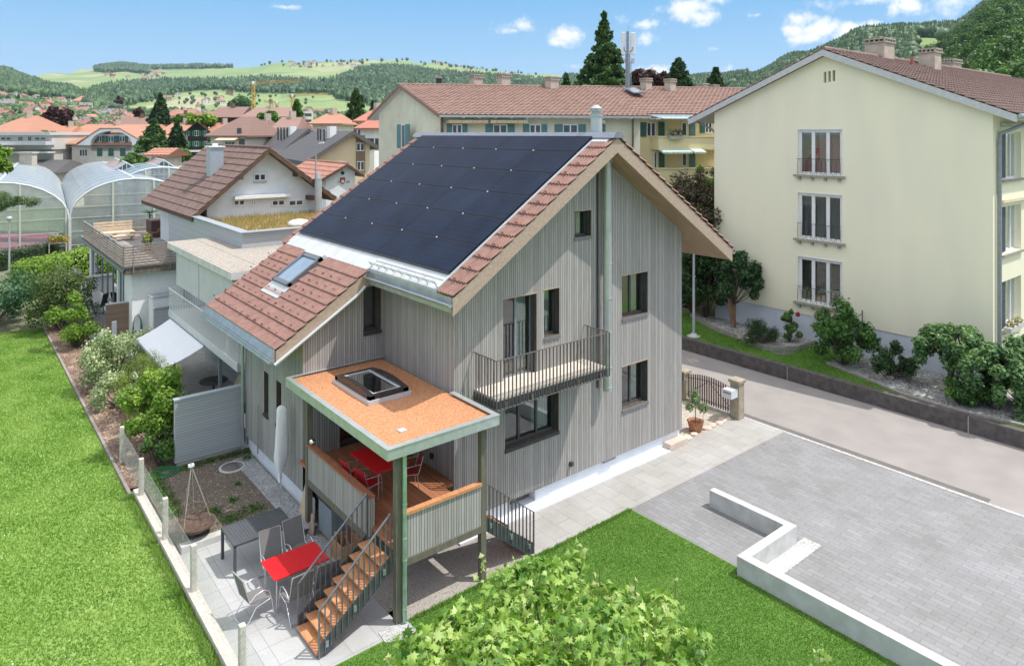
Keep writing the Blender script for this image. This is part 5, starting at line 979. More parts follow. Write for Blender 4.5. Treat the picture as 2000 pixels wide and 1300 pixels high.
def palm(name,label,c,h,r,n,m,seed=0,drop=.5):
    g=random.Random(seed); t=thing(name,label,'plant',c); a=M(); c=Vector(c)
    for i in range(n):
        th=g.uniform(0,6.28); L=r*g.uniform(.7,1); up=g.uniform(.3,1.2); d=Vector((math.cos(th),math.sin(th),0)); s=Vector((-d.y,d.x,0)); pr=None
        for k in range(6):
            f=k/5; p=c+ZZ*h+d*L*f+ZZ*(L*up*f-drop*L*2*f*f*up*.8); w=s*(.05*r*(1-abs(f-.3)*1.1)+.004)
            if pr: a.quad(pr[0],pr[1],p+w,p-w)
            pr=(p-w,p+w)
    a.build('leaves',m,t)
    if h>.1: a=M(); a.cyl(c,c+ZZ*h,.05,.04,7); a.build('stem',BARKM,t)
    return t
palm('palm','dark fan palm at the back corner of the roof terrace',fgz(292,437)+Vector((0,0,0)),.7,.8,60,mat('palm_green',(.03,.09,.05),(.02,.06,.035),.5),5)
BRSL=planks('brown_screen_slats',.05,[(0,(.20,.13,.09)),(1,(.33,.24,.18))],gap=.2,horiz=True)
t=thing('wooden_screen','brown horizontally slatted wooden screen at the white building corner','screen',(-3.2,24,.2)); a=M(); a.box(-3.72,-2.66,24.1,24.17,.2,1.86); a.build('slats',BRSL,t); a=M(); a.box(-3.75,-2.63,24.07,24.2,1.86,1.92); a.build('cap',ZINCL,t)
t=thing('grey_screen','grey slatted screen wall in front of the white building','screen',(-1.5,21.5,0)); a=M(); a.box(-2.2,-.5,21.4,21.5,.13,1.95); a.build('panel',GSL,t); a=M(); a.box(-2.23,-.5,21.36,21.54,1.95,2.0); a.build('cap',CAPG,t)
t=thing('ventilation_unit','white ventilation box behind the grey slatted screen','ventilation unit',(-1.6,22.6,0)); a=M(); a.box(-2.1,-1.2,22.2,23.0,.13,2.3); a.build('housing',WHT,t,bevel=.03); a=M(); a.box(-2.15,-1.15,22.15,23.05,2.3,2.34); a.build('lid',CAPG,t)
p=Vector((-2.55,23.28,1.35)); pts=[]
for i in range(5):
    n=14; pts+= [p+Vector((.16*math.sin(2*math.pi*k/n)*(1+.1*i),-.03-.02*i,-.42-.1*i+(.45+.1*i)*math.cos(2*math.pi*k/n))) for k in range(n)]
a=M(); a.tube(pts,.014,6); tag(a.build('garden_hose',mat('hose_teal',(.03,.16,.14),(.02,.12,.11),.4)),'teal garden hose hanging in loops on the white wall','hose')
t=thing('metal_post','pale folded sheet metal post beside the wooden screen','post',(-3.3,22.6,0)); a=M(); q=gz(223,700,.1); a.box(q.x-.09,q.x+.09,q.y-.05,q.y+.05,0,1.75); a.build('body',CAPG,t)
# chalet with brown roof
def planehit(u,v,P0,e):
    d=ray(u,v); k=(P0-CP).dot(e)/d.dot(e); return CP+d*k
def gpx(name,label,apex,Dd,e,uend,eL,eR,zb,wm,rm,**k):
    P0=at(apex[0],apex[1],Dd); e=Vector(e).normalized(); el=planehit(*eL,P0,e); er=planehit(*eR,P0,e)
    d=ray(uend,0); d.z=0; # intersect bearing with the ridge line
    A=np.array([[e.x,-d.x],[e.y,-d.y]]); s=np.linalg.solve(A,np.array([CP.x-P0.x,CP.y-P0.y]))[0]
    return gabled(name,label,'house',P0,e,abs(s),el,er,zb,wm,rm,**k)
DKW=mat('dark_brown_wood',(.12,.07,.045),(.08,.045,.03),.8,scale=6)
CH1=gpx('chalet','white chalet with brown tiled roof and dark beams behind the planted flat roof',(527,289),36,(.0,1,0),405,(374,424),(657,386),0,PLASTER,DKW,ov=.9,ovg=.7,tile=(mat('dark_brown_tile',(.21,.135,.12),(.14,.09,.08),.75,scale=3,bump=.15),.34,.46,SPROF),barge=DKW,th=.2)
t,RF,GF,S1,S2=CH1
winpx(t,GF,495,339,519,353,2,fm=WHT,proud=True,sill=.1)
a=M(); s0,s1,z0,z1=pbox(GF,455,380,563,386); GF.box(a,s0,s1,.05,.35,z0,z1); a.build('awning_box',WHT,t)
for (u0,u1) in ((455,478),(490,500),(530,556),(563,592)): winpx(t,GF,u0,390,u1,402,2,fm=WHT,proud=True)
for (u,v) in ((575,340),(600,385),(462,345)): a=M(); q=planehit(u,v,GF.O,Vector((0,1,0))); a.box(q.x-.1,q.x+.1,q.y-.75,q.y+.1,q.z-.12,q.z+.12); a.build('purlin_end',DKW,t)
c=at(420,300,38.2); a=M(); a.box(c.x-.35,c.x+.35,c.y-.35,c.y+.35,7.0,9.35); o=a.build('chimney',CAPG,RF); a=M(); a.box(c.x-.42,c.x+.42,c.y-.42,c.y+.42,9.35,9.42); a.box(c.x-.12,c.x+.12,c.y-.12,c.y+.12,9.42,9.55); a.build('chimney_cap',WHT,o)
# ================================================================ TERRAIN AND HILLS
COLS={-500:[(150,353),(350,290),(600,245),(900,200),(1100,178),(1500,155),(1800,140),(2300,140)],
0:[(150,353),(350,291),(600,248),(900,205),(1100,183),(1500,158),(1800,143),(2200,150),(3000,160)],
100:[(150,353),(350,293),(600,255),(900,214),(1200,188),(1500,178),(1750,172),(2200,170),(3300,142)],
160:[(150,353),(350,294),(650,258),(1000,220),(1300,197),(1800,178),(2300,165),(3000,148),(3800,136)],
230:[(150,353),(350,295),(700,262),(1100,222),(1400,198),(1900,168),(2500,150),(3200,140),(4200,127)],
300:[(150,353),(350,295),(700,262),(1100,224),(1450,196),(1750,180),(2100,166),(2600,152),(3600,139),(4400,132)],
400:[(150,353),(350,295),(700,264),(1100,226),(1500,184),(1800,172),(2200,158),(2700,150),(3400,136),(4300,131)],
480:[(150,353),(350,295),(700,264),(1100,226),(1500,196),(1900,170),(2300,152),(2900,141),(3500,131)],
540:[(150,353),(350,295),(700,264),(1100,226),(1500,194),(1900,172),(2200,154),(2700,138),(3300,121)],
640:[(150,353),(350,295),(700,264),(1100,226),(1500,195),(1900,172),(2200,154),(2700,140),(3300,121)],
760:[(150,353),(350,294),(700,262),(1100,226),(1500,198),(1900,176),(2300,150),(2800,130),(3300,115)],
850:[(150,353),(350,293),(700,262),(1100,222),(1500,195),(1900,172),(2300,150),(2800,137),(3200,123)],
950:[(150,353),(350,292),(700,262),(1100,222),(1500,195),(1900,170),(2300,152),(2800,143),(3100,136)],
1060:[(150,353),(350,290),(700,258),(1100,218),(1500,190),(1900,172),(2300,162),(2800,150),(3000,146)],
1250:[(150,353),(350,288),(700,250),(1100,212),(1500,182),(1900,166),(2300,158),(2600,155)],
1400:[(150,350),(350,285),(600,240),(900,200),(1200,175),(1500,165),(2000,158),(2300,157)],
1460:[(150,348),(350,272),(600,215),(850,177),(1100,162),(1500,156),(2000,154)],
1560:[(150,340),(350,240),(550,180),(750,145),(950,122),(1300,118),(1700,118)],
1700:[(150,325),(300,220),(450,150),(600,105),(780,75),(1100,72),(1500,72)],
1850:[(150,300),(250,215),(350,150),(500,95),(800,75),(1050,60),(1400,60)],
1960:[(110,300),(170,190),(260,105),(350,55),(450,30),(700,10),(1000,10)],
2500:[(110,280),(170,170),(260,85),(350,35),(450,0),(700,-20),(1000,-20)]}
CU=sorted(COLS); DG=np.concatenate([np.linspace(75,400,24),np.geomspace(420,4600,90)])
def colz(u):
    c=COLS[u]; Ds=[75]+[d for d,_ in c]; zs=[-.2]+[CP.z+(CH-v)*d/CF for d,v in c]; z=np.interp(DG,Ds,zs); last=c[-1][0]; z=np.where(DG>last,zs[-1]-(DG-last)*.06,z); return z
CZ=np.array([colz(u) for u in CU])
def hz(u,Dd): # height of the terrain on bearing u at distance D
    u=np.atleast_1d(np.asarray(u,float)); Dd=np.atleast_1d(np.asarray(Dd,float)); k=np.clip(np.searchsorted(CU,u)-1,0,len(CU)-2); cu=np.array(CU,float)
    t=np.clip((u-cu[k])/(cu[k+1]-cu[k]),0,1); t=t*t*(3-2*t)
    za=np.array([np.interp(d,DG,CZ[i]) for d,i in zip(Dd,k)]); zb=np.array([np.interp(d,DG,CZ[i+1]) for d,i in zip(Dd,k)])
    z=za*(1-t)+zb*t; return z+ (np.sin(u*.031+Dd*.004)+np.sin(u*.083-Dd*.0061))*np.clip((Dd-500)/1500,0,1)*2.2
UG=np.linspace(-700,2600,331); UU,DD=np.meshgrid(UG,DG,indexing='ij'); Z=hz(UU.ravel(),DD.ravel()); Z=np.where(DD.ravel()<76,-.3,Z)
fx=FW.x+RT.x*(UU.ravel()-1000)/CF; fy=FW.y+RT.y*(UU.ravel()-1000)/CF
V=np.stack([CP.x+fx*DD.ravel(),CP.y+fy*DD.ravel(),Z],1); nu,nd=UU.shape; I=np.arange(nu*nd).reshape(nu,nd)
F=np.stack([I[:-1,:-1].ravel(),I[1:,:-1].ravel(),I[1:,1:].ravel(),I[:-1,1:].ravel()],1)
def hillmat():
    m,nt,b,g=newmat('hill_meadow',.95); P=g.outputs['Position']; n1=noise(nt,P,.0042,4,.55); n2=noise(nt,P,.03,5,.6)
    v=nt.nodes.new('ShaderNodeTexVoronoi'); v.inputs['Scale'].default_value=.0055; nt.links.new(P,v.inputs['Vector']); w=nt.nodes.new('ShaderNodeSeparateColor'); nt.links.new(v.outputs['Color'],w.inputs[0])
    c=ramp(nt,w.outputs[0],[(0,(.14,.21,.075)),(.5,(.18,.25,.095)),(.85,(.23,.28,.12)),(1,(.31,.30,.19))]); c=mixc(nt,1,c,ramp(nt,n2,[(.3,(.85,.9,.85)),(.7,(1.1,1.08,1))]),'MULTIPLY')
    nt.links.new(c,b.inputs['Base Color']); return m
struct(npmesh('hills',V,F,hillmat(),smooth=True))
def P3(u,Dd,z): u=np.asarray(u,float); return np.stack([CP.x+(FW.x+RT.x*(u-1000)/CF)*Dd,CP.y+(FW.y+RT.y*(u-1000)/CF)*Dd,z],1)
def inpoly(u,v,poly):
    r=np.zeros(len(u),bool); j=len(poly)-1
    for i in range(len(poly)):
        xi,yi=poly[i];xj,yj=poly[j]; c=((yi>v)!=(yj>v))&(u<(xj-xi)*(v-yi)/((yj-yi)+1e-9)+xi); r^=c; j=i
    return r
def forest(name,label,poly,u0,u1,D0,D1,n,h,conif,mt,seed,dec=(.55,1.0)):
    g=np.random.default_rng(seed); u=g.uniform(u0,u1,n); Dd=np.sqrt(g.uniform(D0**2,D1**2,n)); z=hz(u,Dd); v=CH-(z-CP.z)*CF/Dd; k=inpoly(u,v,poly); u,Dd,z=u[k],Dd[k],z[k]; n=len(u)
    P=P3(u,Dd,z); H=g.uniform(.65,1.15,n)*h; con=g.random(n)<conif; VV=[];FF=[]; o=0
    # conifers: two stacked jittered cones ; broadleaf: lumpy double dome
    ns=7; th=np.arange(ns)*2*np.pi/ns
    for isc in (True,False):
        q=P[con==isc]; hh=H[con==isc]; m_=len(q)
        if not m_: continue
        prof=[(.24,.12),(.16,.42),(.19,.40),(.09,.72),(.0,1.0)] if isc else [(.20,.10),(.40,.38),(.42,.60),(.26,.86),(.0,.95)]
        if not isc: hh=hh*.85
        ring=[]
        for r,t in prof: a=th[None,:]+g.uniform(0,6,(m_,1)); rr=r*hh[:,None]*g.uniform(.7,1.3,(m_,ns)); ring.append(np.stack([q[:,0:1]+rr*np.cos(th)[None],q[:,1:2]+rr*np.sin(th)[None],q[:,2:3]+hh[:,None]*(t+g.uniform(-.04,.04,(m_,ns)))],2))
        R5=np.stack(ring,1).reshape(-1,3); base=(np.arange(m_)*len(prof)*ns)[:,None,None]
        f=np.array([[j*ns+i,j*ns+(i+1)%ns,(j+1)*ns+(i+1)%ns,(j+1)*ns+i] for j in range(len(prof)-1) for i in range(ns)])[None]
        VV.append(R5); FF.append((f+base).reshape(-1,4)+o); o+=len(R5)
    if not n: return
    return stuff(npmesh(name,np.concatenate(VV),np.concatenate(FF),mt),label,'forest')
FM1=foliage('forest_leaves',[(.028,.062,.03),(.05,.105,.04),(.09,.16,.055)],trans=0,patch=.01); FM2=foliage('near_forest_leaves',[(.025,.06,.02),(.05,.11,.028),(.11,.19,.05)],trans=0,patch=.02)
forest('wooded_hillside','dense mixed forest on the hill at the far left',[(-300,100),(30,100),(75,120),(105,160),(152,183),(152,192),(230,205),(232,222),(185,214),(150,203),(90,195),(0,187),(-300,187)],-200,240,900,1900,9000,19,.3,FM1,1)
forest('forest_belt','dark spruce belt across the middle of the hills',[(150,204),(152,190),(205,172),(260,165),(330,160),(400,161),(450,160),(505,155),(560,158),(640,162),(672,150),(700,135),(760,131),(800,133),(850,142),(900,146),(960,150),(1060,158),(1150,165),(1150,214),(950,210),(760,210),(700,206),(660,196),(640,184),(560,184),(470,182),(420,176),(365,180),(300,197),(250,208),(200,212)],140,1160,1250,3100,24000,19,.75,FM1,2)
forest('dome_wood','round dark wood on the farthest dome hill',[(185,128),(290,128),(292,146),(240,150),(185,140)],180,300,3000,4400,3000,26,.5,FM1,3)
forest('ridge_wood','thin dark wood along the far skyline',[(288,125),(455,125),(455,134),(380,136),(292,137)],285,460,2600,4600,1800,26,.7,FM1,4)
forest('forest_slope','forest slope behind the yellow blocks',[(1100,140),(1460,140),(1470,250),(1100,250)],1090,1480,1000,2600,9000,22,.6,FM1,5)
forest('steep_forest','steep mixed forest above the right yellow block',[(1420,160),(1460,100),(1700,30),(1790,20),(1780,78),(1800,260),(1420,260)],1420,1820,260,1300,9000,15,.5,FM1,6)
forest('steep_forest','forest crown along the upper right hill behind the chimneys',[(1600,-60),(2300,-60),(2300,260),(1800,260),(1790,90),(1845,86),(1845,76),(1790,74),(1600,90)],1600,2300,600,1400,12000,16,.45,FM1,7)
# single trees scattered over the meadows
forest('meadow_trees','scattered trees and hedges on the far meadows',[(250,185),(520,185),(640,190),(640,225),(300,225)],250,640,1000,1700,120,10,.2,FM1,8)
forest('skyline_trees','small trees along the far skyline meadow',[(470,110),(1100,125),(1100,150),(470,130)],470,1100,2900,3600,130,20,.2,FM1,9)
forest('town_trees','trees growing between the houses of the far town',[(-100,180),(240,215),(640,225),(1100,220),(1100,300),(-100,300)],-60,760,380,1150,2400,11,.25,FM2,10)
# ================================================================ FAR TOWN
TW=[mat('far_wall_white',(.72,.70,.66),(.66,.64,.6),.9),mat('far_wall_cream',(.62,.55,.44),(.56,.5,.4),.9),mat('far_wall_grey',(.45,.44,.43),(.4,.39,.38),.9),mat('far_wall_brown',(.30,.22,.17),(.25,.18,.14),.9)]
RO_=[mat('far_roof_red',(.36,.17,.13),(.28,.13,.10),.85,scale=.3),mat('far_roof_brown',(.30,.17,.13),(.23,.13,.10),.85,scale=.3),mat('far_roof_grey',(.22,.21,.21),(.17,.16,.16),.85,scale=.3),mat('far_roof_orange',(.45,.24,.17),(.38,.19,.13),.85,scale=.3)]
FWN=mat('far_window_dark',(.07,.08,.09),(.05,.055,.06),.3)
LBR=['red roofed','brown roofed','grey roofed','orange roofed']; LBW=['white','cream','grey','brown wooden']
HP={}
def farhouse(u,Dd,k,w,flat,g,where,grp,sz=1):
    key=(k,w,flat)
    if key not in HP:
        a=M(); L,B,Hh=7,5,5.4; a.mi=0; a.box(-L,L,-B,B,-3,Hh)
        a.mi=2
        for x in (-5,-1.7,1.7,5):
            for z in (1.2,3.9):
                for y in (-B-.04,B+.04): a.quad((x-.6,y,z-.6),(x+.6,y,z-.6),(x+.6,y,z+.6),(x-.6,y,z+.6))
        for y in (-2.5,2.5):
            for z in (1.2,3.9):
                for x in (-L-.04,L+.04): a.quad((x,y-.6,z-.6),(x,y+.6,z-.6),(x,y+.6,z+.6),(x,y-.6,z+.6))
        a.mi=1
        if flat: a.box(-L-.4,L+.4,-B-.4,B+.4,Hh+.0,Hh+.5)
        else:
            r=3.3; a.mi=0; a.quad((-L,-B,Hh),(-L,B,Hh),(-L,0,Hh+r-.3)); a.quad((L,-B,Hh),(L,B,Hh),(L,0,Hh+r-.3)); a.mi=1
            for s in (-1,1): a.hexa([(-L-.7,s*(B+.8),Hh-.5),(L+.7,s*(B+.8),Hh-.5),(L+.7,0,Hh+r),(-L-.7,0,Hh+r),(-L-.7,s*(B+.8),Hh-.2),(L+.7,s*(B+.8),Hh-.2),(L+.7,0,Hh+r+.3),(-L-.7,0,Hh+r+.3)])
            a.box(2,2.8,.4,1.2,Hh+r-1,Hh+r+.9)
        o=a.build('far_house',[TW[w],RO_[k] if not flat else TW[2],FWN]); HP[key]=o; c=o
    else: c=HP[key].copy(); COL.objects.link(c)
    z=float(hz(u,Dd)[0]); p=P3([u],Dd,[z])[0]; c.location=p; c.rotation_euler=(0,0,g.uniform(0,3.14)); s=sz*g.uniform(.75,1.25); c.scale=(s,s,s*g.uniform(.85,1.2))
    tag(c,('small '+LBW[w]+' '+('flat roofed' if flat else LBR[k])+' house '+where),'house',grp); return c
g=random.Random(21)
def scatter(n,poly,u0,u1,D0,D1,where,grp,sz=1,flatp=.22,ks=(0,0,1,1,2,2,3),seed=0,mind=7):
    gg=random.Random(seed); pts=[]; tr=0
    while len(pts)<n and tr<n*60:
        tr+=1; u=gg.uniform(u0,u1); Dd=math.sqrt(gg.uniform(D0**2,D1**2)); v=CH-(float(hz(u,Dd)[0])-CP.z)*CF/Dd
        if not inpoly(np.array([u]),np.array([v]),poly)[0]: continue
        if any(abs(u-a)/CF*Dd<mind*1.6 and abs(Dd-b)<mind*3 for a,b in pts): continue
        pts.append((u,Dd)); farhouse(u,Dd,gg.choice(ks),gg.choice((0,0,0,1,1,3)),gg.random()<flatp,gg,where,grp,sz)
scatter(95,[(-60,180),(90,190),(170,205),(250,222),(250,262),(-60,270)],-40,250,420,1150,'on the left town slope below the forest','houses on the left town slope',seed=1)
scatter(55,[(180,212),(400,214),(660,216),(1000,218),(1000,265),(180,265)],190,760,450,1150,'in the valley town in front of the meadows','houses in the valley town',seed=2)
scatter(28,[(205,142),(325,142),(325,158),(205,160)],205,330,2300,3400,'in the hamlet row below the far dome','houses of the far hamlet',1.0,0,(0,0,1),3,8)
scatter(26,[(500,112),(740,112),(740,132),(500,135)],560,700,2600,3400,'on top of the far meadow ridge','houses on the meadow ridge',1.1,0,(1,1,0,2),4,9)
scatter(20,[(830,118),(1060,130),(1060,150),(830,140)],840,1040,2600,3300,'scattered on the right end of the meadow ridge','houses right of the meadow ridge',1.1,0,(1,0,1),5,10)
scatter(9,[(300,184),(480,184),(480,212),(300,212)],310,500,1100,1750,'alone on the green meadow above the town','farmhouses on the meadow',1.1,0,(1,1,0),6,14)
def DV(u,v):
    d=np.linspace(300,2500,900); z=hz(np.full(900,u),d); vv=CH-(z-CP.z)*CF/d; return float(d[np.argmax(vv<v)])
# terraced flats
t=thing('terraced_flats','stepped white terraced apartment blocks on the left slope','building',P3([160],620,[0])[0]); b=M()
for k in range(7):
    a=M(); v0=240-k*4.6; Dd=DV(165,v0)
    for j in range(11):
        u=120+j*9.5+k*1.5; p=at(u,v0,Dd); q=at(u+7.5,v0,Dd); a.hexa([p-ZZ*1.2,q-ZZ*1.2,q+FW*12-ZZ*1.2,p+FW*12-ZZ*1.2,p+ZZ*.0,q,q+FW*12,p+FW*12]); b.hexa([p+FW*2,q+FW*2,q+FW*12,p+FW*12,p+ZZ*1.3+FW*2,q+ZZ*1.3+FW*2,q+FW*12+ZZ*1.3,p+FW*12+ZZ*1.3])
    a.build('balcony_row',TW[0],t)
b.build('facade',mat('dark_facade',(.17,.16,.15),(.12,.11,.11),.8),t)
def tower(name,label,cat,u,vb,vt,w,Dd,wm,roofv=None,rm=None,win=0):
    c=at(u,vb,Dd); hw=w/CF*Dd/2; t=thing(name,label,cat,(c.x,c.y,0)); zt_=at(u,vt,Dd).z; a=M(); a.box(c.x-hw,c.x+hw,c.y-hw,c.y+hw,-2,zt_); a.build('wall',wm,t)
    if roofv: a=M(); zz=at(u,roofv,Dd).z; h=hw*1.15; a.add([(c.x-h,c.y-h,zt_),(c.x+h,c.y-h,zt_),(c.x+h,c.y+h,zt_),(c.x-h,c.y+h,zt_),(c.x,c.y,zz)],[(0,1,4),(1,2,4),(2,3,4),(3,0,4),(3,2,1,0)]); a.build('roof',rm,t)
    if win:
        a=M()
        for k in range(win):
            z=zt_-1.6-k*2.9; a.box(c.x-hw-.05,c.x+hw*.6,c.y-hw-.05,c.y-hw+.1,z-.7,z+.7); a.box(c.x-hw-.05,c.x-hw+.1,c.y-hw*.6,c.y+hw*.9,z-.7,z+.7)
        a.build('window_band',FWN,t)
tower('church_tower','small white church tower with red pointed roof in the valley','church tower',387,225,208,8,430,TW[0],198,RO_[0])
tower('office_tower','pale tall office block beside the round tree','building',600,245,218,17,330,mat('office_wall',(.62,.60,.56),(.56,.54,.5),.8),win=5)
# ================================================================ CRANES
CRY=mat('crane_yellow',(.72,.42,.10),(.62,.36,.09),.6); CRO=mat('crane_orange',(.68,.28,.10),(.6,.24,.08),.6)
def lattice(a,p,q,w,n):
    d=(q-p); s=d.cross(ZZ) if abs(d.normalized().z)<.9 else d.cross(FW); s=s.normalized()*w/2; r=d.normalized().cross(s)
    for k in (s+r,s-r,-s+r,-s-r): a.bar(p+k,q+k,w*.16,w*.16)
    for i in range(n): A=p.lerp(q,i/n);B=p.lerp(q,(i+1)/n); a.bar(A+s+r,B-s+r,w*.1,w*.1); a.bar(A-s-r,B+s-r,w*.1,w*.1); a.bar(A+s-r,B+s+r,w*.1,w*.1); a.bar(A-s+r,B-s-r,w*.1,w*.1)
def crane(label,u,vb,vt,Dd,j0,j1,w,m):
    t=thing('tower_crane',label,'crane',at(u,vb,Dd)); a=M(); lattice(a,at(u,vb,Dd),at(u,vt,Dd),w,12); a.build('mast',m,t)
    a=M(); lattice(a,at(u,vt,Dd),at(j1[0],j1[1],Dd),w*.8,16); a.build('jib',CRO if m is CRY else CRY,t); a=M(); lattice(a,at(u,vt,Dd),at(j0[0],j0[1],Dd),w*.7,5); a.build('counter_jib',EAVEG,t)
    a=M(); p=at(u,vt,Dd); a.box(p.x-w*.6,p.x+w*.6,p.y-w*.6,p.y+w*.6,p.z-w*.5,p.z+w*.8); a.build('cab',WHT,t); return t
crane('tall orange tower crane with its jib pointing right in front of the forest',495,225,163,260,(471,163),(588,157.5),.9,CRY)
crane('second yellow tower crane lower beside the tall thin tree',571,240,187,300,(550,189),(640,183),.9,CRY)
crane('low small yellow crane half hidden behind the brown roofs',541,225,201,280,(546,200),(515,198),.8,CRY)
# ================================================================ MIDDLE DISTANCE HOUSES
def eb(u): d=ray(u,CH); d.z=0; return d.normalized()
def simplewin(t,fr,u0,v0,u1,v1,sh=None,fm=None,n=2,closed=False):
    s0,s1,z0,z1=pbox(fr,u0,v0,u1,v1); a=M()
    if closed: fr.box(a,s0,s1,.0,.07,z0,z1); return a.build('shutter',sh,t)
    w=(s1-s0); fr.box(a,s0,s1,.0,.06,z0,z1); f=a.build('window',fm or WHT,t); a=M()
    for i in range(n): x=s0+w*(i+.12)/n; fr.box(a,x,x+w*.76/n,.06,.075,z0+w*.1,z1-w*.1)
    a.build('pane',PANE,f)
    if sh:
        for sd in (-1,1): a=M(); x=s0-w*.62 if sd<0 else s1+w*.04; fr.box(a,x,x+w*.58,.02,.09,z0,z1); a.build('shutter',sh,f)
    return f
def bhouse(name,label,u0,u1,vr,ve,Dd,dep,wm,rm,hip=.25,yaw=0,zb=-1,hov=.6,tile=True,ru=None):
    """house from its front eave line (u0..u1 at ve) and ridge height vr; yaw turns the front"""
    A=at(u0,ve,Dd); B=at(u1,ve,Dd+math.tan(yaw)*(u1-u0)/CF*Dd); B.z=A.z; e=(B-A); e.z=0; L=e.length; e.normalize(); n=e.cross(ZZ)
    if n.dot(FW)>0: n=-n
    zb=zb if Dd<200 else min(A.z-4,float(hz((u0+u1)/2,Dd)[0])-2); zr_=CP.z+(CH-vr)*(Dd+dep/2)/CF; c=(A+B)/2-n*dep/2; t=thing(name,label,'house',(c.x,c.y,0)); C_=A-n*dep; D_=B-n*dep; h=hip*L
    r0=(A+C_)/2+e*h; r1=(B+D_)/2-e*h; r0.z=r1.z=zr_
    a=M()
    for q in ([A,B,r1,r0],[D_,C_,r0,r1],[C_,A,r0],[B,D_,r1]): a.prism([p for p in q],(0,0,-.18))
    RF=a.build('roof',rm,t)
    if tile and L*dep<700:
        a=M(); s=(r0-A-e*h); S=s.length
        if hip<.02: tiles(a,A+ZZ*.02,e,s,L,S,.5,.6,prof=SPROF); a.build('roof_tiles',rm,RF)
    a=M(); k=hov; P=[A+e*k-n*k,B-e*k-n*k,D_-e*k+n*k,C_+e*k+n*k]; P=[Vector((p.x,p.y,zb)) for p in P]; a.prism(P,(0,0,A.z-.1-zb))
    if hip<.02: w0=(P[0]+P[3])/2; w1=(P[1]+P[2])/2; a.prism([Vector((P[0].x,P[0].y,A.z-.2)),Vector((P[3].x,P[3].y,A.z-.2)),Vector((w0.x,w0.y,zr_-.5))],e*.1); a.prism([Vector((P[1].x,P[1].y,A.z-.2)),Vector((P[2].x,P[2].y,A.z-.2)),Vector((w1.x,w1.y,zr_-.5))],-e*.1)
    a.build('wall',wm,t); fr=Fr2(P[0],e,n); return t,RF,fr
def stripes(name,c1,c2,per,ax='z'):
    m,nt,b,g=newmat(name,.8); sp=nt.nodes.new('ShaderNodeSeparateXYZ'); nt.links.new(g.outputs['Position'],sp.inputs[0]); f=nm(nt,'FRACT',nm(nt,'DIVIDE',sp.outputs[{'x':0,'y':1,'z':2}[ax]],per)); n1=noise(nt,g.outputs['Position'],.7,5)
    c=mixc(nt,nm(nt,'MULTIPLY',nm(nt,'LESS_THAN',f,.22),.6),mixc(nt,n1,c1,tuple(x*.8 for x in c1)),c2); nt.links.new(c,b.inputs['Base Color']); return m
ORT=stripes('orange_tile_rows',(.46,.225,.15),(.26,.12,.08),.22); BRT=stripes('brown_tile_rows',(.23,.14,.115),(.11,.065,.055),.28); RDT=stripes('red_tile_rows',(.45,.17,.12),(.22,.08,.06),.24); DKT=stripes('slate_rows',(.105,.10,.105),(.05,.05,.052),.16); PKT=stripes('rose_tile_rows',(.29,.18,.155),(.28,.15,.13),.3)
BW=mat('beige_render',(.66,.54,.38),(.6,.49,.34),.9,scale=.6); CRW=mat('cream_render',(.70,.66,.56),(.62,.58,.5),.9,scale=1.5); BLK=mat('black_timber',(.035,.032,.032),(.02,.02,.02),.8,scale=4,stretch=(1,1,6)); GRS=mat('bright_green_shutter',(.03,.20,.08),(.02,.16,.06),.6)
# dark roofed beige house and its twin
def darkhouse(label,apex,Dd,uend,eL,eR,win):
    t,RF,GF,S1,S2=gpx('beige_house',label,apex,Dd,eb(300),uend,eL,eR,-.5,BW,DKT,ov=.7,ovg=.5,barge=mat('dark_barge',(.13,.12,.12),(.10,.09,.09),.6),th=.35)
    return t,RF,GF
t,RF,GF=darkhouse('beige house with dark slate roof and brown window panel behind the crest gable',(690,255),62,570,(596,316),(740,285),1)
a=M(); s0,s1,z0,z1=pbox(GF,695,264,713,340); GF.box(a,s0,s1,.0,.04,z0,z1); a.build('wood_panel',mat('panel_wood',(.22,.16,.12),(.16,.12,.09),.8,scale=3,stretch=(1,1,8)),t)
simplewin(t,GF,696,279,711,295); simplewin(t,GF,697,315,711,333)
for k in range(3): a=M(); d0=at(628+14*k,290-6*k,59.5-.0*k); 
a=M(); c=at(648,254,66); a.box(c.x-.32,c.x+.32,c.y-.32,c.y+.32,c.z-1,c.z+.35); a.build('chimney',WHT,RF)
a=M()
for (u,v) in ((621,254),(626,254),(633,255)): c=at(u,v,66); a.cyl(c-ZZ*1,c+ZZ*.0,.07,n=7); a.cyl(c,c+ZZ*.12,.13,.1,7)
a.build('vent_pipes',ANTHR,RF)
def onroof(parent,e1,P0,pts,m,name,off=.12):
    return
t,RF,GF=darkhouse('second beige house with dark slate roof farther left',(603,251),78,500,(547,297),(645,282),0)
a=M(); c=at(571,250,84); a.box(c.x-.36,c.x+.36,c.y-.36,c.y+.36,c.z-1.5,c.z+.2); a.build('chimney',WHT,RF); a=M()
for u in (543,549,555,561): c=at(u,250,84); a.cyl(c-ZZ*1.5,c+ZZ*-.1,.09,n=7); a.cyl(c-ZZ*.1,c+ZZ*.05,.16,.12,7)
a.build('vent_pipes',ANTHR,RF)
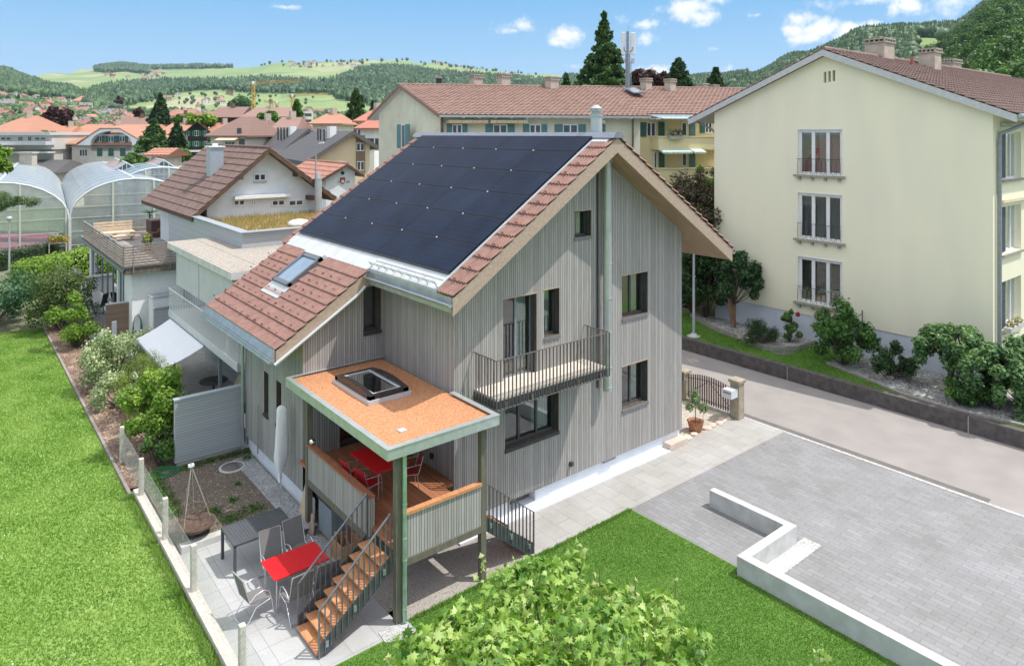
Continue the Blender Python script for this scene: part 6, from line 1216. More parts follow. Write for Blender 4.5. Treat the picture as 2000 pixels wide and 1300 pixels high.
# small gable with coat of arms
t,RF,GF,S1,S2=gpx('small_house','small white gabled house with a painted red coat of arms',(679,320),52,eb(12),600,(625,352),(712,342),-.5,PLASTER,DKW,ov=.6,ovg=.4,tile=(mat('rose_clay',(.42,.20,.15),(.33,.15,.11),.7,scale=3),.4,.55,SPROF),barge=DKW,th=.15)
a=M(); s0,s1,z0,z1=pbox(GF,666,335,672,341); cc=GF.p((s0+s1)/2,.02,(z0+z1)/2); a.cyl(cc,cc+GF.n*.03,.13,n=14); a.build('round_vent',DARKIN,t)
s0,s1,z0,z1=pbox(GF,664,347,674,359.5); m_=(s0+s1)/2; w_=(s1-s0)/2; h_=z1-z0
def shield(k,d,mt,nm_,par): a=M(); a.prism([GF.p(m_+w_*k*x,d,z1-h_*(1-k)*.4-h_*k*y) for x,y in ((-1,0),(1,0),(1,.55),(.75,.82),(.35,.96),(0,1),(-.35,.96),(-.75,.82),(-1,.55))],GF.n*.015); return a.build(nm_,mt,par)
cr=shield(1,.01,mat('crest_dark',(.05,.05,.05),(.04,.04,.04),.6),'coat_of_arms',t); shield(.86,.028,mat('crest_red',(.50,.03,.03),(.42,.025,.03),.6),'red_field',cr)
a=M(); 
for x0,x1,y0,y1 in ((-.55,.55,.62,.78),(-.5,-.2,.3,.62),(.2,.5,.3,.62),(-.15,.15,.45,.62)): GF.box(a,m_+w_*x0,m_+w_*x1,.045,.055,z1-h_*y1,z1-h_*y0)
a.build('white_castle',WHT,cr)
def text(s,fr,x,z,size,m,parent):
    c=bpy.data.curves.new('lettering','FONT'); c.body=s; c.size=size; c.extrude=.003; o_=bpy.data.objects.new('lettering',c); c.materials.append(m); COL.objects.link(o_); bpy.context.view_layer.update(); me=bpy.data.meshes.new_from_object(o_.evaluated_get(bpy.context.evaluated_depsgraph_get())); bpy.data.objects.remove(o_); o=bpy.data.objects.new('painted_year',me); COL.objects.link(o); o.parent=parent
    a=fr.a; 
    if a.dot(RT)<0: a=-a
    mm_=Matrix((a,ZZ,a.cross(ZZ))).transposed().to_4x4(); mm_.translation=fr.O+fr.a*x+fr.n*.03+ZZ*z; o.matrix_local=WM[parent.name].inverted()@mm_; return o
TX=mat('painted_numerals',(.12,.12,.13),(.1,.1,.1),.7)
sgn=1 if GF.a.dot(RT)>0 else -1
s_,_,zb_,_=pbox(GF,659,352,660,358); text('19',GF,s_,zb_,.30,TX,t); s_,_,zb_,_=pbox(GF,675.5,352,676,358); text('44',GF,s_,zb_,.30,TX,t)
# arched gable villa
t,RF,fr=bhouse('arched_gable_villa','cream villa with white arched gable and green shutters',127,283,247,281,100,13,CRW,ORT,.30,0,hov=.6); t['category']='house'
def villa():
    F_=Fr2(fr.O+fr.n*1.0,fr.a,fr.n); q=lambda u,v:hit(F_,u,v)
    outer=[q(150,281.5),q(196,252),q(234,252),q(284,280.5)]; a=M(); n=16; inner=[]
    for i in range(n+1):
        th=math.pi*i/n; inner.append(q(217-41*math.cos(th),284-28*math.sin(th)**.9 if 0<i<n else 284))
    def outz(s): 
        for (s0,z0),(s1,z1) in zip(outer[:-1],outer[1:]):
            if s0<=s<=s1: return z0+(z1-z0)*(s-s0)/(s1-s0)
        return outer[0][1] if s<outer[0][0] else outer[-1][1]
    for (s0,z0),(s1,z1) in zip(inner[:-1],inner[1:]):
        if s1-s0>1e-3: a.quad(F_.p(s0,0,z0),F_.p(s1,0,z1),F_.p(s1,0,outz(s1)),F_.p(s0,0,outz(s0))); a.quad(F_.p(s0,0,z0),F_.p(s1,0,z1),F_.p(s1,-1.3,z1),F_.p(s0,-1.3,z0))
    a.quad(F_.p(outer[0][0],0,outer[0][1]-.15),F_.p(inner[0][0],0,inner[0][1]),F_.p(inner[0][0],0,outz(inner[0][0]))); a.quad(F_.p(outer[-1][0],0,outer[-1][1]-.15),F_.p(inner[-1][0],0,inner[-1][1]),F_.p(inner[-1][0],0,outz(inner[-1][0])))
    a.build('arched_gable',WHT,t); a=M()
    for (s0,z0),(s1,z1) in zip(outer[:-1],outer[1:]): a.hexa([F_.p(s0,.1,z0),F_.p(s1,.1,z1),F_.p(s1,-4.5,z1+.3),F_.p(s0,-4.5,z0+.3),F_.p(s0,.1,z0+.15),F_.p(s1,.1,z1+.15),F_.p(s1,-4.5,z1+.5),F_.p(s0,-4.5,z0+.5)])
    a.build('gable_roof',ORT,RF); a=M(); w0=Fr2(fr.O+fr.n*.0,fr.a,fr.n); s0,s1,z0,z1=pbox(w0,178,262,257,281); w0.box(a,s0,s1,-.3,.0,z0-1,z1); a.build('upper_wall',CRW,t)
    for u0,u1 in ((190,199),(212,222),(234,244)): simplewin(t,w0,u0,265.5,u1,278,sh=GRN)
    for u0,u1 in ((190,200),(212,222),(235,245)): simplewin(t,fr,u0,290,u1,305,sh=GRN,closed=True)
    simplewin(t,fr,156,291,171,306,n=3); simplewin(t,fr,262,288,275,301,fm=EAVEG,n=1)
    a=M(); s0,s1,z0,z1=pbox(fr,127,286,280,287); fr.box(a,s0,s1,0,.08,z0,z1); a.build('string_course',EAVEG,t)
villa()
a=M(); c=at(131,318,98); a.lathe(c,[(0,.2),(.3,.15),(.5,0)],14); o=a.build('satellite_dish',WHT,t)
# black chalet with green shutters
t,RF,GF,S1,S2=gpx('black_chalet','black timber chalet with bright green shutters and white windows',(384.5,237),115,eb(420),410,(357,259.5),(413,259),-1,BLK,BLK,ov=.7,ovg=.6,th=.2)
for v0,v1 in ((255,266),(276,286)):
    for u0,u1 in ((361,368),(380,388),(399,406)): simplewin(t,GF,u0,v0,u1,v1,sh=GRS)
a=M(); s0,s1,z0,z1=pbox(GF,361,293,409,297); GF.box(a,s0,s1,0,.1,z0,z1); a.build('base_band',WHT,t)
t,RF,fr=bhouse('brown_roof_house','cream house with broken brown hip roof and awning left of the slate roofs',398,482,228,265,88,11,CRW,BRT,.33,-.15); simplewin(t,fr,463,250,472,262,fm=BRN,n=1) ; simplewin(t,fr,440,276,458,284,fm=EAVEG,n=3); simplewin(t,fr,467,272,478,284,fm=BRN,n=1)
a=M(); s0,s1,z0,z1=pbox(fr,432,268,470,274); a.hexa([fr.p(s0,0,z1),fr.p(s1,0,z1),fr.p(s1,1.6,z0),fr.p(s0,1.6,z0),fr.p(s0,0,z1+.05),fr.p(s1,0,z1+.05),fr.p(s1,1.6,z0+.05),fr.p(s0,1.6,z0+.05)]); a.build('awning',BW,t)
MH=[('orange_roof_house','orange roofed villa at the far left edge with two dormer windows',-35,47,226,258,115,14,CRW,ORT,.35,0),
('orange_roof_house','long orange roof behind the arched gable villa',125,300,243,262,128,10,CRW,ORT,.06,0),
('orange_roof_house','low orange roof left of the arched gable villa',88,132,246,266,125,9,CRW,ORT,.1,.1),
('orange_roof_house','long orange roof right of the conifers beside the black chalet',300,372,240,262,130,12,CRW,ORT,.1,0),
('orange_roof_house','orange roof just behind the black chalet',395,440,240,262,135,10,CRW,ORT,.1,0),
('white_gable_house','white house with dusky brown roof behind the orange roofs',222,296,229,246,175,11,WHT,PKT,.0,0),
('brown_roof_block','big brown roofed block with balconies below the crane',408,470,209,229,170,16,DKW,PKT,.0,.1),
('brown_roof_block','long brown roof right of the big brown block',468,566,210,228,165,14,DKW,PKT,.12,0),
('red_roof_house','red brown roofed house behind the tall thin conifer',688,748,214,236,90,12,CRW,RDT,.35,0),
('red_roof_house','low red brown hip roof with white wall left of the olive block',690,740,233,250,74,9,WHT,RDT,.3,0),
('orange_roof_house','bright orange hip roof with solar panels behind the slate roofs',600,668,222,241,105,11,CRW,ORT,.28,0),
('pink_roof_house','steep rose coloured roof left of the slate roofs',515,575,229,262,100,12,CRW,PKT,.15,0),
('brown_roof_house','small brown hip roof between black chalet and pink roof',478,516,233,252,105,10,CRW,BRT,.3,0),
('red_roof_house','pinkish roofed house in front of the church tower',378,405,220,228,230,12,WHT,RO_[0],.2,0),
('red_roof_house','pale red roofed row left of the church tower',318,376,214,226,240,12,WHT,RO_[0],.1,0),
('brown_roof_house','brown gabled house right of the tall spruce',330,362,222,236,190,12,CRW,BRT,.0,.1),
('orange_roof_villa','big cream villa with orange mansard roof on the slope',138,176,188,197,1150,30,TW[1],RO_[3],.25,0)]
for (nm_,lb,u0,u1,vr,ve,Dd,dep,wm,rm,hip,yaw) in MH:
    t,RF,fr=bhouse(nm_,lb,u0,u1,vr,ve,Dd,dep,wm,rm,hip,yaw)
    n=max(2,int((u1-u0)/16)); hgt=2.0/Dd*CF
    for i in range(n): u=u0+(u1-u0)*(i+.5)/n; simplewin(t,fr,u-.5/Dd*CF,ve+1.0/Dd*CF,u+.5/Dd*CF,ve+2.4/Dd*CF)
    c=(fr.O+fr.a*(u1-u0)/CF*Dd*.4)-fr.n*dep*.42; zc=CP.z+(CH-vr)*(Dd+dep/2)/CF; a=M(); a.box(c.x-.4,c.x+.4,c.y-.4,c.y+.4,zc-1.5,zc+.9); a.build('chimney',CHM if hip else BRN,RF)
a=M(); c0_=at(-20,262,112)
t,RF,fr=bhouse('orange_shed','low shed with orange tiled roof below the conifers',279,329,289.5,303,78,5,CRW,ORT,.0,0); 
t,RF,fr=bhouse('dark_roof_house','dark roofed house with a tall pale chimney behind the greenhouse',5,104,312,338,92,10,CRW,DKT,.12,0)
a=M(); p=at(38,345,88);q=at(62,345,88); a.hexa([p,q,q+FW*1.0,p+FW*1.0]+[k+ZZ*(at(38,300,88).z-p.z) for k in (p,q,q+FW*1.0,p+FW*1.0)]); o=a.build('chimney',CHM,RF); a=M(); z=at(38,300,88).z; a.hexa([p-RT*.15-FW*.15+ZZ*(z-p.z),q+RT*.15-FW*.15+ZZ*(z-q.z),q+RT*.15+FW*1.15+ZZ*(z-q.z),p-RT*.15+FW*1.15+ZZ*(z-p.z)]+[k+ZZ*.2 for k in (p-RT*.15-FW*.15+ZZ*(z-p.z),q+RT*.15-FW*.15+ZZ*(z-q.z),q+RT*.15+FW*1.15+ZZ*(z-q.z),p-RT*.15+FW*1.15+ZZ*(z-p.z))]); a.build('chimney_cap',CONC,o)
# flat modern block at the left
t=thing('flat_roof_block','long flat roofed block with white balconies at the left edge','building',at(40,300,97)); fr=Fr2(at(-60,300,97),RT,-FW)
a=M()
for (u0,u1,v0,v1,d0,d1) in ((-60,101,264,292,-8,0),(-60,96,292,335,-8,-1.0)): s0,s1,z0,z1=pbox(fr,u0,v0,u1,v1); fr.box(a,s0,s1,d0,d1,z0,z1)
a.build('wall',mat('modern_wall',(.56,.53,.48),(.5,.47,.43),.85),t); a=M()
for v0,v1,d1 in ((258,264,.8),(276,283,1.6),(296,299,1.2)): s0,s1,z0,z1=pbox(fr,-60,v0,104,v1); fr.box(a,s0,s1,-.5 if v0>260 else -8.5,d1,z0,z1)
a.build('balcony_edge',EAVEG,t)
for (u0,u1) in ((2,22),(36,44),(55,61),(68,90)): simplewin(t,fr,u0,267,u1,275,fm=EAVEG,n=2)
a=M(); s0,s1,z0,z1=pbox(fr,-30,286,42,290); fr.box(a,s0,s1,1.2,2.6,z0,z0+.1); a.build('awning',WHT,t)
# ================================================================ GREENHOUSES
def filmmat(name,c,tr,rough=.25):
    m=bpy.data.materials.new(name); m.use_nodes=True; nt=m.node_tree; b=nt.nodes['Principled BSDF']; b.inputs['Roughness'].default_value=rough; g=nt.nodes.new('ShaderNodeNewGeometry')
    n1=noise(nt,g.outputs['Position'],.9,6,.7); nt.links.new(mixc(nt,n1,c,tuple(x*.72 for x in c)),b.inputs['Base Color']); b.inputs['Specular IOR Level'].default_value=.8
    t=nt.nodes.new('ShaderNodeBsdfTransparent'); t.inputs[0].default_value=(.85,.9,.92,1); ms=nt.nodes.new('ShaderNodeMixShader'); nt.links.new(nm(nt,'ADD',nm(nt,'MULTIPLY',n1,.3),tr-.15,clamp=True),ms.inputs[0]); tl_=nt.nodes.new('ShaderNodeBsdfTranslucent'); tl_.inputs[0].default_value=(.85,.9,.95,1); m2=nt.nodes.new('ShaderNodeMixShader'); m2.inputs[0].default_value=.4; nt.links.new(b.outputs[0],m2.inputs[1]); nt.links.new(tl_.outputs[0],m2.inputs[2]); nt.links.new(m2.outputs[0],ms.inputs[1]); nt.links.new(t.outputs[0],ms.inputs[2]); nt.links.new(ms.outputs[0],nt.nodes['Material Output'].inputs[0]); MATS[name]=m; return m
FILM=filmmat('greenhouse_film',(.55,.66,.80),.2); FILMW=filmmat('greenhouse_wall_sheet',(.66,.69,.71),.66); FILMT=filmmat('teal_film',(.25,.45,.50),.25); FILMG=filmmat('old_glass',(.50,.48,.48),.3)
def greenhouse(label,V0,ax,half,rise,L,film,side,posts=3.07,zb=0):
    """barrel greenhouse: V0 lower left front corner of the barrel at gutter height"""
    ax=ax.normalized(); cr=ax.cross(ZZ).normalized(); V0=Vector(V0); t=thing('greenhouse',label,'greenhouse',(V0+cr*half)*1.0 if 0 else Vector((V0.x,V0.y,0))); n=14
    prof=[(half*(1-math.cos(math.pi*i/n)),rise*math.sin(math.pi*i/n)) for i in range(n+1)]; a=M(); segs=10
    for k in range(segs):
        o0=ax*(L*k/segs);o1=ax*(L*(k+1)/segs)
        for (x0,z0),(x1,z1) in zip(prof[:-1],prof[1:]): a.add([V0+cr*x0+ZZ*z0+o0,V0+cr*x1+ZZ*z1+o0,V0+cr*x1+ZZ*z1+o1,V0+cr*x0+ZZ*z0+o1],[(0,1,2,3)])
    a.build('roof_film',film,t); a=M()
    for k in range(0,int(L/4)+1):
        o=ax*min(L,k*4); a.tube([V0+cr*x+ZZ*(z+.0)+o for x,z in prof],.016 if k else .07,4)
    for x in (0,half,2*half): z=rise if x==half else 0; a.bar(V0+cr*x+ZZ*z,V0+cr*x+ZZ*z+ax*L,.12,.12)
    a.build('roof_hoops',mat('pale_hoop',(.66,.68,.70),(.6,.62,.64),.5,metal=.2),t)
    a=M(); 
    for (x0,z0),(x1,z1) in zip(prof[:-1],prof[1:]): g0=V0+cr*x0;g1=V0+cr*x1; a.quad(Vector((g0.x,g0.y,zb)),Vector((g1.x,g1.y,zb)),g1+ZZ*z1,g0+ZZ*z0)
    a.quad(Vector((V0.x,V0.y,zb)),Vector((V0.x+ax.x*L,V0.y+ax.y*L,zb)),V0+ax*L,V0)
    a.build('end_wall',side,t); a=M(); k=0
    while k*posts<=2*half+.01:
        x=k*posts; th=math.acos(max(-1,min(1,1-x/half))); z=rise*math.sin(th); p=V0+cr*x; a.bar(Vector((p.x,p.y,zb)),p+ZZ*z,.16,.14); k+=1
    for z in (V0.z,V0.z-1.1,V0.z-2.2): p=V0;q=V0+cr*2*half; a.bar(Vector((p.x,p.y,z))-ax*.05,Vector((q.x,q.y,z))-ax*.05,.04,.04)
    if rise>1.5:
        for z in (.9,1.8): w=half*math.sqrt(max(0,1-(z/rise)**2)); p=V0+cr*(half-w)+ZZ*z;q=V0+cr*(half+w)+ZZ*z; a.bar(p-ax*.05,q-ax*.05,.035,.035)
    a.build('end_frame',mat('frame_pale_green',(.50,.52,.44),(.44,.46,.39),.7),t); return t,cr,ax
GA=eb(95); V0=at(136,426,57)
t,cr,ax=greenhouse('big film greenhouse with the higher arch behind the roof terrace',V0,GA,4.7,3.05,44,FILM,FILMW)
t,cr,ax=greenhouse('big film greenhouse with rounded roof at the left edge',V0-cr*9.45,GA,4.7,3.05,44,FILM,FILMW)
a=M(); a.bar(Vector((V0.x,V0.y,0))-GA*.15,V0-GA*.15,.3,.2); tag(a.build('rainwater_pipe',ZINCL),'wide pale rainwater downpipe at the valley between the two big greenhouses','downpipe')
def ggable(label,u0,u1,va,ve,Dd,L,film):
    p=at(u0,ve,Dd);q=at(u1,ve,Dd);q.z=p.z; c=(p+q)/2; c.z=at((u0+u1)/2,va,Dd).z; e=GA*L; t=thing('greenhouse',label,'greenhouse',(c.x,c.y,0)); a=M()
    for k in (p,q): a.quad(k,k+e,c+e,c)
    a.build('roof_panes',film,t); a=M(); a.quad(Vector((p.x,p.y,0)),Vector((q.x,q.y,0)),q,c,p); a.quad(Vector((p.x,p.y,0)),p,p+e,Vector((p.x+e.x,p.y+e.y,0))); a.build('end_wall',FILMW,t); a=M()
    for k in range(9): f=k/8; b_=p.lerp(q,f); h=c.z-p.z; z=p.z+h*(1-abs(2*f-1)); a.bar(Vector((b_.x,b_.y,0))-GA*.03,Vector((b_.x,b_.y,z))-GA*.03,.07,.07)
    for k in (p,q,c): a.bar(k,k+e,.14,.1)
    a.bar(p,c,.1,.1); a.bar(q,c,.1,.1); a.build('frame',MATS['pale_hoop'],t); return t
ggable('old glass greenhouse with rusty brown panes left of its twin',213,282,318,338,74,16,mat('rusty_glass_roof',(.42,.36,.36),(.34,.20,.15),.3,scale=.5))
ggable('old glass greenhouse with rusty brown panes right of its twin',283,357,313,336,72,18,MATS['rusty_glass_roof'])
greenhouse('small teal film greenhouse behind the big arch',at(238,362,66),GA,3.4,1.6,18,FILMT,FILMW,posts=2)
BED=[('flower_bed',0,88,mat('pink_bed',(.60,.14,.20),(.45,.10,.14),.9,scale=2),60.5,63.5),('crop_bed',-10,126,mat('crop_green',(.20,.32,.12),(.26,.26,.12),.9,scale=2),71,95),('flower_bed',0,112,MATS['pink_bed'],66,69)]
for nm_,u0,u1,m_,d0,d1 in BED: a=M(); P_=[Vector((at(u,CH,d).x,at(u,CH,d).y,.02)) for u,d in ((-40,d0),(u1,d0),(u1,d1),(-40,d1))]; a.prism(P_,(0,0,.25)); stuff(a.build(nm_,m_),'long row of '+('pink flowers' if 'pink' in m_.name else 'green crops')+' inside the left greenhouse '+('at the front' if d0<62 else ('in the middle' if d0<70 else 'at the back')),'flower bed')
a=M(); p=at(97,462,56.5);q=at(114,462,56.5); a.hexa([p,q,q+GA*.03,p+GA*.03,p+ZZ*.33,q+ZZ*.33,q+ZZ*.33+GA*.03,p+ZZ*.33+GA*.03]); tag(a.build('white_sign',WHT),'small blank white sign on the greenhouse front','sign')
t=thing('flower_stand','wooden stand with potted flowers in front of the greenhouse','flower stand',gz(112,482,0)); p=at(96,474,55.5);q=at(130,474,55.5); a=M(); a.hexa([p-ZZ*.05,q-ZZ*.05,q+GA*.8-ZZ*.05,p+GA*.8-ZZ*.05,p,q,q+GA*.8,p+GA*.8]); [a.bar(Vector((k.x,k.y,0)),k,.08,.08) for k in (p,q)]; a.build('shelf',CHM,t); leafcloud('flowers',foliage('stand_flowers',[(.1,.2,.05),(.2,.28,.06),(.5,.35,.05),(.45,.12,.05)],patch=3),t,[p.lerp(q,k)+ZZ*.25+GA*.3 for k in (.15,.4,.65,.9)],[.35]*4,600,.08,5)
t=thing('street_lamp','slim grey lamp post in front of the left greenhouse','street lamp',gz(18,545,0)); b_=gz(18,545,0); z1_=at(18,424,(b_-CP).dot(FW)).z; a=M(); a.cyl((b_.x,b_.y,0),(b_.x,b_.y,z1_-.3),.07,.05,8); a.build('pole',LMP,t); a=M(); a.lathe((b_.x,b_.y,z1_-.3),[(.05,0),(.17,.1),(.2,.25),(.12,.34),(0,.36)],12); a.build('lamp_head',LMP,t)
c=gz(143,560,0.1); 
t=thing('patio_heater','dark cone topped patio lamp beside the bright hedge','lamp',(c.x,c.y,0)); D_=(c-CP).dot(FW); a=M(); a.cyl((c.x,c.y,0),(c.x,c.y,at(143,532,D_).z),.05,n=7); a.build('pole',ANTHR,t); a=M(); z=at(143,534,D_).z; a.lathe((c.x,c.y,z),[(.55,0),(.3,.22),(.1,.42),(0,.46)],18); a.build('shade',mat('lamp_shade_dark',(.10,.10,.13),(.07,.07,.09),.35,metal=.5),t)
t=thing('lounge_chair','dark garden chair on the wooden terrace beside the glass wall','chair',gz(184,610,.2)); c=gz(184,612,.2); a=M(); a.bar(c+ZZ*.4,c+ZZ*.4+RT*.5,.5,.05); a.bar(c+RT*.5+ZZ*.4,c+RT*.65+ZZ*1.1,.5,.05); [a.bar(c+RT*x,c+RT*x+ZZ*.4,.04,.04) for x in (0,.5)]; a.build('seat',ANTHR,t)
t=thing('outdoor_fireplace','white garden fireplace block beside the glass wall','fireplace',gz(180,590,.2)); p=gz(172,595,.2); a=M(); a.box(p.x,p.x+1.0,p.y,p.y+.6,.1,1.7); a.build('body',WHT,t); a=M(); a.box(p.x-.08,p.x+1.08,p.y-.08,p.y+.68,1.7,1.78); a.build('slab',CONC,t)
# street lamp between the houses
t=thing('street_lamp','thin curved street lamp in front of the slate roofed beige house','street lamp',at(617,400,44)); a=M(); P_=[at(616,420,44),at(617,300,44),at(618,287,44),at(622,281,44),at(627,279.5,44)]; a.tube(P_,[.07,.05,.04,.035,.035],6); a.build('pole',LMP,t); a=M(); a.bar(at(624,279.5,44),at(632,278.5,44),.22,.1); a.build('lamp_head',WHT,t)
# ================================================================ VEGETATION
LF=lambda n,*c,**k: foliage(n,list(c),**k)
DG1=LF('dark_laurel',(.012,.035,.012),(.03,.075,.022),(.075,.15,.04)); MG=LF('mid_green_leaves',(.03,.075,.018),(.07,.16,.03),(.16,.28,.06)); BG=LF('bright_leaves',(.07,.15,.02),(.17,.30,.035),(.34,.46,.09),trans=.35)
VG=LF('variegated_leaves',(.10,.17,.06),(.28,.36,.18),(.62,.66,.44)); YG=LF('feathery_leaves',(.10,.17,.03),(.20,.29,.045),(.34,.40,.10),trans=.35); BLG=LF('blue_green_leaves',(.03,.09,.045),(.06,.15,.075),(.12,.24,.11)); CO=LF('copper_leaves',(.035,.014,.018),(.07,.028,.032),(.13,.06,.055)); CN=LF('conifer_needles',(.015,.04,.018),(.035,.08,.03),(.08,.15,.05),trans=.1)
SEQ=LF('sequoia_needles',(.02,.055,.018),(.06,.13,.035),(.13,.23,.06),trans=.1); CPM=LF('copper_green_mix',(.05,.025,.025),(.08,.075,.04),(.20,.15,.11)); OLV=LF('olive_leaves',(.045,.075,.025),(.10,.15,.045),(.20,.26,.10))
def cluster(c,R,n,seed,rs=.35,zs=1,lo=-.6):
    g=random.Random(seed); o=[]
    while len(o)<n:
        x,y,z=(g.uniform(-1,1) for _ in range(3)); r=math.sqrt(x*x+y*y+z*z)
        if r>1 or z<lo or r<.35: continue
        o.append((c[0]+x*R,c[1]+y*R,c[2]+z*R*zs,R*rs*g.uniform(.7,1.25)))
    return o
def sh(name,label,cat,c,R,h,n,size,m,seed,k=16,rs=.34,group=None,stem=.03,shell=.35,asp=.6,out=.55):
    return shrub(name,label,cat,c,cluster((0,0,h/2),R,k,seed,rs,h/2/R),m,n,size,stem,group,seed,out,asp,shell=shell)
# left shrub bed
sh('shrub','variegated white green shrub in the middle of the bark bed','shrub',(-4.55,17.3,.05),1.25,2.1,6500,.05,VG,31,26)
sh('shrub','variegated pale shrub behind beside the metal post','shrub',(-3.7,19.3,.05),1.1,1.9,4500,.05,VG,32,20)
sh('shrub','variegated cream shrub at the front edge of the bark bed','shrub',(-4.75,14.9,.05),.85,1.25,3500,.045,VG,33,16)
sh('shrub','feathery yellow green shrub between pale shrub and leafy shrub','shrub',(-4.45,12.6,.05),.95,2.5,9000,.035,YG,34,26,.32,asp=.18)
sh('shrub','wispy yellow green shrub next to the white awning','shrub',(-3.75,14.0,.05),.75,2.0,5000,.035,YG,35,18,.32,asp=.18)
sh('shrub','big light green leafy shrub beside the grey screen wall','shrub',(-4.35,10.0,.05),1.15,2.5,6500,.065,BG,36,26,.3)
sh('shrub','low leafy shrub at the foot of the fence end post','shrub',(-4.75,8.9,.05),.6,1.1,1800,.05,MG,37,12)
sh('shrub','bright yellow green bush at the wooden terrace','shrub',(-5.0,24.3,.05),1.05,2.3,5000,.06,BG,38,20)
sh('shrub','olive green loose bush behind the bright terrace bush','shrub',(-5.1,28.6,.05),1.7,3.0,6500,.07,OLV,39,26)
sh('shrub','fresh green tall bush behind the olive bush','shrub',(-5.4,33.5,.05),1.5,3.2,5500,.08,BG,40,20)
sh('shrub','dense blue green shrub at the far end of the side lawn','shrub',(-7.8,31.2,.05),2.0,2.6,7500,.07,BLG,41,26)
sh('shrub','yellow green shrub at the left picture edge behind the lawn','shrub',(-9.6,33.5,.05),1.9,2.9,5500,.08,OLV,42,22)
sh('shrub','low blue green ground shrub left of the lawn end','shrub',(-10.2,30.8,.05),1.6,1.9,5000,.07,BLG,43,20)
def hedge(name,label,p,q,w,h,m,n,size,seed):
    p=Vector(p);q=Vector(q); d=(q-p); L=d.length; e=d/L; nn=Vector((-e.y,e.x,0)); t=thing(name,label,'hedge',(p+q)/2); g=np.random.default_rng(seed)
    k=max(3,int(L/(w*.6))); cen=[];rad=[]
    for i in range(k+1):
        for j in (0,1): c=p+e*(L*i/k)+nn*g.uniform(-.1,.1)*w+ZZ*(h*(.3 if j==0 else .68)); cen.append(tuple(c)); rad.append((w*.55,w*.55,h*.36))
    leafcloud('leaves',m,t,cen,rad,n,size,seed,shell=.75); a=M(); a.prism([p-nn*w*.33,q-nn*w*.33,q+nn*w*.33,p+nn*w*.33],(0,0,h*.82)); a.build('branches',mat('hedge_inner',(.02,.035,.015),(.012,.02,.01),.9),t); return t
hedge('hedge','dark clipped hedge in front of the greenhouses',gz(-40,535,0),gz(172,492,0),1.2,1.45,DG1,9000,.07,51)
hedge('hedge','bright green laurel hedge beside the dark patio lamp',gz(70,575,0),gz(184,545,0),1.5,2.3,BG,9000,.10,52)
hedge('hedge','dense green clipped hedge block behind the old glass greenhouse',gz(331,358,0),gz(366,355,0),2.5,2.9,MG,3000,.16,53)
# potted plants on the neighbour patio
palm('yucca','green grassy yucca beside the white awning',(-3.0,11.3,.15),.15,.75,90,mat('yucca_green',(.05,.14,.05),(.035,.10,.04),.5),6,.4)
palm('yucca','silver grey agave between the green yuccas',(-2.6,10.2,.15),.25,.75,90,mat('agave_silver',(.30,.36,.34),(.2,.26,.24),.5),7,.5)
palm('yucca','tall dark yucca on a stem next to the timber house',(-1.9,9.6,.15),.7,.6,90,MATS['yucca_green'],8,.5)
palm('yucca','small silver agave in a planter close to the grey screen wall',(-3.0,9.2,.45),.1,.5,60,MATS['agave_silver'],9,.4)
for lb,x,y in (('square grey planter with bark at the grey screen wall',-3.25,8.75),('square grey planter with reddish bark beside the timber house',-2.35,9.1)):
    t=thing('planter',lb,'planter',(x,y,.11)); a=M(); a.box(x-.28,x+.28,y-.22,y+.22,.11,.5); a.build('box',mat('planter_grey',(.22,.23,.25),(.17,.18,.2),.7),t); a=M(); a.box(x-.25,x+.25,y-.19,y+.19,.5,.52); a.build('bark',BRICK,t)
t=thing('storage_box','small white box beside the timber house corner','box',(-1.9,8.8,.11)); a=M(); a.box(-2.15,-1.75,8.7,9.0,.11,.95); a.build('body',WHT,t,bevel=.02)
t=thing('deck_chair','beige fabric recliner chair under the neighbour balcony','chair',(-1.9,11.9,.11)); BGF=mat('beige_fabric',(.42,.36,.26),(.34,.29,.21),.9)
a=M(); a.hexa([(-2.15,11.6,.5),(-2.15,12.15,.5),(-1.6,12.15,.55),(-1.6,11.6,.55),(-2.15,11.6,.53),(-2.15,12.15,.53),(-1.6,12.15,.58),(-1.6,11.6,.58)]); a.build('seat',BGF,t); a=M(); a.hexa([(-1.62,11.6,.55),(-1.58,11.6,.55),(-1.58,12.15,.55),(-1.62,12.15,.55),(-1.3,11.6,1.25),(-1.26,11.6,1.25),(-1.26,12.15,1.25),(-1.3,12.15,1.25)]); a.build('backrest',BGF,t)
a=M(); [a.tube([(-2.2,y,.11),(-2.1,y,.75),(-1.5,y,.78),(-1.4,y,.11)],.015,6) for y in (11.57,12.18)]; a.build('frame',ANTHR,t)
t=thing('sun_lounger','dark wooden sun lounger under the white awning','sun lounger',(-3.3,13.3,.11)); a=M(); a.box(-3.75,-3.1,12.2,13.6,.38,.43); a.hexa([(-3.75,13.6,.40),(-3.1,13.6,.40),(-3.1,14.2,.75),(-3.75,14.2,.75),(-3.75,13.6,.44),(-3.1,13.6,.44),(-3.1,14.2,.79),(-3.75,14.2,.79)]); a.build('slats',mat('lounger_wood',(.12,.10,.10),(.08,.07,.07),.7),t); [ (lambda b:(b.box(x,x+.05,y,y+.05,.11,.38),b.build('leg',MATS['lounger_wood'],t)))(M()) for x in (-3.72,-3.15) for y in (12.3,13.5)]
t=thing('patio_table','dark round table in the shade under the neighbour balcony','table',(-1.9,13.2,.11)); a=M(); a.cyl((-1.9,13.2,.80),(-1.9,13.2,.84),.5,n=20); a.build('tabletop',ANTHR,t); a=M(); a.cyl((-1.9,13.2,.11),(-1.9,13.2,.8),.05); a.build('leg',ANTHR,t)
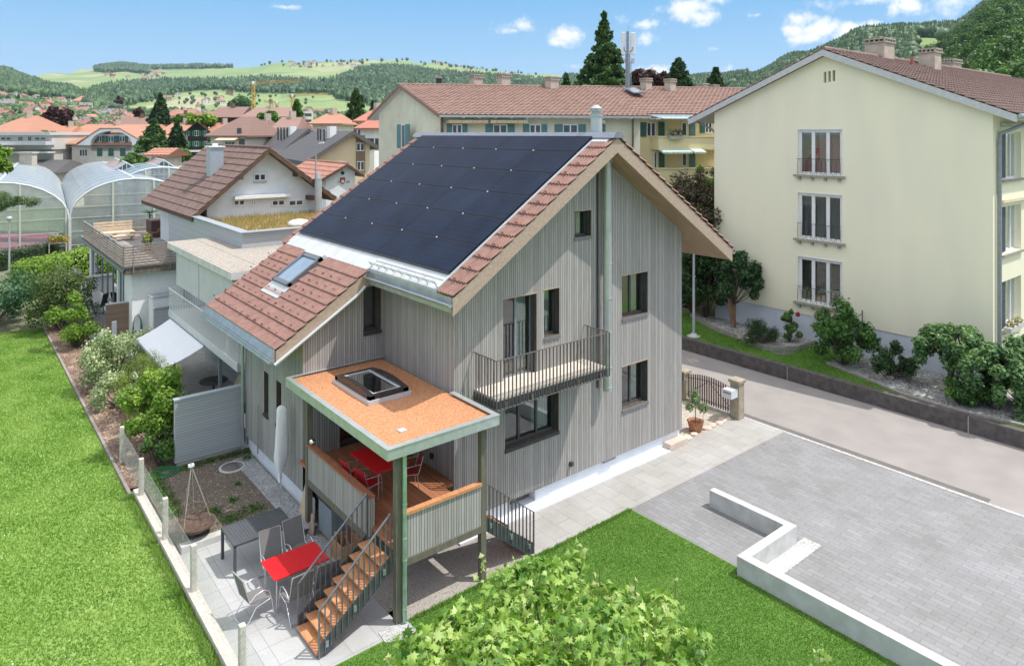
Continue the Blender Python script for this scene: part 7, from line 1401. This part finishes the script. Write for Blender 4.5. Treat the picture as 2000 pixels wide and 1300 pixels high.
# garden bed green growth
def groundcover(label,cs,m,n,size,seed): o=leafcloud('ground_cover',m,None,[c[:3] for c in cs],[(c[3],c[3],c[4]) for c in cs],n,size,seed,out=.3,asp=.5,shell=.0); return stuff(o,label,'ground cover')
groundcover('low green weeds along the edges of the soil bed',[(-5.1,5.5+.5*i,.17,.32,.10) for i in range(6)]+[(-4.2+.35*i,7.95,.17,.22,.08) for i in range(6)]+[(-4.3,4.9,.17,.35,.08),(-3.7,5.2,.17,.2,.06),(-4.0,4.3,.17,.4,.07),(-3.4,4.4,.17,.35,.07),(-2.55,7.4,.17,.2,.1),(-3.3,6.0,.17,.12,.05)],MG,7000,.03,61)
# across the road
def rs(label,u,v,z,R,h,n,size,m,seed,k=18,name='shrub',**kw): return sh(name,label,'shrub' if name=='shrub' else 'tree',gz(u,v,z),R,h,n,size,m,seed,k,**kw)
rs('tall dark evergreen shrub left of the street lamp pole',1352,612,.6,1.6,4.9,9000,.085,DG1,71,34,rs=.3)
rs('tall leafy shrub tree right of the street lamp pole',1378,622,.6,1.35,4.4,6500,.085,DG1,72,30,rs=.3)
t_=sh('shrub_tree','forked shrub tree with bare orange brown trunk at the yellow wall','shrub',gz(1433,640,.65)+Vector((0,0,1.2)),1.25,2.7,5500,.085,LF('glossy_dark_leaves',(.015,.045,.02),(.035,.09,.03),(.08,.16,.05)),73,24,rs=.3)
a=M(); c=gz(1433,640,.65); [a.tube([c+Vector((dx*.3,dx*.2,-.1)),c+Vector((dx,.1,1.0)),c+Vector((dx*2.2,.2,2.4))],[.1,.08,.04],7) for dx in (-.15,.05,.2)]; a.build('trunk',mat('orange_bark',(.30,.17,.10),(.2,.11,.07),.9,scale=8),t_)
rs('low dark rosemary like shrub on the raised pebble bed',1485,672,.66,.85,.9,4500,.05,DG1,74,16,asp=.25)
rs('rose bush with a red bloom at the end of the raised bed',1543,668,.66,.5,1.4,1400,.06,MG,75,10)
q=gz(1558,636,1.6); t=thing('rose_bloom','single red rose bloom against the plinth','flower',gz(1558,672,.66)); leafcloud('petals',MATS['red_petal'],t,[tuple(gz(1558,672,.66)+ZZ*1.35)],[.1],60,.05,3)
rs('big round green bush in front of the cellar recess',1648,712,.55,1.1,2.45,8500,.065,LF('fresh_shrub',(.025,.07,.018),(.06,.15,.03),(.14,.27,.06)),76,30,rs=.3)
rs('small dark angular bush left of the weeping tree',1738,738,.55,.8,1.45,2600,.06,DG1,77,14,rs=.3)
def weeping(label,c,R,h,n,seed,trunk=True,m=None,low=.35,k=30):
    c=Vector(c); t=thing('weeping_tree',label,'tree',c); g=random.Random(seed); cen=[];rad=[]
    for i in range(k):
        th=g.uniform(0,6.28); r=R*math.sqrt(g.random())*.95; z=h*(1-.32*(r/R)**2)-.3*g.random(); cen.append((c.x+r*math.cos(th),c.y+r*math.sin(th),c.z+z)); rad.append((R*.27,R*.27,R*.22))
        if r>R*.6: cen.append((c.x+r*1.05*math.cos(th),c.y+r*1.05*math.sin(th),c.z+z-h*g.uniform(.1,.45-low*.5))); rad.append((R*.2,R*.2,h*.2))
    leafcloud('leaves',m,t,cen,rad,n,.075,seed,out=.6); a=M(); a.tube([c-ZZ*.05,c+Vector((.03,.02,h*.4)),c+Vector((.0,.0,h*.75))],[.13,.11,.06],8); g=random.Random(seed)
    for i in range(7): th=i*.9; a.tube([c+ZZ*h*.6,c+Vector((math.cos(th)*R*.5,math.sin(th)*R*.5,h*.8)),c+Vector((math.cos(th)*R*.8,math.sin(th)*R*.8,h*.6))],[.06,.04,.015],5)
    a.build('trunk',BARKM,t); return t
WL=LF('weeping_leaves',(.03,.08,.025),(.075,.165,.05),(.2,.32,.12))
weeping('weeping tree with bare straight trunk and drooping light green crown',gz(1858,764,.6),1.15,2.5,8000,81,m=WL,low=.55)
weeping('broad weeping bush drooping to the ground at the right of the weeping tree',gz(1945,797,.58),1.1,2.1,10000,82,m=WL,low=-.6,k=44)
rs('green shrub mass at the right picture edge under the loggia windows',2010,800,.58,1.15,2.3,6000,.08,WL,83,26,rs=.3)
rs('low dark green shrub at the foot of the weeping bush',1890,788,.58,.7,.8,2000,.06,MG,84,10)
# between the timber house and the yellow block
sh('shrub','yellow green climbing shrub beside the left gate pillar','shrub',(11.6,2.75,0),.6,2.0,2600,.06,BG,85,14)
CS=at(1372,395,37); sh('copper_tree','bronze and green leaved tree between the roof edge and the yellow wall','tree',(CS.x,CS.y,2.2),1.75,6.4,9000,.08,CPM,86,40,rs=.28)
CS=at(1398,330,39); sh('tree','light green leafy tree behind the bronze tree touching the yellow wall','tree',(CS.x,CS.y,3.0),1.1,6.7,4000,.08,BG,87,22,rs=.28)
CS=at(1350,520,40); sh('tree','dark green tree seen under the right roof eave','tree',(CS.x,CS.y,0),3.2,6.6,9000,.13,DG1,88,30,rs=.28)
# ---- conifers and big trees
def conifer(name,label,cat,u,vt,vb,w,Dd,m,n,seed,zb=0,tiers=22,gap=.75,size=.3,pw=1.0,base=.06,trunkr=.3):
    p=at(u,vb,Dd); top=at(u,vt,Dd).z; R=w/2/CF*Dd; base_z=p.z; H=top-base_z; t=thing(name,label,cat,(p.x,p.y,zb)); g=random.Random(seed); cen=[];rad=[]
    for i in range(tiers):
        f=i/(tiers-1); r=R*(1-f)**pw; z=base_z+H*(base+f*(1-base)); k=max(2,int(9*(1-f)+2))
        for j in range(k): th=6.28*j/k+g.uniform(-.4,.4)+i; rr=r*g.uniform(.45,1.12); cen.append((p.x+rr*math.cos(th),p.y+rr*math.sin(th),z-.12*rr+g.uniform(-.02,.02)*H)); rad.append((max(.25,r*.34*gap),max(.25,r*.34*gap),max(.3,H/tiers*.75)))
        cen.append((p.x,p.y,z)); rad.append((r*.3+.12,r*.3+.12,H/tiers*.6))
    leafcloud('crown',m,t,cen,rad,n,size,seed,out=.5,asp=.45,shell=.2); a=M(); a.cyl((p.x,p.y,zb-.5),(p.x,p.y,top-.3),trunkr,.05,8); a.build('trunk',BARKM,t); return t
conifer('sequoia','tall giant sequoia with tapering crown left of the phone mast','tree',1180,27,172,96,105,SEQ,17000,91,tiers=26,size=.40,pw=1.0,trunkr=.6,gap=.62)
conifer('spruce','dark spruce standing above the orange roofs','tree',313,186,240,38,150,CN,9000,92,tiers=16,size=.45,pw=.8)
conifer('conifer','bushy green conifer in front of the orange roofs','tree',302,238,292,58,92,SEQ,11000,93,tiers=13,size=.32,pw=.75)
conifer('conifer','slimmer green conifer left of the black chalet','tree',346,242,300,34,90,CN,8000,94,tiers=13,size=.3,pw=.6)
conifer('columnar_tree','tall narrow columnar conifer left of the olive block','tree',695,176,248,34,120,SEQ,10000,95,tiers=16,size=.4,pw=.35)
conifer('columnar_tree','narrow pale green column tree beside the office block','tree',580,197,240,20,140,MG,5000,96,tiers=12,size=.4,pw=.4)
conifer('conifer','small thin dark conifer between the orange roofs','tree',658,221,246,10,115,CN,1500,97,tiers=8,size=.3)
conifer('pine','broad dark pine behind the right chimneys','tree',1325,118,175,42,100,CN,7000,98,tiers=10,size=.45,pw=.5)
conifer('spruce','small spruce just left of the big yellow roof','tree',1398,137,178,36,80,CN,5000,99,tiers=9,size=.32,pw=.9)
conifer('conifer','small pointed conifer above the brown ridge left of the sequoia','tree',1106,147,175,18,110,SEQ,2500,100,tiers=8,size=.35)
conifer('conifer','dark small tree beside the red roofs','tree',728,200,230,16,170,CN,2500,101,tiers=8,size=.45)
def round_tree(label,u,vt,vb,w,Dd,m,n,seed,size=.35,name='tree',zb=0,k=26):
    p=at(u,(vt+vb)/2,Dd); R=w/2/CF*Dd; H=(vb-vt)/CF*Dd; t=thing(name,label,'tree',(p.x,p.y,zb)); cs=cluster((p.x,p.y,p.z),R,k,seed,.33,H/2/R,-1); leafcloud('crown',m,t,[c[:3] for c in cs],[c[3] for c in cs],n,size,seed,shell=.3); a=M(); limbs(a,(p.x,p.y,zb-.5),(p.x,p.y,p.z+H*.3),.35,7,R*.7,seed); a.build('trunk',BARKM,t); return t
round_tree('round dark copper beech above the orange roofs at the left',107,213,247,56,170,CO,9000,111,.5,'copper_beech')
round_tree('wide copper beech between sequoia and pine',1262,132,176,62,105,CO,8000,112,.4,'copper_beech')
round_tree('second smaller copper beech beside the pine',1298,146,178,34,104,CO,4500,113,.4,'copper_beech')
round_tree('copper beech sliver left of the phone mast foot',1212,158,176,24,104,CO,2000,114,.4,'copper_beech')
round_tree('round fresh green tree in front of the brown block',525,222,250,40,125,LF('vivid_tree_leaves',(.03,.09,.015),(.08,.20,.03),(.16,.32,.06)),6000,115,.4)
round_tree('green tree left of the brown block with balconies',352,224,250,22,140,MG,3000,116,.4)
round_tree('pale green row of trees in front of the brown roofs',385,228,243,60,138,BG,4500,117,.4)
round_tree('dark round tree on the valley floor near the orange crane',470,190,212,40,900,MG,2500,118,2.2,zb=10)
round_tree('dark purple tree among the town houses',233,190,204,15,620,CO,900,119,1.2,'copper_beech',zb=10)
round_tree('purple round tree right of the spruce top',270,212,230,20,300,CO,1500,120,.8,'copper_beech')
round_tree('green tree in front of the arched gable villa',95,262,306,62,108,MG,7000,121,.3)
round_tree('leafy tree right of the flat roofed block',108,280,318,44,106,BG,5000,122,.3)
round_tree('reddish bush between the flat block and the villa',66,296,318,24,105,CPM,1800,123,.25)
round_tree('green tree left of the chimney behind the greenhouse',42,272,304,40,107,MG,4000,124,.3)
round_tree('bright green tree at the left edge above the greenhouse',-16,285,338,60,50,BG,4000,125,.25)
round_tree('green bush between the old glass greenhouses and the villa',265,303,330,44,80,MG,3500,126,.3)
round_tree('low bush left of the villa porch',160,308,322,26,106,OLV,1500,127,.25)
round_tree('leafy bush right of the clipped hedge block',350,296,312,40,88,MG,2500,128,.3)
# pine branch entering at the left edge
t=thing('pine_tree','pine tree with a flat needle branch reaching in from the left edge','tree',at(-130,640,30)); cs=[]; g=random.Random(8)
for i in range(22): u=g.uniform(-40,66); v=392+g.uniform(-14,14)*(1-abs(u)/110)+abs(u-25)*.06; p=at(u,v,30+g.uniform(-1.2,1.2)); cs.append((p.x,p.y,p.z,g.uniform(.22,.4)))
leafcloud('needles',LF('pine_needles',(.04,.08,.04),(.10,.16,.075),(.22,.28,.14)),t,[c[:3] for c in cs],[(c[3],c[3],c[3]*.6) for c in cs],9000,.06,8,asp=.2,shell=.2); a=M(); b0=at(-130,420,30); a.tube([Vector((b0.x,b0.y,0)),b0],[.25,.15],8); a.tube([b0,at(-10,402,30),at(55,398,30)],[.1,.06,.02],6); a.build('trunk',BARKM,t)
# near wood on the right hill
g=np.random.default_rng(77); cen=[];rad=[]
for i in range(900):
    u=g.uniform(1735,2120); Dd=math.sqrt(g.uniform(120**2,640**2)); 
    if Dd<150 and u<1880: continue
    z=float(hz(u,Dd)[0]); v=CH-(z-CP.z)*CF/Dd; 
    if v<(250-(u-1745)*.9 if u<1850 else -200): pass
    h=g.uniform(9,14); vt=v-h*CF/Dd
    lim=np.interp(u,[1745,1800,1850,1872,1900,1960,2100],[95,88,70,15,-5,-40,-60])
    if vt<lim: continue
    p=P3([u],Dd,[z])[0]; R=g.uniform(3,5)
    for k in range(9): d=g.normal(size=3); d/=np.linalg.norm(d); cen.append((p[0]+d[0]*R*.6,p[1]+d[1]*R*.6,p[2]+h*.58+d[2]*h*.27)); rad.append((R*.42,R*.42,R*.42))
stuff(leafcloud('wood',LF('wood_leaves',(.02,.05,.015),(.05,.12,.028),(.13,.24,.06),patch=.12),None,cen,rad,210000,.62,78,shell=.4),'dense leafy wood climbing the slope behind the right chimneys','wood')
# ---- foreground maple crown
def maple():
    c=gz(1100,1290,5.2); c=at(1105,1330,5.6); t=thing('maple_tree','young maple with big lobed light green leaves in the foreground','tree',(c.x,c.y,0)); g=np.random.default_rng(5)
    shape=np.array([(0,-.35),(.10,-.12),(.52,-.30),(.42,-.02),(.95,.18),(.42,.30),(.40,.62),(.20,.52),(0,1.0),(-.20,.52),(-.40,.62),(-.42,.30),(-.95,.18),(-.42,-.02),(-.52,-.30),(-.10,-.12)])
    bl=[]
    for (u,v,D_,r) in ((1100,1240,5.6,.45),(1000,1190,5.9,.35),(1180,1200,6.0,.33),(960,1290,5.3,.40),(1260,1280,5.6,.38),(1130,1130,6.2,.22),(1040,1150,6.1,.24),(1300,1200,6.0,.17),(980,1130,6.3,.12),(1330,1300,5.3,.28),(880,1260,5.6,.20),(1200,1330,5.0,.5),(1050,1350,4.9,.5),(900,1340,5.1,.35),(1350,1350,5.2,.3),(820,1310,5.4,.14),(790,1340,5.2,.16)): p=at(u,v,D_); bl.append((p.x,p.y,p.z,r))
    nb=[]
    for b in bl:
        for k in range(4 if b[3]>.3 else 2): nb.append((b[0]+g.uniform(-.75,.75)*b[3],b[1]+g.uniform(-.75,.75)*b[3],b[2]+g.uniform(-.1,.6)*b[3],b[3]*g.uniform(.45,.7)))
    bl=nb
    def leaves(name,P,nn,sz,m):
        n=len(P); nn=nn/np.linalg.norm(nn,axis=1)[:,None]; t1=np.cross(nn,g.normal(size=(n,3))); t1/=np.linalg.norm(t1,axis=1)[:,None]; b1=np.cross(nn,t1)
        sh_=shape[None,:,:]*sz[:,None,None]; cup=(np.abs(shape[:,0])**1.5*.35-.12*shape[:,1]**2)[None,:]*sz[:,None]
        V=P[:,None,:]+t1[:,None,:]*sh_[:,:,0:1]+b1[:,None,:]*sh_[:,:,1:2]-nn[:,None,:]*cup[:,:,None]
        ctr=P[:,None,:]+nn[:,None,:]*sz[:,None,None]*.05; V=np.concatenate([V,ctr],1); K=17
        tri=np.array([[i,(i+1)%16,16] for i in range(16)])[None]+(np.arange(n)*K)[:,None,None]
        return npmesh(name,V.reshape(-1,3),tri.reshape(-1,3),m,t)
    C_=np.array([b[:3] for b in bl]); Rr=np.array([b[3] for b in bl]); n=5600; w=Rr**2.2; idx=g.choice(len(bl),n,p=w/w.sum()); d=g.normal(size=(n,3)); d/=np.linalg.norm(d,axis=1)[:,None]; d[:,2]=np.abs(d[:,2])*.9-.15
    P=C_[idx]+d*Rr[idx][:,None]*(g.uniform(.25,1.1,n)**.6)[:,None]; nn=d*.7+g.normal(size=(n,3))*.5+np.array([0,0,.35])
    ML=foliage('maple_leaves',[(.05,.13,.02),(.14,.28,.04),(.30,.44,.09),(.46,.56,.22)],trans=.3,rough=.42,patch=2.5); leaves('leaves',P,nn,g.uniform(.032,.070,n),ML)
    # upright young shoots
    a=M(); SP=[]
    for (u,v,D_,h) in ((968,1120,6.2,.28),(1020,1085,6.3,.22),(1095,1095,6.2,.2),(1170,1110,6.1,.2),(1240,1130,6.0,.28),(1275,1170,6.0,.3),(1318,1120,6.1,.32),(880,1190,5.9,.25),(850,1225,5.7,.2),(1045,1080,6.4,.3),(1380,1250,5.6,.2),(1600,1268,5.2,.12),(800,1270,5.5,.2),(760,1285,5.4,.14),(1130,1060,6.5,.1),(940,1090,6.3,.18)):
        p=at(u,v,D_); a.tube([p-ZZ*(h+.4),p-ZZ*h*.4+Vector((.02,.01,0)),p],[.006,.004,.002],5)
        for k in range(9): SP.append(tuple(p-ZZ*h*k/8+Vector((random.uniform(-.06,.06),random.uniform(-.06,.06),0))))
    SP=np.array(SP); leaves('young_leaves',SP,g.normal(size=(len(SP),3))*.6+np.array([0,0,.5]),g.uniform(.02,.055,len(SP)),foliage('young_maple_leaves',[(.22,.34,.09),(.40,.48,.20),(.58,.52,.28)],trans=.35,patch=3))
    root=Vector((c.x,c.y,0)); a.tube([root,root+ZZ*2.5,Vector((c.x,c.y,5.0))],[.09,.07,.05],8)
    for b in bl: a.tube([Vector((c.x,c.y,4.2)),(Vector((c.x,c.y,5.0))+Vector(b[:3]))/2,Vector(b[:3])],[.03,.018,.006],5)
    a.build('branches',mat('young_bark',(.22,.17,.10),(.15,.12,.07),.8),t)
maple()
# ---- grass
def grass(label,x0,x1,y0,y1,n,h,m,seed,z,mask=None,wd=.010,falloff=None):
    g=np.random.default_rng(seed); x=g.uniform(x0,x1,n); y=g.uniform(y0,y1,n)
    if mask is not None: k=mask(x,y); x=x[k];y=y[k]; 
    n=len(x); hh=g.uniform(.5,1.2,n)*h; th=g.uniform(0,6.28,n); dx=np.cos(th)*wd; dy=np.sin(th)*wd; lx=g.normal(0,.45,n)*hh; ly=g.normal(0,.45,n)*hh
    V=np.stack([np.stack([x-dx,y-dy,np.full(n,z)],1),np.stack([x+dx,y+dy,np.full(n,z)],1),np.stack([x+lx,y+ly,z+hh],1)],1); return stuff(npmesh('grass',V.reshape(-1,3),np.arange(3*n).reshape(-1,3),m),label,'grass')
GL=foliage('lawn_blades',[(.095,.215,.03),(.155,.30,.05),(.24,.39,.095)],trans=.3,patch=.6); GM=foliage('meadow_blades',[(.11,.235,.03),(.22,.37,.07),(.40,.50,.17)],trans=.3,patch=.7)
grass('dense short green grass of the front lawn',-4.0,4.55,-12,-1.7,250000,.034,GL,5,.012,lambda x,y:((x<4.3)|(y>-5.05))&(y<np.where(x<-2.3,-1.92,-1.7))&(x-.75*(y)>-3.2-.0*y))
grass('long grass along the lawn edge',-3.8,4.55,-1.78,-1.66,4000,.07,GL,6,.012,lambda x,y:x>-2.25)
grass('bright green grass and clover of the side lawn',-15,-5.78,-4,29.5,330000,.055,GM,7,-.02,None,.016)
grass('tufts of grass along the fence kerb',-5.86,-5.68,-2,7.6,5000,.11,GM,8,-.02,None,.012)
grass('short grass of the verge above the retaining wall',17.42,20.9,-9,9,60000,.06,GL,9,.5,lambda x,y:x<20.6,.016)
gd=np.random.default_rng(3); n=420; fx_=gd.uniform(-15,-5.9,n); fy_=gd.uniform(-3,28,n); a=leafcloud('daisies',mat('daisy_white',(.8,.8,.72),(.7,.7,.6),.7),None,np.stack([fx_,fy_,np.full(n,.04)],1),np.full((n,3),.012),1300,.012,3,flat=2); stuff(a,'tiny white clover flowers scattered over the side lawn','flowers')
# loose pebbles on the beds and rough gravel
def pebbles(label,poly,z,n,r,m,seed):
    g=np.random.default_rng(seed); P=np.array(poly); x=g.uniform(P[:,0].min(),P[:,0].max(),n*2); y=g.uniform(P[:,1].min(),P[:,1].max(),n*2); k=inpoly(x,y,poly); x=x[k][:n];y=y[k][:n]; n=len(x)
    o=np.array([(1,0,0),(0,1,0),(-1,0,0),(0,-1,0),(0,0,.7)]); s=r*g.uniform(.5,1.4,(n,1,1))*g.uniform(.7,1.3,(n,5,1)); th=g.uniform(0,6.28,n); c,si=np.cos(th),np.sin(th); O=o[None]*s; X=O[:,:,0]*c[:,None]-O[:,:,1]*si[:,None]; Y=O[:,:,0]*si[:,None]+O[:,:,1]*c[:,None]
    V=np.stack([x[:,None]+X,y[:,None]+Y,z+O[:,:,2]],2); f=np.array([[0,1,4],[1,2,4],[2,3,4],[3,0,4]])[None]+(np.arange(n)*5)[:,None,None]; return stuff(npmesh('pebbles',V.reshape(-1,3),f.reshape(-1,3),m),label,'pebbles')
PBM=foliage('pebble_tones',[(.13,.125,.12),(.28,.275,.27),(.48,.475,.46)],trans=0,rough=.8)
for pts,z,l in ((e1,.66,'grey white pebbles in the raised bed by the shrub trees'),(e2,.545,'grey white pebbles along the foot of the yellow wall')):
    poly=[(p.x+.05,p.y) for p in pts]+[(21.0,pts[-1].y),(21.0,pts[0].y)]; pebbles(l,poly,z,5200,.055,PBM,9)
pebbles('white pebbles in the gap beside the bent concrete wall',rect(4.58,6.5,-5.74,-5.33),.01,1500,.022,foliage('white_pebble_tones',[(.3,.3,.3),(.46,.46,.46),(.6,.6,.6)],trans=0),10)
pebbles('loose gravel in the gate yard',rect(9.05,11.9,.25,4),.006,4500,.025,foliage('beige_pebble_tones',[(.3,.25,.2),(.45,.4,.35),(.6,.55,.48)],trans=0),11)
pebbles('grey gravel drainage strip along the timber house wall',rect(-2.92,-2.45,2.7,7.5),.175,3500,.025,foliage('grey_pebble_tones',[(.15,.155,.17),(.3,.31,.33),(.5,.5,.52)],trans=0),12)
pebbles('fine stones lying on the soil bed',rect(-5.3,-2.95,4.0,8.2),.16,1800,.018,foliage('soil_stone_tones',[(.14,.11,.085),(.26,.22,.18),(.45,.42,.38)],trans=0),13)
pebbles('bark pieces and dry leaves in the shrub bed',rect(-5.66,-4.6,8.0,26),.05,6000,.04,foliage('bark_tones',[(.08,.05,.035),(.2,.13,.095),(.40,.30,.24)],trans=0),14)
# haze
def haze(dens):
    m=bpy.data.materials.new('haze_air'); m.use_nodes=True; nt=m.node_tree; nt.nodes.clear(); o=nt.nodes.new('ShaderNodeOutputMaterial'); v=nt.nodes.new('ShaderNodeVolumePrincipled'); v.inputs['Color'].default_value=(.62,.80,.98,1); v.inputs['Density'].default_value=dens; v.inputs['Anisotropy'].default_value=.1; nt.links.new(v.outputs[0],o.inputs['Volume'])
    a=M(); a.box(CP.x-6100,CP.x+6100,CP.y-6100,CP.y+6100,-12,430); o=a.build('haze',m); stuff(o,'thin blue summer haze over the valley','haze')
HAZE=.00005
if HAZE: haze(HAZE)
